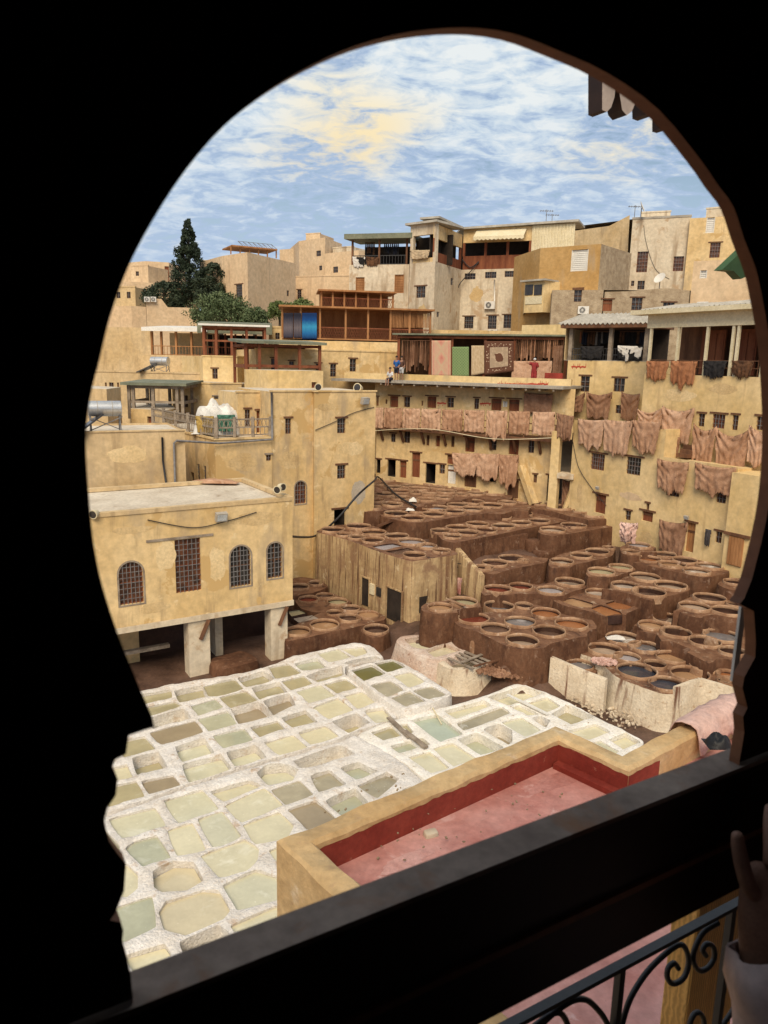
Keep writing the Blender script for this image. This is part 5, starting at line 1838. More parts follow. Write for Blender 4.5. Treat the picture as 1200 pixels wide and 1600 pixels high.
# more small houses crowding the skyline
for lb, ft, yt, mm, ww in [
        ('low pink hut with a parapet at the far left skyline', [(205, 116), (232, 115)], 416, PINKW, {0: [(212, 424, 217, 431, 'g', 0)]}),
        ('small sand house peeping over the boundary wall at the left', [(170, 105), (212, 104)], 449, TANW, {0: [(182, 456, 188, 466, 'g', 0), (198, 456, 204, 466, 'g', 0)]}),
        ('little cream roof house between the cypress and the trellis house', [(318, 118), (350, 117)], 408, PALE, {0: [(330, 414, 336, 422, 'g', 0)]}),
        ('stepped pale house on the hill left of the large terrace house', [(520, 120), (552, 118)], 388, PALE, {0: [(528, 394, 533, 401, 'g', 0), (541, 394, 546, 401, 'g', 0)]}),
        ('small roof room above the square tower', [(478, 128), (500, 127)], 366, PINKW, {}),
        ('white roof room on top of the tall patched house', [(1000, 84), (1046, 83)], 333, PALE, {}),
        ('small cream roof room at the far right above the ochre house', [(1102, 80), (1130, 79)], 327, PALE, {}),
        ('low ochre house stepping down behind the pergolas', [(420, 72), (500, 71)], 512, OCHRE, {0: [(430, 520, 437, 530, 'g', 0)]})]:
    hb(lb, ft, yt, mm, ww, pyr=yt + 20, zb=8, D=5, coping=.15)


# ------------------------------------------------------------------ hides, carpets and cloths
def sheet(W, x0, y0, x1, y1, ylen, w, seed, sag=.25, ragged=.3, folds=.055, nu=48, nv=22, fringe=True, bulge=.1, straight=False, over=0.25):
    """cloth hung by its top edge from (x0,y0) to (x1,y1); returns mesh builder"""
    a, b = W.uz(x0, y0), W.uz(x1, y1)
    if a[0] > b[0]:
        a, b = b, a
    wid = b[0] - a[0]
    zb = W.uz((x0 + x1) / 2, ylen)[1]
    r = random.Random(seed)
    ph = [r.uniform(0, 6.28) for _ in range(6)]
    vs, fs = [], []
    for i in range(nu + 1):
        f = i / nu
        u = a[0] + wid * f
        zt = a[1] + (b[1] - a[1]) * f - sag * wid * (1 - (2 * f - 1) ** 2) * .5
        L = zt - zb
        # legs of the skin hang lower near both sides
        leg = 1 + ragged * (.12 * math.cos(2 * math.pi * (f - .5) * 2.0 + ph[0] * .2) - .28 * abs(2 * f - 1) ** 4 + .2 * noise.noise(Vector((f * 5, seed, 0))))
        if fringe:
            leg += ragged * .26 * (r.random() - .5)
        # small turn-over behind the line
        row = [(u, zt - over * L, w - .05), (u, zt + .012, w - .015)]
        for j in range(1, nv + 1):
            g = j / nv
            curve = math.sin(f * math.pi)
            uu = u + wid * .03 * noise.noise(Vector((f * 2, g * 2, seed)))
            if not straight:
                uu += -wid * (f - .5) * .16 * g * (1.0 - .5 * noise.noise(Vector((g * 3, seed, 2))))
            zz = zt - L * leg * g
            # swags radiating from the two hung corners plus vertical folds
            wob = 1.6 * noise.noise(Vector((f * 3, g * 2, seed + 9)))
            sw = math.sin(g * 19 + 7.5 * (2 * f - 1) ** 2 + ph[1] + wob) * (1 - g) * min(1, sag * 4 + .25)
            vf = math.sin(f * 30 + ph[3] + 1.5 * wob) * (.25 + .75 * g) + .7 * math.sin(f * 13 + ph[4] + g * 2 + wob)
            ww = w + folds * (sw * .9 + vf * .45) + bulge * math.sin(g * math.pi) * curve * .5 + folds * .4 * noise.noise(Vector((f * 9, g * 9, seed)))
            row.append((uu, zz, ww))
        vs += [W.pt(*q) for q in row]
    m = nv + 2
    for i in range(nu):
        for j in range(m - 1):
            fs.append((i * m + j, i * m + j + 1, (i + 1) * m + j + 1, (i + 1) * m + j))
    return MB().add(vs, fs)


def hide(label, W, x0, y0, x1, y1, ylen, w=.25, m=None, group='hides hung to dry', name='hide', cat='hide', **kw):
    seed = int(x0 * 13 + y0 * 7) % 997
    if m is None:
        m = (HIDE, HIDEL, HIDE, HIDE, HIDEL)[seed % 5]
        xm, ww = (x0 + x1) / 2, (x1 - x0) * (.56 + .05 * ((seed * 7) % 5 - 2) / 2)
        x0, x1, ylen = xm - ww, xm + ww, ylen + (ylen - y0) * .2 * (((seed * 3) % 7) / 6)
    mb = sheet(W, x0, y0, x1, y1, ylen, w, seed, **kw)
    o = mb.build(name, m, loc=mb.v[1], smooth=True)
    md = o.modifiers.new('thick', 'SOLIDIFY')
    md.thickness = .02
    return tag(o, label, cat, group)


# draped over the gallery rail of the back building
GR = 'hides over the gallery rail'
ORD = ['leftmost', 'second', 'third', 'fourth', 'fifth', 'sixth', 'seventh', 'eighth', 'ninth']
rail_x = [(586, 608), (609, 637), (638, 665), (667, 697), (699, 731), (733, 765), (768, 800), (803, 835), (839, 874)]
for k, (a, b) in enumerate(rail_x):
    y = 636 + (a - 588) * .026
    yl = 668 + (a - 588) * .045 + (9 if k == 6 else 0)
    hide('%s pale tan hide draped over the rail of the back gallery%s' % (ORD[k], ', hanging lowest' if k == 6 else ''), BW, a, y, b, y + .5, yl, w=.78, group=GR, m=(HIDEL, HIDE, HIDEL)[k % 3],
         sag=.03, ragged=.15 if k != 6 else .5, folds=.07, bulge=.12, straight=True, over=.9)
hide('wide dark hide sheet hung on the upper gallery wall next to the wooden stairs', BU, 822, 613, 866, 615, 645, w=.3, m=HIDED, sag=.05, ragged=.1, straight=True)
for k, (a, b, y, yl) in enumerate([(714, 750, 706, 742), (751, 783, 707, 748), (784, 815, 709, 752)]):
    hide('%s of the three hides hanging above the ground-floor doors of the back building' % ORD[k].replace('leftmost', 'leftmost'), BW, a, y, b, y + 1, yl, w=.5,
         group='hides above the back doors', sag=.06, ragged=.55)
# on the yellow buildings
UWf = UW
hide('small dark hide beside the top of the wooden stairs', UWf, 889, 614, 919, 612, 644, w=.5, m=HIDED, sag=.4, ragged=.3)
hide('wide hide on the upper line below the fur shop, left of the small window', UWf, 921, 612, 961, 612, 654, w=.5, m=HIDED, sag=.25, ragged=.4)
hide('hide on the upper line between the small window and the blank wall', UWf, 975, 612, 1004, 615, 657, w=.5, m=HIDED, sag=.2, ragged=.4)
hide('hide on the corner of the blank yellow wall, its foot behind the parapet hides', RB, 1003, 638, 1041, 634, 668, w=.3, sag=.35, ragged=.35)
hide('tall hide hung alone on the blank yellow wall', RB, 1044, 634, 1087, 637, 688, w=.3, sag=.25, ragged=.5)
hide('hide at the left corner of the yellow parapet, over the walkway', RW, 880, 645, 907, 650, 686, w=.6, m=HIDED, sag=.05, ragged=.5)
for k, (a, b) in enumerate([(910, 948), (951, 991), (994, 1037)]):
    hide('%s hide of the three on the yellow parapet above the barred windows' % ['first', 'second', 'third'][k], RW, a, 654 + k, b, 656 + k * 1.5, 696 + k * 5, w=.28,
         group='hides on the yellow parapet', sag=.06, ragged=.55)
hide('short stiff hide in the dark recess beside the little steps', RB, 1041, 682, 1073, 683, 716, w=.5, m=HIDED, sag=.05, ragged=.3)
hide('hide with deep swags left of a pair near the right edge', RB, 1093, 660, 1127, 665, 719, w=.45, sag=.5, ragged=.4)
hide('hide with deep swags, widest of those near the right edge', RB, 1132, 667, 1178, 666, 727, w=.45, sag=.5, ragged=.4)
hide('hide cut off by the carved window frame at the right edge', RB, 1181, 664, 1215, 668, 727, w=.45, sag=.4, ragged=.4)
hide('fringed hide hanging over a window below the recess', RW, 1034, 716, 1080, 722, 762, w=.28, sag=.1, ragged=.6)
hide('fringed hide hanging over the right lower window near the proud wall', RW, 1097, 722, 1150, 730, 768, w=.28, sag=.1, ragged=.5)
hide('grey-brown hide hung over a ground-floor door beside the vats', RW, 1036, 811, 1080, 816, 868, w=.3, m=HIDED, sag=.12, ragged=.35)
hide('thin dark cloth strip hung beside the ground-floor window', RW, 1106, 826, 1115, 828, 853, w=.2, m=plain('dark_cloth', (.07, .06, .06)), sag=.0, ragged=.3, nu=10, group=None, name='cloth', cat='cloth')
hide('pale pink wet hides heaped by the door below the yellow wall', RW, 994, 812, 1021, 814, 846, w=1.3, m=HIDEP, sag=.1, ragged=.4, folds=.16, bulge=.5, group=None)
hide('dark stained sheet hung under the walkway landing', BW, 881, 748, 903, 748, 795, w=.25, m=HIDED, sag=.3, ragged=.2)
# fur and leather on the galleries
GF = 'skins over the gallery rails'
hide('smaller rust-brown skin over the rail of the cream-post gallery', RB, 1012, 564, 1047, 565, 594, w=.12, m=HIDEB, group=GF, sag=.02, ragged=.7)
hide('larger rust-brown skin over the rail of the cream-post gallery', RB, 1050, 564, 1092, 565, 603, w=.12, m=HIDEB, group=GF, sag=.02, ragged=.7)
hide('black skin over the rail of the cream-post gallery', RB, 1101, 564, 1138, 564, 591, w=.12, m=HIDEK, group=GF, sag=.02, ragged=.7)
hide('dark brown fur over the rail at the right end of the cream-post gallery', RB, 1146, 564, 1180, 564, 590, w=.12, m=HIDEM, group=GF, sag=.02, ragged=.7)
hide('black fur hanging in the left bay of the fur shop', UW, 908, 541, 944, 541, 561, w=.1, m=HIDEK, group=GF, sag=.02, ragged=.4)
hide('black and white cowhide hanging in the right bay of the fur shop', UW, 966, 540, 1005, 541, 564, w=.1, m=HIDEC, group=GF, sag=.02, ragged=.6)
hide('black and white skin over the left roof terrace rail of the large house', BGW[0], 551, 401, 571, 402, 418, w=.1, m=HIDEC, group=GF, sag=.05, ragged=.6)
hide('dark brown skin over the left roof terrace rail of the large house', BGW[0], 572, 401, 592, 402, 416, w=.1, m=HIDEM, group=GF, sag=.05, ragged=.5)
hide('pale woolly fleece over the tower parapet of the large house', BGW[2], 643, 391, 674, 391, 405, w=.25, m=plain('fleece', (.5, .38, .24)), group=GF, sag=.02, ragged=.3)


def goods(label, W, x0, x1, y0, y1, n, w, mats, par_label='garments', cat='garments', seed=1):
    """a rack of hanging bags, coats or strips: one thing, each piece a part"""
    r = random.Random(seed)
    th = thing('hanging_goods', label, cat, W.at((x0 + x1) / 2, y1, w))
    for i in range(n):
        x = x0 + (x1 - x0) * (i + .5) / n
        u, zt = W.uz(x, y0)
        zb = W.uz(x, y1)[1]
        zb = zt + (zb - zt) * r.uniform(.7, 1.0)
        hw = abs(W.uz(x1, y0)[0] - W.uz(x0, y0)[0]) / n * r.uniform(.35, .5)
        mb = MB()
        rows = 5
        vs = []
        for k in range(rows):
            f = k / (rows - 1)
            ww = hw * (0.5 + .5 * math.sin(min(1, f * 1.6) * math.pi / 2)) * r.uniform(.85, 1.05)
            z = zt + (zb - zt) * f
            for q in (-1, 1):
                for p in (-1, 1):
                    vs.append(W.pt(u + ww * q, z, w + .06 * p * q + r.uniform(-.02, .02)))
        fs = []
        for k in range(rows - 1):
            b = k * 4
            for (p, q) in ((0, 1), (1, 3), (3, 2), (2, 0)):
                fs.append((b + p, b + q, b + 4 + q, b + 4 + p))
        fs.append((0, 1, 3, 2))
        e = (rows - 1) * 4
        fs.append((e, e + 2, e + 3, e + 1))
        mb.add(vs, fs)
        mb.build('piece', r.choice(mats), th)
    b = MB().bar(W.at(x0, y0, w), W.at(x1, y0, w), .05)
    b.build('hanging_rail', WOOD, th)
    return th


NAVY = plain('navy_coat', (.02, .022, .035))
goods('row of dark coats and bags hanging in the left bay of the fur shop', UW, 895, 950, 517, 540, 13, -1.2, [HIDEK, NAVY, HIDEM, HIDEB, plain('grey_coat', (.2, .17, .14))], seed=3)
goods('row of navy and black coats hanging in the right bay of the fur shop', UW, 958, 1004, 517, 540, 10, -1.2, [HIDEK, NAVY, HIDEM], seed=4)
goods('dense bundles of brown leather strips at the left of the carpet gallery', CG, 628, 672, 532, 582, 17, .02, [HIDED, HIDEM, HIDED, WOOD], 'strips', 'leather strips', seed=5)
goods('brown leather strips hanging over the right part of the carpet gallery', CG, 806, 882, 529, 566, 26, .02, [HIDED, HIDEM, HIDE, WOOD], 'strips', 'leather strips', seed=6)
goods('dark leather jackets hanging on the left roof terrace of the large house', BGW[0], 566, 582, 376, 400, 5, -1.0, [HIDEK, HIDEM], seed=7)
goods('black bags hanging on the left roof terrace of the large house', BGW[0], 596, 620, 378, 398, 8, -1.0, [HIDEK, NAVY], seed=8)
hide('tan hide sheet hung low at the right of the carpet gallery', CG, 803, 564, 832, 564, 590, w=.1, sag=.02, ragged=.05, straight=True)
hide('tan hide sheet hung beside the red-robed person in the carpet gallery', CG, 838, 564, 861, 564, 590, w=.1, sag=.02, ragged=.05, straight=True)
hide('long dark hide at the right corner of the carpet gallery', CG, 866, 540, 880, 540, 588, w=.1, m=HIDED, sag=.02, ragged=.2, straight=True)


def carpet_mat(name, kind):
    """flat woven pattern, laid out in the carpet's own UV map"""
    m = bpy.data.materials.new(name)
    m.use_nodes = True
    n, l = m.node_tree.nodes, m.node_tree.links
    b = n['Principled BSDF']
    b.inputs['Roughness'].default_value = .95
    b.inputs['Specular IOR Level'].default_value = .1
    uv = n.new('ShaderNodeUVMap')
    sep = n.new('ShaderNodeSeparateXYZ')
    l.new(uv.outputs[0], sep.inputs[0])
    U, V = sep.outputs['X'], sep.outputs['Y']
    cu = fmath(n, l, 'ABSOLUTE', fmath(n, l, 'SUBTRACT', U, .5))
    cv = fmath(n, l, 'ABSOLUTE', fmath(n, l, 'SUBTRACT', V, .5))
    edge = fmath(n, l, 'MAXIMUM', cu, cv)
    nz = N(n, 'ShaderNodeTexNoise', Scale=9, Detail=5)
    l.new(uv.outputs[0], nz.inputs['Vector'])
    if kind == 'pink':
        dia = fmath(n, l, 'ADD', fmath(n, l, 'MULTIPLY', cu, 1.6), fmath(n, l, 'MULTIPLY', fmath(n, l, 'PINGPONG', V, .25), 2.0))
        c = ramp(n, l, dia, [(.0, (.44, .15, .12)), (.3, (.52, .24, .18)), (.42, (.46, .34, .22)), (.62, (.50, .30, .21))])
        c = mixc(n, l, ramp(n, l, cu, [(.36, (0, 0, 0)), (.38, (1, 1, 1)), (.42, (1, 1, 1)), (.44, (0, 0, 0))]), c, (.50, .22, .17))
        c = mixc(n, l, ramp(n, l, nz.outputs['Fac'], [(.4, (0, 0, 0)), (.7, (.5, .5, .5))]), c, (.52, .38, .24))
    elif kind == 'green':
        wv = fmath(n, l, 'PINGPONG', fmath(n, l, 'ADD', fmath(n, l, 'MULTIPLY', U, 3), fmath(n, l, 'MULTIPLY', V, 5)), .25)
        wv2 = fmath(n, l, 'PINGPONG', fmath(n, l, 'SUBTRACT', fmath(n, l, 'MULTIPLY', U, 3), fmath(n, l, 'MULTIPLY', V, 5)), .25)
        c = ramp(n, l, fmath(n, l, 'ADD', wv, wv2), [(.1, (.04, .10, .03)), (.18, (.30, .35, .18)), (.3, (.08, .16, .05)), (.42, (.27, .33, .16))])
    elif kind == 'frame':
        field = mixc(n, l, ramp(n, l, nz.outputs['Fac'], [(.5, (0, 0, 0)), (.6, (1, 1, 1))]), (.34, .25, .17), (.42, .31, .21))
        rad = fmath(n, l, 'SQRT', fmath(n, l, 'ADD', fmath(n, l, 'MULTIPLY', cu, cu), fmath(n, l, 'MULTIPLY', cv, cv)))
        flower = fmath(n, l, 'LESS_THAN', fmath(n, l, 'ADD', rad, fmath(n, l, 'MULTIPLY', nz.outputs['Fac'], .22)), .26)
        field = mixc(n, l, flower, field, (.12, .055, .035))
        vor = N(n, 'ShaderNodeTexVoronoi', Scale=16)
        l.new(uv.outputs[0], vor.inputs['Vector'])
        band = mixc(n, l, fmath(n, l, 'LESS_THAN', vor.outputs['Distance'], .32), (.12, .055, .035), (.45, .33, .23))
        c = mixc(n, l, fmath(n, l, 'GREATER_THAN', edge, .31), field, (.10, .045, .03))
        c = mixc(n, l, fmath(n, l, 'GREATER_THAN', edge, .335), c, band)
        c = mixc(n, l, fmath(n, l, 'GREATER_THAN', edge, .43), c, (.11, .05, .032))
    elif kind == 'beige':
        c = ramp(n, l, nz.outputs['Fac'], [(.35, (.40, .29, .17)), (.65, (.52, .40, .26))])
    elif kind == 'blue':
        c = ramp(n, l, fmath(n, l, 'ADD', V, fmath(n, l, 'MULTIPLY', nz.outputs['Fac'], .15)), [(.1, (.01, .03, .10)), (.3, (.02, .12, .30)), (.55, (.04, .24, .42)), (.8, (.012, .06, .20)), (1, (.01, .03, .1))])
    else:
        c = ramp(n, l, fmath(n, l, 'ADD', V, fmath(n, l, 'MULTIPLY', nz.outputs['Fac'], .2)), [(.1, (.03, .03, .05)), (.5, (.13, .11, .12)), (.9, (.03, .03, .045)), (1, (.02, .02, .03))])
    l.new(c, b.inputs['Base Color'])
    return m


def carpet(label, W, x0, x1, ytop, ybot, w, kind, folds=.03, skew=0):
    nu, nv = 16, 16
    vs, fs, uvs = [], [], []
    for i in range(nu + 1):
        for j in range(nv + 1):
            f, g = i / nu, j / nv
            u, z = W.uz(x0 + (x1 - x0) * f, ytop + (ybot - ytop + skew * (1 - f)) * g)
            vs.append(W.pt(u, z, w + folds * (math.sin(f * 14 + x0) * g + .6 * math.sin(f * 6 + x0))))
            uvs.append((f, 1 - g))
    for i in range(nu):
        for j in range(nv):
            a = i * (nv + 1) + j
            fs.append((a, a + 1, a + nv + 2, a + nv + 1))
    mb = MB().add(vs, fs)
    o = mb.build('carpet', carpet_mat('carpet_' + kind + str(int(x0)), kind), loc=mb.v[0], smooth=True)
    L = o.data.uv_layers.new(name='UVMap')
    for lp in o.data.loops:
        L.data[lp.index].uv = uvs[lp.vertex_index]
    md = o.modifiers.new('thick', 'SOLIDIFY')
    md.thickness = .03
    return tag(o, label, 'carpet', 'carpets on show')


carpet('faded pink carpet with a medallion hanging in the rooftop gallery', CG, 675, 705, 532, 588, .12, 'pink')
carpet('green woven carpet with a lozenge pattern in the rooftop gallery', CG, 707, 733, 542, 588, .12, 'green')
carpet('plain beige carpet between the green and the brown framed carpets', CG, 737, 757, 540, 583, .10, 'beige', skew=4)
carpet('cream carpet with a brown border and a flower hanging in the gallery', CG, 757, 803, 533, 580, .14, 'frame', skew=6)
RTW = Wall(plan(438, 66.3, 520), plan(674, 68.2, 520)).off(.3)
carpet('black and grey striped rug at the left of the blue rug', RTW, 443, 458, 489, 528, .05, 'dark')
carpet('dark grey faded rug touching the blue rug', RTW, 459, 471, 489, 528, .05, 'dark')
carpet('bright blue shaded rug hanging from the wooden terrace', RTW, 472, 495, 489, 530, .05, 'blue')


# ------------------------------------------------------------------ pergolas
def pergola(label, foot, ytop, yfl, thick, posts, m_roof, m_post, D, depthposts=True, pyr=600, solid=True, over=.4, tilt=0.0):
    W = Wall(plan(foot[0][0], foot[0][1], pyr), plan(foot[1][0], foot[1][1], pyr))
    xm = (foot[0][0] + foot[1][0]) / 2
    zt, zf = W.uz(xm, ytop)[1], W.uz(xm, yfl)[1]
    th = thing('pergola', label, 'pergola', W.pt(W.len / 2, zf, -D / 2), 'roof pergolas')
    r = MB()
    a, b, c, d = W.pt(-over, zt, over), W.pt(W.len + over, zt, over), W.pt(W.len + over, zt + tilt, -D - over), W.pt(-over, zt + tilt, -D - over)
    dn = Vector((0, 0, thick))
    r.add([a, b, c, d, a - dn, b - dn, c - dn, d - dn], [(0, 1, 2, 3), (7, 6, 5, 4), (0, 4, 5, 1), (1, 5, 6, 2), (2, 6, 7, 3), (3, 7, 4, 0)])
    r.build('roof', m_roof, th)
    for row, ww in ((0, -.1), (1, -D)):
        for f in posts:
            p = MB().wbox(W, W.len * f - .1, W.len * f + .1, zf, zt - thick, ww - .1, ww + .1)
            p.build('post', m_post, th)
        bm = MB().wbox(W, 0, W.len, zt - thick - .22, zt - thick - .02, ww - .07, ww + .07)
        bm.build('beam', m_post, th)
    bm = MB()
    for f in (0, 1):
        bm.wbox(W, W.len * f - .06, W.len * f + .06, zt - thick - .2, zt - thick - .03, -D, -.1)
        bm.wbox(W, W.len * f - .06, W.len * f + .06, zf + (zt - zf) * .42, zf + (zt - zf) * .5, -D, -.1)
    bm.wbox(W, 0, W.len, zf + (zt - zf) * .44, zf + (zt - zf) * .5, -.15, -.03)
    bm.build('cross_rail', m_post, th)
    return th


pergola('dark post pergola over the brick hut at the left', [(200, 50.5), (284, 50.5)], 598, 655, .18, (0, .08, .45, .9, 1), GREENR, GREYWOOD, 4, tilt=.1)
pergola('tall pergola with a green sheet roof behind the stair hut of the tall house', [(385, 53), (500, 55)], 534, 606, .18, (0, .18, .4, .72, 1), GREENR, REDWOOD, 4.5, tilt=.25)
pergola('white-roofed pergola at the middle left above the yellow cube house', [(320, 63), (415, 64)], 507, 556, .15, (0, .2, .45, .7, 1), WHITE, REDWOOD, 4, tilt=.2)


# ------------------------------------------------------------------ trees
def leaf_mat(name, a, b):
    return mat(name, two(a, b), .9, bump=0, rough=.7, spec=.3)


def tree(label, cat, P, h, shape, n, leaf, m, trunk_h, tr, limbs=6, name='tree', seed=1):
    """shape(f) -> crown radius at height fraction f; leaves in clumps spread through the crown"""
    r = random.Random(seed)
    th = thing(name, label, cat, P)
    mb = MB()
    top = P + Vector((0, 0, h * .9))
    mb.tube([P - Vector((0, 0, 1)), P + Vector((.1 * tr, 0, h * .3)), P + Vector((-.3 * tr, 0, h * .6)), top], [tr, tr * .8, tr * .5, tr * .1], 8)
    clumps = []
    for i in range(limbs * 12):
        f = r.random()
        R = shape(f)
        a = r.uniform(0, 6.28)
        q = R * (.35 + .62 * math.sqrt(r.random()))
        zc_ = P.z + trunk_h + (h - trunk_h) * f
        c = Vector((P.x + q * math.cos(a), P.y + q * math.sin(a), zc_ + r.uniform(-.2, .2)))
        clumps.append((c, max(.28, R * r.uniform(.22, .42))))
        if i % 12 == 0:
            s0 = P + Vector((0, 0, max(trunk_h * .7, (zc_ - P.z) * .7)))
            mb.tube([s0, s0.lerp(c, .5) + Vector((0, 0, .15)), c], [tr * .35, tr * .22, tr * .08], 5)
    mb.build('trunk', BARK, th, smooth=True)
    vs, fs = [], []
    for i in range(n):
        c, R = r.choice(clumps)
        d = Vector((r.gauss(0, 1), r.gauss(0, 1), r.gauss(0, 1)))
        d.normalize()
        p = c + d * R * (r.random() ** .4)
        s = leaf * r.uniform(.6, 1.4)
        t = Vector((r.gauss(0, 1), r.gauss(0, 1), r.gauss(0, 1))).normalized()
        q = t.cross(d)
        if q.length < .05:
            continue
        q.normalize()
        o = len(vs)
        vs += [p - t * s, p + q * s * .5, p + t * s, p - q * s * .5]
        fs.append((o, o + 1, o + 2, o + 3))
    MB().add(vs, fs).build('crown', m, th)
    return th


G1 = leaf_mat('cypress_green', (.012, .022, .012), (.034, .05, .024))
G2 = leaf_mat('dark_leaf_green', (.016, .026, .014), (.045, .062, .03))
G3 = leaf_mat('olive_leaf_green', (.055, .085, .03), (.13, .16, .07))
G4 = leaf_mat('hedge_green', (.07, .10, .025), (.15, .19, .06))


def tree_px(label, x, ybase, ytop, Y, wpx, shape, n, leaf, m, th_f, tr, **kw):
    P = PY(x, ybase, Y)
    h = PY(x, ytop, Y).z - P.z
    R = wpx / 2 * mpp(P)
    return tree(label, kw.pop('cat', 'tree'), P, h, lambda f: R * shape(f), n, leaf, m, h * th_f, tr, **kw)


tree_px('tall dark cypress standing above the roofs at the left', 297, 480, 345, 104, 70, lambda f: (max(.02, 1 - f)) ** .75 * (.6 + .4 * min(1, f * 5)), 15000, .16, G1, .05, .4, name='cypress_tree', limbs=16, seed=2)
tree_px('round dark evergreen tree to the right of the cypress', 334, 482, 412, 101, 62, lambda f: math.sin(min(1, f * .85 + .15) * math.pi) ** .6, 9000, .17, G2, .15, .3, limbs=10, seed=3)
tree_px('dark bushy tree to the left of the cypress foot', 258, 484, 443, 103, 66, lambda f: math.sin(min(1, f * .8 + .2) * math.pi) ** .6, 7000, .16, G2, .1, .3, limbs=8, seed=4)
tree_px('broad grey-green olive tree below the cypress', 345, 512, 461, 84, 96, lambda f: math.sin(min(1, f * .8 + .2) * math.pi) ** .55, 9000, .14, G3, .15, .3, name='olive_tree', limbs=12, seed=5)
tree_px('smaller olive tree at the right of the broad olive tree', 398, 512, 483, 82, 46, lambda f: math.sin(min(1, f * .8 + .2) * math.pi) ** .55, 4500, .13, G3, .1, .2, name='olive_tree', limbs=7, seed=6)
for k, (x, y, w_) in enumerate([(437, 474, 40), (470, 470, 46)]):
    tree_px('%s green creeper bush on the wall below the long pink house' % ['left', 'right'][k], x, 498, y, 90, w_, lambda f: math.sin(min(1, f * .8 + .2) * math.pi) ** .5, 4000, .13, G4, .05, .15, name='bush', cat='bush', limbs=6, seed=8 + k)


# ------------------------------------------------------------------ roof equipment
def water_heater(label, W, x0, x1, yt, yb, ybase, w):
    th = thing('water_heater', label, 'water heater', W.at((x0 + x1) / 2, ybase, w), 'roof water heaters')
    ua, za = W.uz(x0, (yt + yb) / 2)
    ub, _ = W.uz(x1, (yt + yb) / 2)
    r = abs(W.uz(x0, yt)[1] - W.uz(x0, yb)[1]) / 2
    zb = W.uz((x0 + x1) / 2, ybase)[1]
    L = ub - ua
    mb = MB().tube([W.pt(ua, za, w), W.pt(ua + .03, za, w), W.pt(ua + L * .5, za, w), W.pt(ub - .03, za, w), W.pt(ub, za, w)], [r * .85, r, r, r, r * .85], 20)
    t = mb.build('tank', STEEL, th, smooth=True, angle=40)
    for f in (.28, .72):
        b = MB().tube([W.pt(ua + L * f - .015, za, w), W.pt(ua + L * f + .015, za, w)], r * 1.02, 20)
        b.build('band', CONC, t)
    f = MB()
    for u in (ua + .1, ub - .1):
        for s in (-.35, .35):
            f.bar(W.pt(u, za - r * .5, w + s * .4), W.pt(u, zb, w + s), .05)
        f.bar(W.pt(u, (za + zb) / 2, w - .3), W.pt(u, zb, w + .5), .04)
    f.bar(W.pt(ua, zb + .1, w + .35), W.pt(ub, za - r, w + .35), .04)
    f.bar(W.pt(ub, zb + .1, w + .35), W.pt(ua, za - r, w + .35), .04)
    f.build('stand', IRONG, th)
    p = MB()
    a, b2 = W.pt(ua - .6, zb + .1, w + 1.0), W.pt(ub - .9, za - r * .6, w + .2)
    ax = (b2 - a) / 2
    p.obox((a + b2) / 2, ax, W.n * .5, ax.cross(W.n).normalized() * .04)
    p.build('collector', PANE, th)
    return th


water_heater('large cylindrical water heater on the plain tan house at the left', LW, 139, 193, 628, 653, 678, -.9)
HW = Wall(plan(140, 63, 600), plan(317, 61, 600))
water_heater('small cylindrical water heater with a sloping panel on the long low house', HW, 229, 256, 557, 571, 584, -.8)


def aircon(label, W, x0, y0, x1, y1, w=.0):
    th = thing('air_conditioner', label, 'air conditioner', W.at((x0 + x1) / 2, y1, w), 'air conditioner boxes')
    u0, u1, z0, z1_ = rect(W, x0, y0, x1, y1)
    MB().wbox(W, u0, u1, z0, z1_, w, w + .32).build('case', WHITE, th)
    c = W.pt(u0 + (u1 - u0) * .4, (z0 + z1_) / 2, w + .325)
    r = (z1_ - z0) * .38
    f = MB()
    f.tube([c, c + W.n * .02], r, 16)
    f.build('fan', IRON, th)
    g = MB()
    for k in range(5):
        a = k * math.pi / 5
        d = (W.d * math.cos(a) + Vector((0, 0, 1)) * math.sin(a)) * r
        g.bar(c - d + W.n * .03, c + d + W.n * .03, .025)
    g.build('guard', WHITE, th)


aircon('white air conditioner halfway up the right wing of the large cream house', BGW[4], 758, 471, 774, 483, .02)
aircon('white air conditioner on the carpet gallery roof under the large house', BGW[4], 765, 515, 779, 522, .3)
STW = Wall(plan(862, 64.5, 470), plan(942, 63.5, 470))
aircon('white air conditioner at the foot of the crumbling stone wall', STW, 903, 479, 920, 491, .1)
PKW = Wall(plan(1078, 63, 470), plan(1200, 60, 470))
aircon('white air conditioner on the far right above the ribbed roof', PKW, 1090, 472, 1107, 485, .1)
PBW = Wall(plan(228, 96, 480), plan(310, 99, 480))
aircon('left of two small air conditioners on the pink boundary house', PBW, 225, 464, 233, 472, .1)
aircon('right of two small air conditioners on the pink boundary house', PBW, 235, 464, 243, 472, .1)


def dish(label, P, r, aim):
    th = thing('satellite_dish', label, 'satellite dish', P, 'satellite dishes')
    MB().tube([P, P + Vector((0, 0, r * 1.6))], r * .08, 6).build('mast', IRONG, th)
    c = P + Vector((0, 0, r * 1.7))
    aim = Vector(aim).normalized()
    x = aim.cross(Vector((0, 0, 1))).normalized()
    y = x.cross(aim)
    vs, fs = [], []
    n = 16
    for k, (q, d) in enumerate(((0.02, 0), (.5, .06), (1, .22))):
        for i in range(n):
            a = 2 * math.pi * i / n
            vs.append(c + (x * math.cos(a) + y * math.sin(a)) * r * q + aim * d * r)
    for k in range(2):
        for i in range(n):
            fs.append((k * n + i, k * n + (i + 1) % n, (k + 1) * n + (i + 1) % n, (k + 1) * n + i))
    MB().add(vs, fs).build('bowl', WHITE, th, smooth=True)


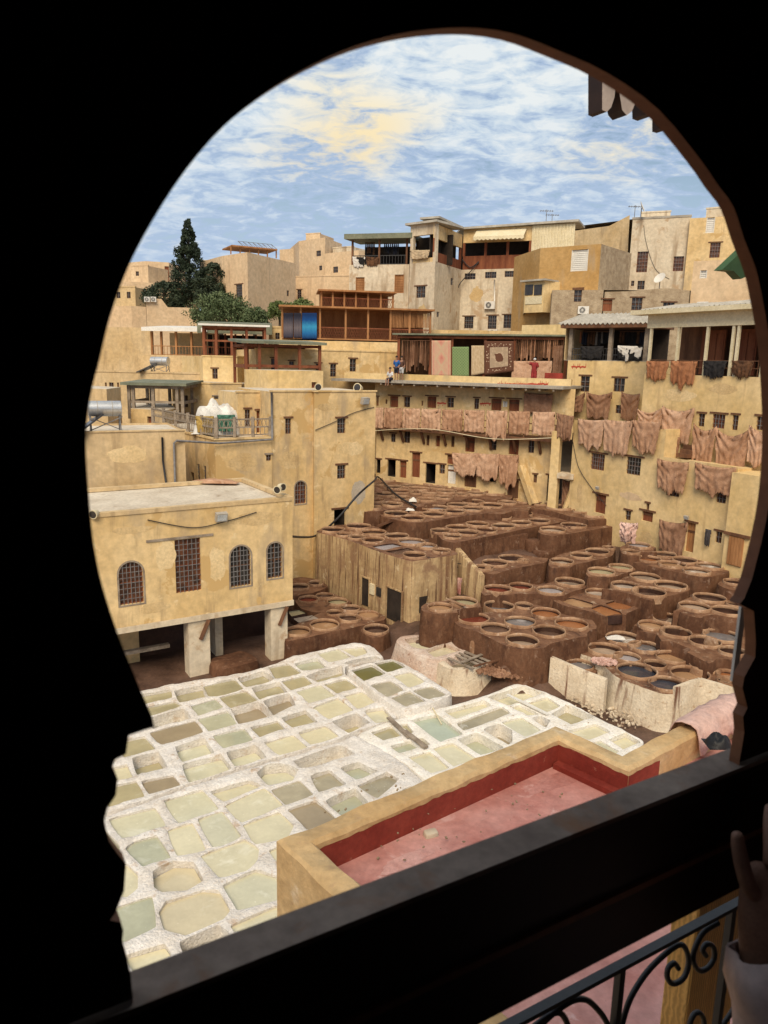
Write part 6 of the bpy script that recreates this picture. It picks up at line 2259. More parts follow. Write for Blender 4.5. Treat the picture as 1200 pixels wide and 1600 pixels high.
dish('satellite dish on the skyline above the tall patched house', PY(1001, 341, 78), .6, (.8, -.4, .4))
dish('satellite dish on the ledge in front of the tall patched house', PY(1030, 452, 70), .55, (-.6, -.4, .5))


def antenna(label, P, h):
    mb = MB()
    mb.bar(P, P + Vector((0, 0, h)), .05)
    mb.bar(P + Vector((-.7, 0, h * .9)), P + Vector((.7, 0, h * .9)), .035)
    for k in range(6):
        x = -.6 + k * .24
        mb.bar(P + Vector((x, -.25, h * .9)), P + Vector((x, .25, h * .9)), .025)
        mb.bar(P + Vector((x, 0, h * .82)), P + Vector((x, 0, h * .98)), .025)
    tag(mb.build('antenna', IRONG, loc=P), label, 'antenna', 'roof antennas')


antenna('thin television antenna left on the roof of the large house', PY(853, 350, 80), 1.4)
antenna('double television antenna right on the roof of the large house', PY(862, 352, 80), 1.1)
antenna('antenna beside the satellite dish on the right skyline', PY(991, 342, 79), 1.3)


def trellis():
    P0, P1 = PY(361, 392, 101), PY(432, 392, 104)
    th = thing('roof_trellis', 'light metal trellis frame over a wooden deck on the pink trellis house', 'trellis', P0)
    W = Wall((P0.x, P0.y), (P1.x, P1.y))
    z = P0.z
    mb = MB()
    for k in range(8):
        u = W.len * (.25 + .75 * k / 7)
        mb.bar(W.pt(u, z + .8, 0), W.pt(u, z + 1.6, -2), .05)
        mb.bar(W.pt(u, z + 1.6, -2), W.pt(min(W.len, u + 1), z + .8, -1), .04)
    mb.bar(W.pt(W.len * .25, z + 1.6, -2), W.pt(W.len, z + 1.6, -2), .05)
    mb.build('frame', IRONG, th)
    MB().wbox(W, 0, W.len, z + .55, z + .72, -4, .4).build('deck', TEAK, th)
    for k in range(6):
        MB().wbox(W, W.len * k / 5 - .06, W.len * k / 5 + .06, z - .4, z + .55, -.2, 0).build('post', TEAK, th)


trellis()


# ------------------------------------------------------------------ lamps, pipes, hose, stairs
def floodlight(label, P, n, s):
    th = thing('floodlight', label, 'floodlight', P, 'floodlights and lamps')
    n = Vector(n).normalized()
    x = n.cross(Vector((0, 0, 1))).normalized()
    y = x.cross(n)
    MB().obox(P, x * s, y * s * .75, n * s * .45).build('case', CONC, th)
    MB().obox(P + n * s * .47, x * s * .82, y * s * .55, n * s * .03).build('glass', plain('lamp_glass', (.5, .52, .52), .15), th)
    MB().bar(P - n * s * .4, P - n * s * 1.1 - Vector((0, 0, s * .3)), s * .25).build('arm', IRON, th)


def roundlamp(label, P, n, s):
    th = thing('round_lamp', label, 'lamp', P, 'floodlights and lamps')
    n = Vector(n).normalized()
    mb = MB().tube([P - n * s * 1.6, P - n * s, P, P + n * s * .25], [s * .55, s * .8, s, s * 1.05], 16)
    mb.build('body', CREAM, th, smooth=True, angle=40)
    MB().tube([P + n * s * .22, P + n * s * .27], s * .85, 16).build('lens', PANE, th)


floodlight('square floodlight on the front of the pillared house', PW.at(343, 806, .22), PW.n + Vector((0, 0, -.3)), .24)
roundlamp('round lamp at the right corner of the pillared house roof', PW.at(432, 770, .1) + Vector((0, 0, .15)), (-.3, -1, -.1), .17)
roundlamp('second round lamp behind the corner lamp of the pillared house', PW.at(446, 768, -.3) + Vector((0, 0, .15)), (.7, -.7, 0), .17)
roundlamp('round lamp at the left end of the pillared house roof', PW.at(145, 803, .1), (-.2, -1, -.1), .17)
TT = LWs[2]
floodlight('floodlight near the top right of the tall tower house', TT.at(567, 626, .25), TT.n + Vector((.4, 0, -.3)), .26)
roundlamp('round lamp on the roof edge of the tall house', TT.at(500, 605, -.2), (0, -1, 0), .2)
roundlamp('white round lamp where the tall house meets the gallery roof', TT.at(563, 606, -.3), (-.5, -1, .2), .25)
floodlight('small lamp over the ground-floor doors of the yellow wall', RW.at(1077, 808, .25), RW.n + Vector((0, 0, -.4)), .13)
floodlight('small lamp above the red door of the yellow wall', RW.at(938, 762, .25), RW.n + Vector((0, 0, -.4)), .12)


def pipe(label, pts, r, m=STEEL, name='pipe', cat='pipe'):
    mb = MB().tube(pts, r, 8)
    return tag(mb.build(name, m, loc=pts[0], smooth=True), label, cat)


W1 = TWs[1]
pipe('grey drain pipe down the corner between terrace and tower', [LWs[0].at(423, 613, .12), LWs[0].at(424, 684, .12)], .06, IRONG)
pipe('grey pipe running along the terrace edge and down the tan house', [W1.at(424, 686, .18), W1.at(340, 692, .2), LW.at(275, 688, .15), LW.at(271, 692, .12), LW.at(273, 762, .12)], .055, IRONG)
pipe('dark cable bundle down the front of the tan house', [LW.at(253, 683, .08), LW.at(254, 720, .1), LW.at(260, 762, .1)], .05, RUBBER, 'cable', 'cable')


def spline(pts, n=8):
    out = []
    P = [Vector(p) for p in pts]
    for i in range(len(P) - 1):
        a, b, c, d = P[max(0, i - 1)], P[i], P[i + 1], P[min(len(P) - 1, i + 2)]
        for k in range(n):
            t = k / n
            out.append(.5 * ((2 * b) + (c - a) * t + (2 * a - 5 * b + 4 * c - d) * t * t + (3 * b - a - 3 * c + d) * t ** 3))
    out.append(P[-1])
    return out


pipe('black hose arching from the pillared house past the tower to the far vats', spline([PW.at(455, 842, -.6), LWs[0].at(485, 834, .6), LWs[2].at(515, 808, .8), LWs[2].at(545, 770, 1.0),
                                                                                      LWs[2].at(572, 748, .9), PZ(592, 746, 4.9), PZ(618, 772, 4.7), PZ(650, 792, 4.55)]), .06, RUBBER, 'hose', 'hose')
pipe('thin rope slung along under the gallery of the back building', spline([BW.at(590, 672, .95), BW.at(680, 669, 1.0), BW.at(780, 684, 1.0), BW.at(880, 682, 1.0)]), .025, CREAM, 'rope', 'rope')
pipe('loose black cable drooping on the wall of the large house', spline([BGW[4].at(722, 405, .1), BGW[4].at(735, 418, .1), BGW[4].at(748, 410, .1), BGW[3].at(717, 440, .3), BGW[3].at(712, 449, .3)]), .05, RUBBER, 'cable', 'cable')
pipe('white pipe above the air conditioner of the large house', [BGW[4].at(773, 437, .1), BGW[4].at(773, 472, .1)], .07, WHITE)


def stairs():
    th = thing('wooden_stairs', 'steep wooden stairs from the gallery roof down to the walkway', 'stairs', UW.at(893, 642, 1.6))
    a, b = UW.at(862, 596, 1.6), UW.at(892, 645, 1.6)
    side = Vector((UW.n.x, UW.n.y, 0)) * .5
    for s in (-1, 1):
        MB().bar(a + side * s, b + side * s, .09, .26).build('stringer', WOOD, th)
    n = 9
    for i in range(n):
        p = a.lerp(b, (i + .5) / n)
        MB().obox(p, side * .95, UW.d * .16, Vector((0, 0, .03))).build('tread', WOOD, th)
    MB().obox(UW.at(874, 600, 1.0), UW.d * .65, UW.n * .05, Vector((0, 0, .75))).build('panel', plain('red_panel', (.30, .045, .03)), th)


stairs()


def small_stairs():
    th = thing('masonry_stairs', 'short flight of steps in the recess behind the hanging hides', 'stairs', RB.at(1085, 712, .5))
    for i in range(3):
        m = MB()
        u = RB.uz(1082, 700)[0]
        m.wbox(RB, u - .35, u + .35, zr2 + .22 * i, zr2 + .22 * (i + 1) - .003, .01, .85 - .26 * i)
        m.build('step', WOOD, th)


small_stairs()
plank('stair_wall', 'sloping stair parapet at the foot of the pillar by the yellow wall', BW.at(889, 792, .9), BW.at(903, 748, .5), .22, .3, OCHRE, cat='wall')


def scrawl(label, W, x0, y0, x1, y1, w, seed):
    """red brush lettering: connected flowing strokes with dots"""
    r = random.Random(seed)
    mb = MB()
    n = max(4, int((x1 - x0) / 3))
    for k in range(n):
        xa = x0 + (x1 - x0) * k / n
        xb = x0 + (x1 - x0) * (k + 1.05) / n
        yb = y0 + (y1 - y0) * (.62 + .12 * r.random())
        ya = y0 + (y1 - y0) * r.uniform(.05, .5)
        mb.bar(W.at(xa, yb, w), W.at(xb, yb, w), .01, .10)
        if r.random() < .7:
            mb.bar(W.at(xb, yb, w), W.at(xb + .4, ya, w), .01, .09)
        if r.random() < .5:
            xm = (xa + xb) / 2
            mb.bar(W.at(xm - .5, y1 - .8, w), W.at(xm + .5, y1 - .8, w), .01, .09)
    tag(mb.build('painted_writing', REDMARK, loc=mb.v[0]), label, 'writing', 'red painted writing')


scrawl('red brush writing between the doors on the upper gallery wall, left one', BU, 683, 622, 697, 634, .012, 1)
scrawl('red brush writing between the doors on the upper gallery wall, right one', BU, 750, 622, 767, 634, .012, 2)
scrawl('faded red writing along the gallery roof parapet', BW.off(-1.35), 777, 594, 856, 603, .012, 3)
scrawl('red brush writing on the wall of the fur shop house', UW, 893, 567, 915, 576, .012, 4)


# ------------------------------------------------------------------ patched plaster and loose cables
def patch(par, W, cx, cy, rx, ry, m, seed, w=.006, base=None):
    """a ragged skim of newer or older plaster, a few millimetres proud of the wall"""
    c = Vector(W.uz(cx, cy))
    k = mpp(W.at(cx, cy))
    pts = []
    for i in range(30):
        a = 2 * math.pi * i / 30
        q = 1 + .35 * noise.noise(Vector((math.cos(a) * 1.6, math.sin(a) * 1.6, seed * 3.7))) + .14 * noise.noise(Vector((math.cos(a) * 6, math.sin(a) * 6, seed)))
        pts.append((c.x + rx * k * q * math.cos(a), c.y + ry * k * q * math.sin(a)))
    MB().add([W.pt(u, z, w) for u, z in pts] + [W.pt(u, z, -.01) for u, z in pts],
             [tuple(range(30))] + [(i, (i + 1) % 30, 30 + (i + 1) % 30, 30 + i) for i in range(30)]).build('plaster_patch', m, par)


OLDP = mat('older_plaster', two((0.52, 0.36, 0.17), (0.64, 0.47, 0.25)), 1.2, bump=.5, bscale=8, streak=[DRIP])
NEWP = mat('newer_plaster', two((0.63, 0.455, 0.23), (0.72, 0.55, 0.31)), 1.0, bump=.3, bscale=8)
GREYP = mat('grey_cement_patch', two((0.40, 0.34, 0.26), (0.50, 0.43, 0.34)), 1.5, bump=.4, bscale=9)
BRKP = mat('bare_brick_patch', two((0.26, 0.155, 0.09), (0.40, 0.27, 0.17)), 5.0, bump=.8, bscale=12, bdist=.03)
for a in [(pill, PW, 258, 868, 16, 26, NEWP, 1), (pill, PW, 340, 880, 12, 30, NEWP, 2), (pill, PW, 205, 828, 30, 6, OLDP, 3), (pill, PW, 400, 810, 40, 9, OLDP, 4), (pill, PW, 240, 950, 24, 8, OLDP, 6),
          (tall, LWs[0], 455, 720, 18, 14, OLDP, 7), (tall, LWs[2], 548, 700, 22, 12, NEWP, 8), (tall, LWs[2], 560, 770, 12, 18, GREYP, 9), (tall, LWs[2], 510, 636, 16, 6, OLDP, 10), (tall, LWs[0], 440, 806, 12, 22, BRKP, 11),
          (terr, TWs[1], 380, 722, 24, 14, OLDP, 12), (lowh, LW, 200, 712, 30, 14, NEWP, 13), (right, RW, 985, 776, 20, 6, PINKW, 14), (right, RW, 925, 690, 9, 14, NEWP, 15), (right, RW, 1010, 840, 12, 9, OLDP, 16),
          (right, RW, 905, 770, 6, 16, OLDP, 17), (rblock, RB, 1060, 618, 30, 9, NEWP, 18), (rblock, RB, 1130, 608, 26, 7, OLDP, 19), (big, BGW[2], 660, 490, 9, 14, OLDP, 20), (big, BGW[4], 745, 460, 10, 12, OLDP, 21),
          (big, BGW[0], 590, 470, 18, 12, GREYP, 22)]:
    patch(*a)
cab = [('thin cable sagging across the barred windows of the yellow building', RW, [(896, 690), (905, 730), (925, 762), (948, 790)]),
       ('thin cable looped over the front of the tall tower house', LWs[2], [(492, 672), (520, 660), (552, 645), (584, 636)]),
       ('loose wire hanging down the tall patched house', Wall(plan(984, 79, 400), plan(1074, 77, 400)), [(1006, 352), (1010, 380), (1024, 420), (1046, 436)]),
       ('wire strung across the front of the pillared house', PW, [(230, 812), (300, 824), (350, 815), (400, 800)])]
for lb, W, pts in cab:
    pipe(lb, spline([W.at(x, y, .05) for x, y in pts]), .018, RUBBER, 'cable', 'cable')


# ------------------------------------------------------------------ covered goods, cloths, small things
def heap(name, label, cat, P, sx, sy, h, m, seed=1, res=22, group=None, pw=2.2):
    r = Vector((seed * 3.3, seed * 1.7, 0))
    vs, fs = [], []
    for i in range(res + 1):
        for j in range(res + 1):
            x, y = -1 + 2 * i / res, -1 + 2 * j / res
            d = math.hypot(x, y)
            z = max(0, 1 - d ** pw) ** .6 * (.8 + .35 * noise.noise(Vector((x * 2, y * 2, 0)) + r)) + .16 * noise.noise(Vector((x * 6, y * 6, 1)) + r) * max(0, 1 - d)
            vs.append((P.x + x * sx * (1 + .1 * noise.noise(r + Vector((x, y, 4)))), P.y + y * sy, P.z + z * h))
    for i in range(res):
        for j in range(res):
            a = i * (res + 1) + j
            fs.append((a, a + res + 1, a + res + 2, a + 1))
    o = MB().add(vs, fs).build(name, m, loc=P, smooth=True)
    return tag(o, label, cat, group)


TPt = TWs[1].at(330, 668, -2.6)
zt_ = tz + .1
TQ = PY(340, 660, 41.3)
heap('tarpaulin', 'crumpled white tarpaulin over goods on the tall house terrace', 'tarpaulin', Vector((TQ.x, TQ.y, zt_ + .02)), 1.25, .9, 1.85, plain('white_tarp', (.66, .63, .58), .6), 3, 30, pw=7)
TW_ = Wall((TQ.x - 1.5, TQ.y - 1.0), (TQ.x + 1.5, TQ.y - .9))
hide('green patterned cloth hanging under the white tarpaulin', TW_, 340, 648, 368, 648, 674, w=.15, m=plain('green_cloth', (.06, .16, .11), scale=5, var=.7), ragged=.1, sag=.02, group=None, name='cloth', cat='cloth')
hide('yellow cloth hanging at the left under the white tarpaulin', TW_, 306, 650, 335, 650, 676, w=.15, m=plain('yellow_cloth', (.42, .28, .08)), ragged=.1, sag=.02, group=None, name='cloth', cat='cloth')
heap('cloth', 'pink-brown cloth lying over the rear parapet of the pillared house', 'cloth', PW.pt(PL - 1.6, pz - .02, -5.5), 1.1, .35, .2, HIDE, 5)
heap('white_skin', 'white skin draped over a vat rim in the front-right block', 'skin', PZ(962, 997, 1.48), .4, .2, .14, plain('white_skin', (.66, .62, .56)), 6)
heap('white_skin', 'white cloth lying on the end of the long raised vat block', 'skin', PZ(640, 797, 4.38), .3, .2, .14, WHITE, 7)
heap('white_bag', 'white bag between the far vats near the hose', 'bag', PZ(645, 783, 4.58), .25, .2, .25, WHITE, 8)
heap('hide_pile', 'brown pile of skins among the far vats', 'hides', PZ(585, 768, 4.55), .55, .4, .35, HIDED, 9)
heap('black_bag', 'crumpled black plastic bag at the foot of the draped hide', 'bag', Vector((0, 0, 0)) + PZ(1122, 1163, 8.6), .16, .14, .17, plain('black_plastic', (.016, .016, .017), .5), 10)


def garment():
    W = Wall(tuple(PZ(712, 872, 3.4).xy), tuple(PZ(735, 880, 3.4).xy))
    th = thing('hanging_garment', 'dark jacket and red striped cloth hung at the corner of the streaked block', 'garment', W.at(722, 930))
    sheet(W, 712, 880, 722, 882, 900, .3, 3, sag=0, ragged=.2, folds=.04, nu=10, nv=8).build('jacket', NAVY, th, smooth=True)
    sm = mat('red_stripe_cloth', two((.50, .16, .13), (.62, .42, .36)), 1.0, wave=(6.0, .5, 'X', 1.0))
    sheet(W, 714, 900, 730, 902, 926, .35, 4, sag=0, ragged=.3, folds=.05, nu=12, nv=8).build('striped_cloth', sm, th, smooth=True)
    MB().bar(W.at(708, 878, .25), W.at(726, 880, .25), .04).build('hook', IRON, th)


garment()


# ------------------------------------------------------------------ small openings in the streaked block
def block_doors():
    a, b = PZ(495, 827, 3.9), PZ(640, 876, 3.9)
    W = Wall((a.x, a.y), (b.x, b.y)).off(.10)
    th = thing('block_doors', 'small doorways and meter boxes in the side of the streaked block', 'doorway', W.at(600, 960))
    for x0, y0, x1, y1 in ((567, 903, 578, 946), (606, 921, 629, 970)):
        m = MB()
        wrect(m, W, x0, y0, x1, y1, -.02, .06)
        m.build('doorway', DARK, th)  # dark slab stands in for the shade inside an opening
        f = MB()
        u0, u1, z0, zz = rect(W, x0, y0, x1, y1)
        f.wbox(W, u0 - .05, u0, z0, zz + .06, 0, .10)
        f.wbox(W, u1, u1 + .05, z0, zz + .06, 0, .10)
        f.wbox(W, u0, u1, zz, zz + .06, 0, .10)
        f.build('frame', STREAK, th)
    m = MB()
    wrect(m, W, 580, 912, 586, 928, 0, .12)
    m.build('meter_box', CREAM, th)
    m = MB()
    wrect(m, W, 590, 918, 597, 931, 0, .1)
    m.build('vent', IRON, th)
    a, b = PZ(642, 876, 3.9), PZ(714, 863, 3.9)
    W = Wall((a.x, a.y), (b.x, b.y)).off(.12)
    m = MB()
    wrect(m, W, 655, 928, 700, 952, -.02, .05)
    m.build('low_opening', DARK, th)  # another shade-dark slab, no hole behind it


block_doors()


# ------------------------------------------------------------------ people
def skin_body(name, joints, bones, parent, loc, m, sub=2):
    """joints: name -> (x,y,z,r); one continuous skin"""
    names = list(joints)
    idx = {n: i for i, n in enumerate(names)}
    me = bpy.data.meshes.new(name)
    org = Vector(loc)
    me.from_pydata([tuple(Vector(joints[n][:3])) for n in names], [(idx[a], idx[b]) for a, b in bones], [])
    o = bpy.data.objects.new(name, me)
    col.objects.link(o)
    md = o.modifiers.new('skin', 'SKIN')
    md.use_smooth_shade = True
    sv = me.skin_vertices[0].data
    for i, n in enumerate(names):
        r = joints[n][3]
        sv[i].radius = (r, joints[n][4] if len(joints[n]) > 4 else r)
        sv[i].use_root = (i == 0)
    ss = o.modifiers.new('sub', 'SUBSURF')
    ss.levels = sub
    ss.render_levels = sub
    me.materials.append(m)
    if parent is not None:
        o.parent = parent
    else:
        o.location = org
    return o


def small_person(label, P, heading, J, cloth, hairm=HAIR, group=None):
    """J: pose joints in the person's own frame (x right, y forward, z up from the seat or feet)"""
    th = thing('person', label, 'person', P, group)
    th.rotation_euler = (0, 0, heading)
    bones = [('pel', 'spi'), ('spi', 'che'), ('che', 'nek'), ('nek', 'hed'), ('hed', 'top'), ('che', 'shl'), ('shl', 'ell'), ('ell', 'hal'), ('che', 'shr'), ('shr', 'elr'), ('elr', 'har'),
             ('pel', 'hil'), ('hil', 'knl'), ('knl', 'fol'), ('fol', 'tol'), ('pel', 'hir'), ('hir', 'knr'), ('knr', 'for'), ('for', 'tor')]
    R = dict(pel=.12, spi=.11, che=.13, nek=.05, hed=.085, top=.07, shl=.06, ell=.042, hal=.035, shr=.06, elr=.042, har=.035, hil=.08, knl=.055, fol=.04, tol=.035, hir=.08, knr=.055, tor=.035)
    R['for'] = .04
    joints = {k: (*J[k], R[k]) for k in ['pel'] + [q for q in R if q != 'pel']}
    skin_body('body', joints, bones, th, P, SKIN)
    for nm, keys, m, grow in cloth:
        ks = [k for k in keys]
        jj = {k: (*J[k], R[k] + grow) for k in ks}
        bb = [b for b in bones if b[0] in jj and b[1] in jj]
        skin_body(nm, jj, bb, th, P, m)
    h = Vector(J['hed']) + (Vector(J['top']) - Vector(J['hed'])) * .75 + Vector((0, -.02, .02))
    mb = MB()
    n = 10
    vs = []
    for k in range(5):
        t = k / 4 * math.pi * .55
        for i in range(n):
            a = 2 * math.pi * i / n
            vs.append(h + Vector((math.sin(t) * math.cos(a) * .1, math.sin(t) * math.sin(a) * .105, math.cos(t) * .1)))
    fs = []
    for k in range(4):
        for i in range(n):
            fs.append((k * n + i, k * n + (i + 1) % n, (k + 1) * n + (i + 1) % n, (k + 1) * n + i))
    me = bpy.data.meshes.new('hair')
    me.from_pydata([tuple(v) for v in vs], [], fs)
    me.materials.append(hairm)
    o = bpy.data.objects.new('hair', me)
    col.objects.link(o)
    o.parent = th
    return th


STAND = dict(pel=(0, 0, .92), spi=(0, 0, 1.1), che=(0, .01, 1.32), nek=(0, .01, 1.47), hed=(0, .03, 1.58), top=(0, .02, 1.68), shl=(-.18, 0, 1.38), ell=(-.24, -.02, 1.12), hal=(-.22, .1, .9),
             shr=(.18, 0, 1.38), elr=(.24, -.02, 1.12), har=(.22, .1, .9), hil=(-.09, 0, .86), knl=(-.1, .03, .48), fol=(-.1, 0, .06), tol=(-.11, .14, .03), hir=(.09, 0, .86), knr=(.1, .03, .48), tor=(.11, .14, .03))
STAND['for'] = (.1, 0, .06)
SIT = dict(pel=(0, 0, .1), spi=(0, .02, .28), che=(0, .04, .5), nek=(0, .06, .65), hed=(0, .09, .76), top=(0, .08, .86), shl=(-.18, .03, .56), ell=(-.22, .1, .32), hal=(-.1, .28, .2),
           shr=(.18, .03, .56), elr=(.22, .1, .32), har=(.1, .28, .2), hil=(-.09, .04, .08), knl=(-.1, .44, .1), fol=(-.1, .46, -.32), tol=(-.1, .58, -.36), hir=(.09, .04, .08), knr=(.1, .44, .1), tor=(.1, .58, -.36))
SIT['for'] = (.1, .46, -.32)
SHIRT = ['che', 'spi', 'pel', 'shl', 'ell', 'shr', 'elr']
TROU = ['pel', 'hil', 'knl', 'hir', 'knr']
TROUL = ['pel', 'hil', 'knl', 'fol', 'hir', 'knr', 'for']
WS, BS, DT = plain('white_shirt', (.62, .62, .62)), plain('blue_shirt', (.02, .10, .32)), plain('dark_trousers', (.025, .025, .04))
head = math.atan2(BW.n.y, BW.n.x) - math.pi / 2
ROBE = plain('red_robe', (.26, .03, .03))
edgeW = BW.off(.28)
pp = edgeW.at(610, 594, 0)
small_person('person in a white shirt sitting on the edge of the back gallery roof', Vector((pp.x, pp.y, zc + .18)), head, SIT, [('shirt', SHIRT, WS, .025), ('trousers', TROU, DT, .02)], group='people on the gallery roof')
pp = BW.off(-.1).at(619, 600, 0)
small_person('person in a blue top and dark shorts standing on the back gallery roof edge', Vector((pp.x, pp.y, zc + .18)), head, STAND, [('shirt', SHIRT, BS, .03), ('shorts', TROU, DT, .03)], group='people on the gallery roof')
pp = BW.off(-.8).at(627, 600, 0)
small_person('person in a dark top and pale shorts behind the one in blue', Vector((pp.x, pp.y, zc + .18)), head, STAND, [('shirt', SHIRT, plain('brown_top', (.10, .05, .035)), .03), ('shorts', TROU, WS, .03)], group='people on the gallery roof')
REACH = dict(STAND)
REACH.update(elr=(.3, .25, 1.40), har=(.42, .42, 1.46))
pp = BW.off(-2.1).at(834, 592, 0)
small_person('person in a red robe and white headscarf in front of the hung hides', Vector((pp.x, pp.y, zc + .19)), head, REACH, [('robe', ['che', 'spi', 'pel', 'shl', 'ell', 'shr', 'elr', 'hil', 'knl', 'fol', 'hir', 'knr', 'for'], ROBE, .06)], WS, 'people on the gallery roof')


# ------------------------------------------------------------------ the red terrace below the window
TZ, TP = 8.2, 8.57                       # floor and parapet-top heights


def terrace():
    W0, W1_, W2, W3 = (PZ(432, 1312, TP), PZ(867, 1132, TP), PZ(972, 1177, TP), PZ(1120, 1103, TP))
    d0 = (W1_ - W0).normalized()
    n0 = Vector((d0.y, -d0.x, 0))                      # towards the camera side
    Wm = W0 + n0 * 7.0 + d0 * .35
    Wf = W3 + (W3 - W2).normalized() * 4.0
    th = thing('roof_terrace', 'red-floored roof terrace with a low ochre parapet just below the window', 'terrace', Vector((W1_.x, W1_.y, 0)))
    # body of the house under it
    body = [Wm, W0, W1_, W2, Wf, Wf + Vector((2, -9, 0)), Wm + Vector((4, -3, 0))]
    mb = MB().prism([(p.x, p.y) for p in body], -.5, TZ - .005)
    mb.build('wall', OCHRET, th)
    ctr = sum(body, Vector()) / len(body)
    MB().add([(p.x + (ctr.x - p.x) * .004, p.y + (ctr.y - p.y) * .004, TZ) for p in body], [tuple(range(len(body)))]).build('floor', PINKF, th)
    t = .27

    def inset(pts):
        out = []
        for i, p in enumerate(pts):
            dirs = []
            if i > 0:
                dirs.append((p - pts[i - 1]).normalized())
            if i < len(pts) - 1:
                dirs.append((pts[i + 1] - p).normalized())
            ns = [Vector((d.y, -d.x, 0)) for d in dirs]
            if len(ns) == 1:
                out.append(p + ns[0] * t)
            else:
                bis = (ns[0] + ns[1]).normalized()
                out.append(p + bis * t / max(.3, bis.dot(ns[0])))
        return out
    line = [Wm, W0, W1_, W2, Wf]
    inn = inset(line)
    for i in range(len(line) - 1):
        a, b, c, d = line[i], line[i + 1], inn[i + 1], inn[i]
        k = max(2, int((b - a).length / .12))
        vs, fs = [], []
        for q in range(k + 1):
            f = q / k
            o, w = a.lerp(b, f), d.lerp(c, f)
            e = .03
            nz1 = noise.noise(o * 3) * e
            nz2 = noise.noise(w * 3.3) * e
            vs += [(o.x, o.y, TZ - .3), (o.x, o.y, TP - .03 + nz1), tuple(o.lerp(w, .12).xy) + (TP + nz1,), tuple(o.lerp(w, .85).xy) + (TP + nz2,), (w.x, w.y, TP - .04 + nz2), (w.x, w.y, TZ - .005)]
        for q in range(k):
            for j in range(5):
                fs.append((q * 6 + j, q * 6 + j + 1, (q + 1) * 6 + j + 1, (q + 1) * 6 + j))
        fs.append(tuple(range(6)))
        fs.append(tuple(reversed([k * 6 + j for j in range(6)])))
        MB().add(vs, fs).build('parapet', OCHRET, th, smooth=True, angle=40)
        # red painted band with a ragged upper edge on the inner face
        if i in (1, 2) or i == 3:
            vs, fs = [], []
            L0, L1 = (0.0, 1.0) if i != 3 else (0.0, .10)
            nrm = Vector(((b - a).normalized().y, -(b - a).normalized().x, 0))
            k2 = max(6, int((c - d).length * (L1 - L0) / .03))
            for q in range(k2 + 1):
                f = L0 + (L1 - L0) * q / k2
                w = d.lerp(c, f) + nrm * .004
                h = TP - .085 + .022 * noise.noise(w * 9) + .02 * noise.noise(w * 2.3)
                vs += [(w.x, w.y, TZ + .001), (w.x, w.y, h)]
            for q in range(k2):
                fs.append((q * 2, q * 2 + 2, q * 2 + 3, q * 2 + 1))
            MB().add(vs, fs).build('painted_band', REDP, th)
            if i == 2:
                s = MB()
                s.bar(d.lerp(c, .02) + nrm * .06 + Vector((0, 0, TZ - TP + .035)), d.lerp(c, .99) + nrm * .06 + Vector((0, 0, TZ - TP + .035)), .12, .07)
                s.build('skirting', REDP, th)
    return line, inn


tline, tinn = terrace()
DV0 = (tline[2] - tline[1]).normalized()

TMAT = [mat('damp_floor_stain', two((0.40, 0.15, 0.118), (0.54, 0.26, 0.22)), 3.0, bump=.3, bscale=16), mat('pale_floor_wear', two((0.50, 0.23, 0.19), (0.64, 0.36, 0.31)), 3.0, bump=.4, bscale=16)]
tp_ = [o for o in bpy.data.objects if o.name.startswith('roof_terrace')][0]
for k, (cx, cy, rx, ry) in enumerate([(880, 1215, .55, .12), (640, 1345, .3, .1)]):
    c = PZ(cx, cy, TZ)
    pts = []
    for i in range(36):
        a = 2 * math.pi * i / 36
        q = 1 + .45 * noise.noise(Vector((math.cos(a) * 1.5, math.sin(a) * 1.5, k * 2.3))) + .2 * noise.noise(Vector((math.cos(a) * 6, math.sin(a) * 6, k)))
        pts.append(c + DV0 * (rx * q * math.cos(a)) + Vector((DV0.y, -DV0.x, 0)) * (ry * q * math.sin(a)) + Vector((0, 0, .002 + k * .0007)))
    MB().add(pts, [tuple(reversed(range(36)))]).build('floor_stain', TMAT[k % 2], tp_)
st = lump('loose_stone', 'small pale stone lying on the pink terrace floor', 'stone', PZ(673, 1305, TZ), .075, .05, .05, PALE, .4)
scatter('grit', 'fine grit and crumbs on the pink terrace floor', 'grit', PZ(720, 1290, TZ), 120, 1.6, .012, EARTH)
a3, b3 = tline[3], tline[4]


def draped():
    d = (b3 - a3).normalized()
    n = Vector((d.y, -d.x, 0))
    p0 = PZ(1058, 1136, TP)
    s0 = (p0 - a3).dot(d)
    prof = [(-.10, -.22), (-.06, -.05), (-.02, .03), (.08, .07), (.18, .07), (.28, .03), (.33, -.06), (.35, -.18), (.37, -.30)]
    vs, fs = [], []
    k = 34
    for i in range(k + 1):
        f = i / k
        for j, (w, z) in enumerate(prof):
            q = a3 + d * (s0 + 1.5 * f + .05 * noise.noise(Vector((j * .7, f * 3, 2)))) + n * w
            e = noise.noise(Vector((f * 7, j * .6, 1))) * .05 + noise.noise(Vector((f * 16, j * 1.3, 5))) * .02
            edge = .5 + .5 * noise.noise(Vector((f * 9, 0, 3)))
            zz = z * (.55 + .8 * edge) if j in (0, 8) else z
            vs.append((q.x + n.x * e, q.y + n.y * e, TP + .02 + zz + abs(e) * .7 + .05 * math.sin(f * math.pi)))
    m = len(prof)
    for i in range(k):
        for j in range(m - 1):
            fs.append((i * m + j, (i + 1) * m + j, (i + 1) * m + j + 1, i * m + j + 1))
    o = MB().add(vs, fs).build('draped_hide', HIDEP, loc=p0, smooth=True)
    o.modifiers.new('thick', 'SOLIDIFY').thickness = .012
    tag(o, 'pink wet hide draped over the terrace parapet by the window frame', 'hide')


draped()

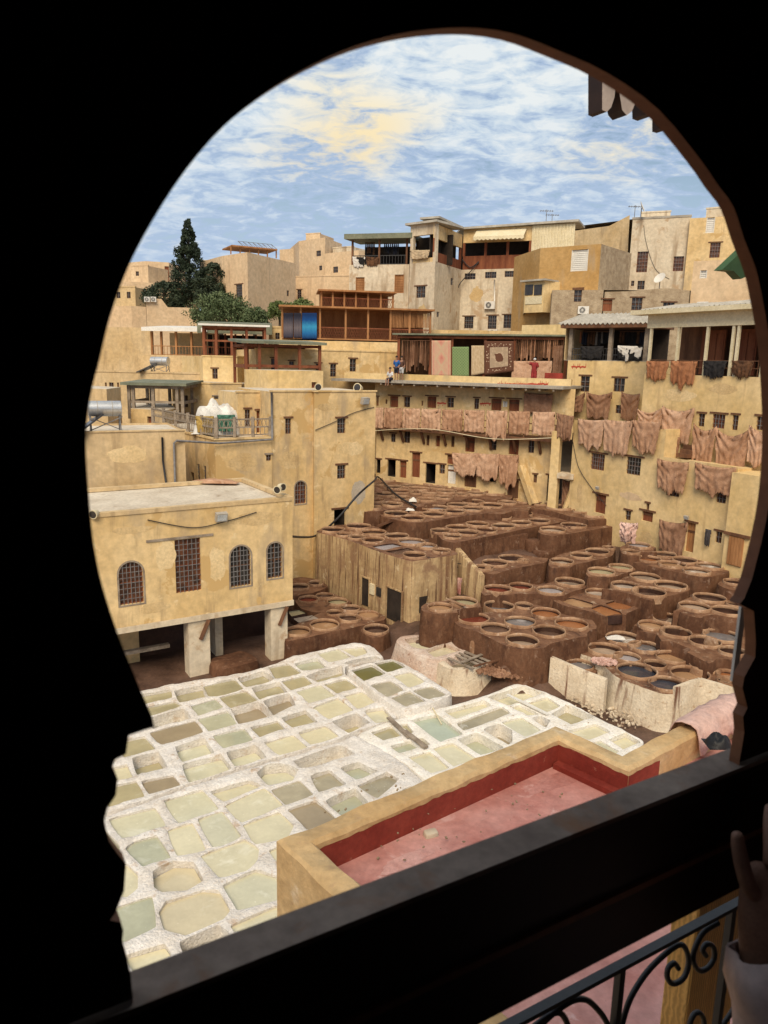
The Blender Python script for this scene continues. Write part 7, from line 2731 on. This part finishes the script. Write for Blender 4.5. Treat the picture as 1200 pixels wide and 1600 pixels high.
# ------------------------------------------------------------------ the dark room and its carved window
NW = Vector((-0.498, 0.867, 0))        # outwards through the window
DW = Vector((0.867, 0.498, 0))         # along it, to the right
pr = PY(1150, 1000, .80)
FW = Wall((pr.x, pr.y), (pr.x + DW.x, pr.y + DW.y))
if FW.n.dot(NW) > 0:
    FW.n = -FW.n                          # w is positive towards the viewer
DKW = mat('near_black_wood', two((0.018, 0.008, 0.005), (0.045, 0.020, 0.011)), 3.0, bump=0.25, bscale=30, bdist=.003, rough=.55, spec=.3)  # indoor shade put into the frame colour; face stays black
BRW = mat('brown_frame_wood', two((0.15, 0.055, 0.026), (0.24, 0.10, 0.048)), 6.0, bump=0.3, bscale=40, bdist=.003, rough=.6)  # lighter copy of the frame wood, for its lit reveal
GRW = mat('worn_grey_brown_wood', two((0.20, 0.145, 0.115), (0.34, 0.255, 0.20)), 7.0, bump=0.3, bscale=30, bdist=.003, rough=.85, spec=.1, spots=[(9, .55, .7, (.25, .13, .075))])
DKR = mat('dark_room_plaster', two((0.022, 0.018, 0.016), (0.035, 0.028, 0.025)), 2.0, bump=.1)  # near-black colour puts the darkness of the room into its walls
PINE = mat('yellow_pine', two((.60, .29, .07), (.74, .42, .13)), 4.0, bump=.15, bscale=30, bdist=.004, rough=.5, stretch=(1, 1, .25), wave=(45.0, .28, 'X', 5.0))

OPEN = [(207, 1555), (204, 1522), (197, 1490), (191, 1470), (193, 1454), (188, 1441), (172, 1438), (181, 1425), (194, 1392), (197, 1350), (184, 1334), (170, 1314), (163, 1282), (168, 1262),
        (181, 1243), (184, 1217), (175, 1199), (180, 1187), (197, 1178), (201, 1149), (240, 1136), (218, 1075), (192, 1012), (172, 955), (156, 900), (145, 840), (138, 765), (134, 690),
        (138, 640), (146, 598), (156, 560), (172, 495), (200, 418), (240, 342), (290, 266), (350, 197), (420, 141), (490, 100), (560, 70), (640, 50), (725, 43), (800, 52), (870, 78), (951, 115), (1030, 172),
        (1095, 250), (1121, 288), (1146, 323), (1163, 374), (1181, 420), (1192, 470), (1203, 540), (1209, 640), (1208, 720), (1201, 790), (1189, 850), (1175, 905), (1163, 935), (1156, 944),
        (1178, 955), (1181, 1002), (1180, 1027), (1163, 1058), (1160, 1075), (1168, 1106), (1161, 1120), (1163, 1145), (1156, 1187)]


def wood_opening():
    hole = [FW.uz(*p) for p in OPEN]
    # round the arch by subdividing between traced points
    hs = []
    n = len(hole)
    for i in range(n):
        hs.append(hole[i])
        if 20 <= i < 55:
            p0, p1, p2, p3 = [Vector(hole[(i + k) % n]) for k in (-1, 0, 1, 2)]
            for t in (.33, .67):
                q = .5 * ((2 * p1) + (p2 - p0) * t + (2 * p0 - 5 * p1 + 4 * p2 - p3) * t * t + (3 * p1 - p0 - 3 * p2 + p3) * t ** 3)
                hs.append((q.x, q.y))
    hole = hs
    # sill line: bottom of the opening
    zl = FW.uz(207, 1560)
    zrr = FW.uz(1156, 1187)
    zs = (zl[1] + zrr[1]) / 2
    T0 = .014
    out = [(-2.4, zs - .002), (2.2, zs - .002), (2.2, 14.25), (-2.4, 14.25)]
    hb_ = [(u, max(z, zs - .05)) for u, z in hole]
    hb_ = [(hb_[0][0], zs - .05)] + hb_ + [(hb_[-1][0], zs - .05)]
    th = thing('carved_window', 'dark carved wooden horseshoe-arch window frame around the whole view', 'window frame', FW.pt(0, zs))
    V, T = plate(out, [hb_])
    mb = MB()
    for w, flip in ((0, False), (-T0, True)):
        vs = [FW.pt(v[0], v[1], w) for v in V]
        fs = []
        for t in T:
            t = [int(i) for i in t]
            nn = (vs[t[1]] - vs[t[0]]).cross(vs[t[2]] - vs[t[0]])
            want = FW.n if not flip else -FW.n
            fs.append(tuple(t) if nn.dot(want) > 0 else tuple(reversed(t)))
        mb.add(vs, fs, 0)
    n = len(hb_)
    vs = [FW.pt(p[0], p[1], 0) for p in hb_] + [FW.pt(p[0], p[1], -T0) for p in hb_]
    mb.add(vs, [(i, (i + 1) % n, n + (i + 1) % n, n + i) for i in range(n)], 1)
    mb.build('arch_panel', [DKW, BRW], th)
    # sill rail: the dark beam below the arch
    u_n = FW.uz(700, 1375)
    zt = u_n[1]
    ztop = zt

    def far_w():
        # thickness so that the far top edge passes through (700,1333)
        r = ray(700, 1333)
        t = (ztop - EYE.z) / r.z
        p = EYE + r * t
        return (p - FW.a).dot(FW.n)
    wf = far_w()
    zb = FW.uz(940, 1494)[1]
    b = MB()
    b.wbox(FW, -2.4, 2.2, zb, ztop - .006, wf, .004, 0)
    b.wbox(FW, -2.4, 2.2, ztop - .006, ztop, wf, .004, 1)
    b.build('sill_beam', [DKW, GRW], th)
    bd = MB()
    zm = FW.uz(1062, 1346)[1]
    bd.wbox(FW, -2.4, 2.2, zm - .004, zm + .004, .004, .009)
    bd.build('bead', BRW, th)
    return th, zb, ztop, wf


cw, beam_zb, beam_zt, beam_w = wood_opening()


def room():
    zf, zc_ = 11.65, 14.22
    # front wall, its unseen parts drawn in to cut light through the lower opening
    mb = MB()
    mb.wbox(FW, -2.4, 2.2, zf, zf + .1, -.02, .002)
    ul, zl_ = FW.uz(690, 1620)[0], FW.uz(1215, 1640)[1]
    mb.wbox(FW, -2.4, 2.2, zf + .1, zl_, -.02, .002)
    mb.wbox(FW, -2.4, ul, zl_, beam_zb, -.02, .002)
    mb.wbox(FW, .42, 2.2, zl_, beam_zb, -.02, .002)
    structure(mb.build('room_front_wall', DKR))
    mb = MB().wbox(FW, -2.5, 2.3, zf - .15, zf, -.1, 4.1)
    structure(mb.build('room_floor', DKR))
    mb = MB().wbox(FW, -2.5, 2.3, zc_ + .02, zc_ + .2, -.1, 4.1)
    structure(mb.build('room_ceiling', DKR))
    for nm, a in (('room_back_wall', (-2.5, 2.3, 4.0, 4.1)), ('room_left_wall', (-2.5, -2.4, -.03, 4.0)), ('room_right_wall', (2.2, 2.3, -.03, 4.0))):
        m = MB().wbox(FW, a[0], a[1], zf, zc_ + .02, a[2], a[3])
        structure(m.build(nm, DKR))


room()
mbf = MB().wbox(FW, -2.5, 2.3, -.5, 11.5, -.05, 4.1)
tag(mbf.build('viewing_house', OCHRE, loc=FW.pt(0, -.5, 2)), 'plastered house below the carved window, under the viewer', 'house')


# ---- wrought iron balustrade outside, below the beam
def scroll(c, r0, turns, start, sgn, n=40):
    pts = []
    for i in range(n + 1):
        f = i / n
        a = start + sgn * turns * 2 * math.pi * f
        r = r0 * (1 - .78 * f)
        pts.append((c[0] + r * math.cos(a), c[1] + r * math.sin(a)))
    return pts


def balustrade():
    BWl = FW.off(-.22) if False else None
    w = -.24
    Wq = Wall(tuple((FW.a - FW.n * .24).xy), tuple((FW.a - FW.n * .24 + FW.d).xy))
    if Wq.n.dot(FW.n) < 0:
        Wq.n = -Wq.n
    u0, z0 = Wq.uz(800, 1592)
    u1, z1_ = Wq.uz(1100, 1440)
    zt = (z0 + z1_) / 2
    th = thing('iron_balustrade', 'black wrought iron balustrade with scrolls below the window beam', 'balustrade', Wq.pt(u1, zt - .9))
    m = MB().wbox(Wq, u0 - 1.2, u1 + 1.0, zt - .009, zt, -.008, .008)
    m.build('top_rail', IRON, th)
    m = MB().wbox(Wq, u0 - 1.2, u1 + 1.0, zt - .9, zt - .888, -.01, .01)
    m.build('bottom_rail', IRON, th)

    def P2(pxs):
        return [Wq.pt(*Wq.uz(*p)) for p in pxs]
    up = Wq.uz(965, 1560)[0]
    for k in range(-3, 4):
        u = up + k * .30
        MB().wbox(Wq, u - .0065, u + .0065, zt - .888, zt - .009, -.0065, .0065).build('upright', IRON, th)
    # traced scrolls around the visible upright; repeated along the rail
    S1 = [(972, 1600), (985, 1560), (1010, 1520), (1040, 1490), (1062, 1476), (1072, 1484), (1076, 1505), (1068, 1528), (1052, 1537), (1043, 1528), (1044, 1513), (1053, 1505), (1060, 1513)]
    S2 = [(1122, 1442), (1100, 1456), (1087, 1478), (1083, 1500), (1092, 1516), (1106, 1512), (1116, 1496), (1114, 1479), (1104, 1475), (1098, 1484), (1103, 1493)]
    S3 = [(846, 1600), (868, 1580), (895, 1563), (915, 1562), (930, 1573), (945, 1592), (952, 1612), (948, 1640), (930, 1650), (922, 1638)]
    S4 = [(1075, 1612), (1082, 1588), (1092, 1582), (1100, 1595), (1098, 1620)]
    S5 = [(1110, 1625), (1130, 1600), (1145, 1578), (1165, 1540), (1180, 1525), (1190, 1535), (1188, 1552)]
    for s in (S1, S2, S3, S4, S5):
        MB().tube(spline(P2(s), 6), .0052, 8).build('scroll', IRON, th, smooth=True)
    base = [Wq.uz(*p) for p in S1]
    for k in (-2, -1):
        pts = [Wq.pt(u + k * .30, z) for u, z in base]
        MB().tube(spline(pts, 6), .0052, 8).build('scroll', IRON, th, smooth=True)
    return Wq


BQ = balustrade()


def pine_post():
    Wq = Wall(tuple((FW.a - FW.n * .42).xy), tuple((FW.a - FW.n * .42 + FW.d).xy))
    if Wq.n.dot(FW.n) < 0:
        Wq.n = -Wq.n
    ua, ub = Wq.uz(1078, 1540)[0], Wq.uz(1150, 1540)[0]
    zt = Wq.uz(1115, 1350)[1]
    mb = MB().wbox(Wq, ua, ub, TZ + .01, zt, -.07, 0)
    o = mb.build('pine_post', PINE, loc=Wq.pt((ua + ub) / 2, TZ + .01))
    tag(o, 'yellow pine post behind the iron balustrade at the lower right', 'post')
    bv = o.modifiers.new('edge', 'BEVEL')
    bv.width = .004


pine_post()


# ---- scalloped eave boards and green awning outside the window
def eave():
    off = 1.1
    Wq = Wall(tuple((FW.a - FW.n * off).xy), tuple((FW.a - FW.n * off + FW.d).xy))
    if Wq.n.dot(FW.n) < 0:
        Wq.n = -Wq.n
    th = thing('eave_valance', 'scalloped pale wooden valance boards hanging under the eave at the top right', 'valance', Wq.at(930, 150))
    WH = plain('pale_valance_paint', (.50, .42, .38), .7)
    shapes = [[(919, 95), (919, 180), (926, 183), (933, 176), (938, 160), (940, 140), (938, 100)],
              [(944, 105), (945, 150), (950, 180), (957, 188), (965, 182), (972, 165), (977, 150), (977, 110)],
              [(986, 120), (988, 186), (996, 189), (1004, 180), (1006, 160), (1006, 125)],
              [(1019, 140), (1019, 206), (1026, 208), (1034, 200), (1036, 180), (1036, 150)],
              [(1049, 180), (1050, 222), (1058, 226), (1066, 216), (1068, 190)]]
    for s in shapes:
        pts = [Wq.uz(*p) for p in s]
        n = len(pts)
        mb = MB()
        vs = [Wq.pt(u, z, 0) for u, z in pts] + [Wq.pt(u, z, .05) for u, z in pts]
        mb.add(vs, [(i, (i + 1) % n, n + (i + 1) % n, n + i) for i in range(n)], 1)
        mb.add(vs, [tuple(range(n, 2 * n)), tuple(reversed(range(n)))], 0)
        mb.build('valance_board', [WH, DKW], th)
    u0, z0 = Wq.uz(915, 60)
    MB().wbox(Wq, u0, u0 + 1.6, Wq.uz(919, 90)[1], Wq.uz(919, 90)[1] + .12, -.05, .1).build('eave_beam', DKW, th)
    # green metal awning flap
    Wg = Wall(tuple((FW.a - FW.n * 1.6).xy), tuple((FW.a - FW.n * 1.6 + FW.d).xy))
    if Wg.n.dot(FW.n) < 0:
        Wg.n = -Wg.n
    pts = [Wg.uz(*p) for p in [(1115, 423), (1150, 390), (1175, 372), (1200, 400), (1190, 440), (1165, 425), (1152, 434), (1145, 437), (1133, 425)]]
    n = len(pts)
    vs = [Wg.pt(u, z, 0) for u, z in pts] + [Wg.pt(u, z, .04) for u, z in pts]
    o = MB().add(vs, [(i, (i + 1) % n, n + (i + 1) % n, n + i) for i in range(n)] + [tuple(range(n, 2 * n)), tuple(reversed(range(n)))]).build('awning', plain('green_metal', (.05, .11, .03), .5), loc=vs[0])
    tag(o, 'corner of a green metal awning behind the right side of the arch', 'awning')
    # white post edge beyond the right foot of the frame
    Wp = Wall(tuple((FW.a - FW.n * .12).xy), tuple((FW.a - FW.n * .12 + FW.d).xy))
    if Wp.n.dot(FW.n) < 0:
        Wp.n = -Wp.n
    ua = Wp.uz(1152, 1000)[0]
    o = MB().wbox(Wp, ua, ua + .012, Wp.uz(1153, 1062)[1], Wp.uz(1153, 948)[1], -.004, 0).build('shutter_stile', WHITE, loc=Wp.pt(ua, beam_zt))
    tag(o, 'narrow white wooden stile outside the right foot of the carved frame', 'stile')


eave()


# ---- the person beside the window: hand on the frame, sleeve at the lower right
def near_person():
    Y = .70

    def Q(x, y, dy=0.0):
        return PY(x + 6, y, Y + dy)
    wr = Q(1182, 1452, -.01)
    th = thing('person', 'hand and pale pink sleeve of a person holding the carved window frame', 'person', Vector((wr.x + .33, wr.y - .42, 11.66)))
    org = Vector(th.location)
    J = {}

    def j(n, p, r, r2=None):
        p = Vector(p) - org
        J[n] = (p.x, p.y, p.z, r) if r2 is None else (p.x, p.y, p.z, r, r2)
    B = []

    def bone(a, b):
        B.append((a, b))
    px_, py_ = org.x, org.y
    j('pel', (px_, py_, 12.55), .15, .12)
    j('spi', (px_, py_, 12.75), .14, .11)
    j('che', (px_, py_, 13.02), .16, .12)
    j('nek', (px_, py_, 13.18), .055)
    j('hed', (px_, py_ + .03, 13.30), .085, .1)
    j('top', (px_, py_ + .02, 13.42), .075, .09)
    sh = Vector((px_ - .17, py_ + .02, 13.08))
    j('shl', sh, .06)
    el = Vector((wr.x + .035, wr.y - .10, wr.z - .25))
    j('ell', el, .045)
    j('wri', wr, .026, .021)
    pm = Q(1192, 1405)
    j('pam', pm, .031, .018)
    pk = Q(1212, 1350, .01)
    j('pak', pk, .040, .016)
    for a, b in (('pel', 'spi'), ('spi', 'che'), ('che', 'nek'), ('nek', 'hed'), ('hed', 'top'), ('che', 'shl'), ('shl', 'ell'), ('ell', 'wri'), ('wri', 'pam'), ('pam', 'pak')):
        bone(a, b)
    j('shr', (px_ + .17, py_, 13.08), .06)
    j('elr', (px_ + .22, py_ - .02, 12.82), .045)
    j('har', (px_ + .2, py_ + .08, 12.58), .035)
    for a, b in (('che', 'shr'), ('shr', 'elr'), ('elr', 'har')):
        bone(a, b)
    for s, q in ((-1, 'l'), (1, 'r')):
        j('hi' + q, (px_ + .09 * s, py_, 12.48), .09)
        j('kn' + q, (px_ + .1 * s, py_ + .03, 12.12), .06)
        j('fo' + q, (px_ + .1 * s, py_, 11.73), .045)
        j('to' + q, (px_ + .11 * s, py_ + .15, 11.70), .04)
        for a, b in (('pel', 'hi' + q), ('hi' + q, 'kn' + q), ('kn' + q, 'fo' + q), ('fo' + q, 'to' + q)):
            bone(a, b)
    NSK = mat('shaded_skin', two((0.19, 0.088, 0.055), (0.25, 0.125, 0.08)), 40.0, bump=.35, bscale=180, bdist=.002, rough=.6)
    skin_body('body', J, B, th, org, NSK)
    # fingers: their own short chains rooted in the palm
    fing = {'thumb': [Q(1184, 1410), Q(1163, 1385, -.004), Q(1152, 1345, -.002), Q(1147, 1318), Q(1146, 1300)],
            'index_finger': [Q(1200, 1360), Q(1201, 1325, .012), Q(1199, 1285, .03), Q(1201, 1255, .042)],
            'middle_finger': [Q(1218, 1350, .005), Q(1222, 1312, .018), Q(1222, 1268, .036), Q(1224, 1238, .05)],
            'ring_finger': [Q(1236, 1350, .01), Q(1243, 1315, .024), Q(1245, 1276, .042), Q(1247, 1248, .055)],
            'little_finger': [Q(1252, 1356, .016), Q(1262, 1328, .03), Q(1266, 1300, .044), Q(1268, 1280, .054)]}
    for nm, pts in fing.items():
        r0 = .0095 if nm == 'thumb' else (.0085 if nm == 'little_finger' else .0100)
        jj = {}
        bb = []
        for i, p in enumerate(pts):
            q = p - org
            jj[str(i)] = (q.x, q.y, q.z, r0 * (1.0, .98, .92, .82, .62)[i if i < len(pts) - 1 else (4 if len(pts) > 4 else 3)])
            if i:
                bb.append((str(i - 1), str(i)))
        skin_body(nm, jj, bb, th, org, NSK)
    # loose sleeve: rings around the forearm with folds
    SL = mat('pale_pink_sleeve', two((.68, .50, .46), (.78, .62, .58)), 6.0, bump=.25, bscale=60, bdist=.002, rough=.9)
    a, b, c = wr.lerp(el, .08), el, sh
    path = [a.lerp(b, i / 10) for i in range(11)] + [b.lerp(c, i / 8) for i in range(1, 9)]
    vs, fs = [], []
    n = 28
    prev = None
    for i, p in enumerate(path):
        d = (path[min(i + 1, len(path) - 1)] - path[max(0, i - 1)]).normalized()
        x = d.cross(Vector((0, 0, 1))).normalized() if prev is None else (prev - d * prev.dot(d)).normalized()
        prev = x
        y = x.cross(d)
        rad = .036 + .026 * min(1, i / 9) + .004 * math.sin(i * 1.7)
        for k in range(n):
            t = 2 * math.pi * k / n
            rr = rad * (1 + .10 * math.sin(3 * t + i * .5) + .07 * math.sin(5 * t - i * .8) + .08 * noise.noise(Vector((math.cos(t) * 2, math.sin(t) * 2, i * .35))))
            if i == 0:
                rr *= .93
            vs.append(p + (x * math.cos(t) + y * math.sin(t)) * rr)
    for i in range(len(path) - 1):
        for k in range(n):
            fs.append((i * n + k, i * n + (k + 1) % n, (i + 1) * n + (k + 1) % n, (i + 1) * n + k))
    o = MB().add(vs, fs).build('sleeve', SL, th, smooth=True)
    o.modifiers.new('thick', 'SOLIDIFY').thickness = .003
    # shirt body, trousers and hair
    sj = {k: (*J[k][:3], J[k][3] + .02, (J[k][4] if len(J[k]) > 4 else J[k][3]) + .02) for k in ('che', 'spi', 'pel', 'shl', 'shr', 'elr')}
    skin_body('shirt', sj, [q for q in B if q[0] in sj and q[1] in sj], th, org, SL)
    tj = {k: (*J[k][:3], J[k][3] + .02) for k in ('pel', 'hil', 'knl', 'fol', 'hir', 'knr', 'for')}
    skin_body('trousers', tj, [q for q in B if q[0] in tj and q[1] in tj], th, org, DT)
    h = Vector(J['hed'][:3]) + Vector((0, -.03, .05)) + org
    vs, fs = [], []
    for k in range(6):
        t = k / 5 * math.pi * .62
        for i in range(14):
            aa = 2 * math.pi * i / 14
            vs.append(h + Vector((math.sin(t) * math.cos(aa) * .105, math.sin(t) * math.sin(aa) * .115, math.cos(t) * .13)))
    for k in range(5):
        for i in range(14):
            fs.append((k * 14 + i, k * 14 + (i + 1) % 14, (k + 1) * 14 + (i + 1) % 14, (k + 1) * 14 + i))
    MB().add(vs, fs).build('hair', HAIR, th, smooth=True)


near_person()
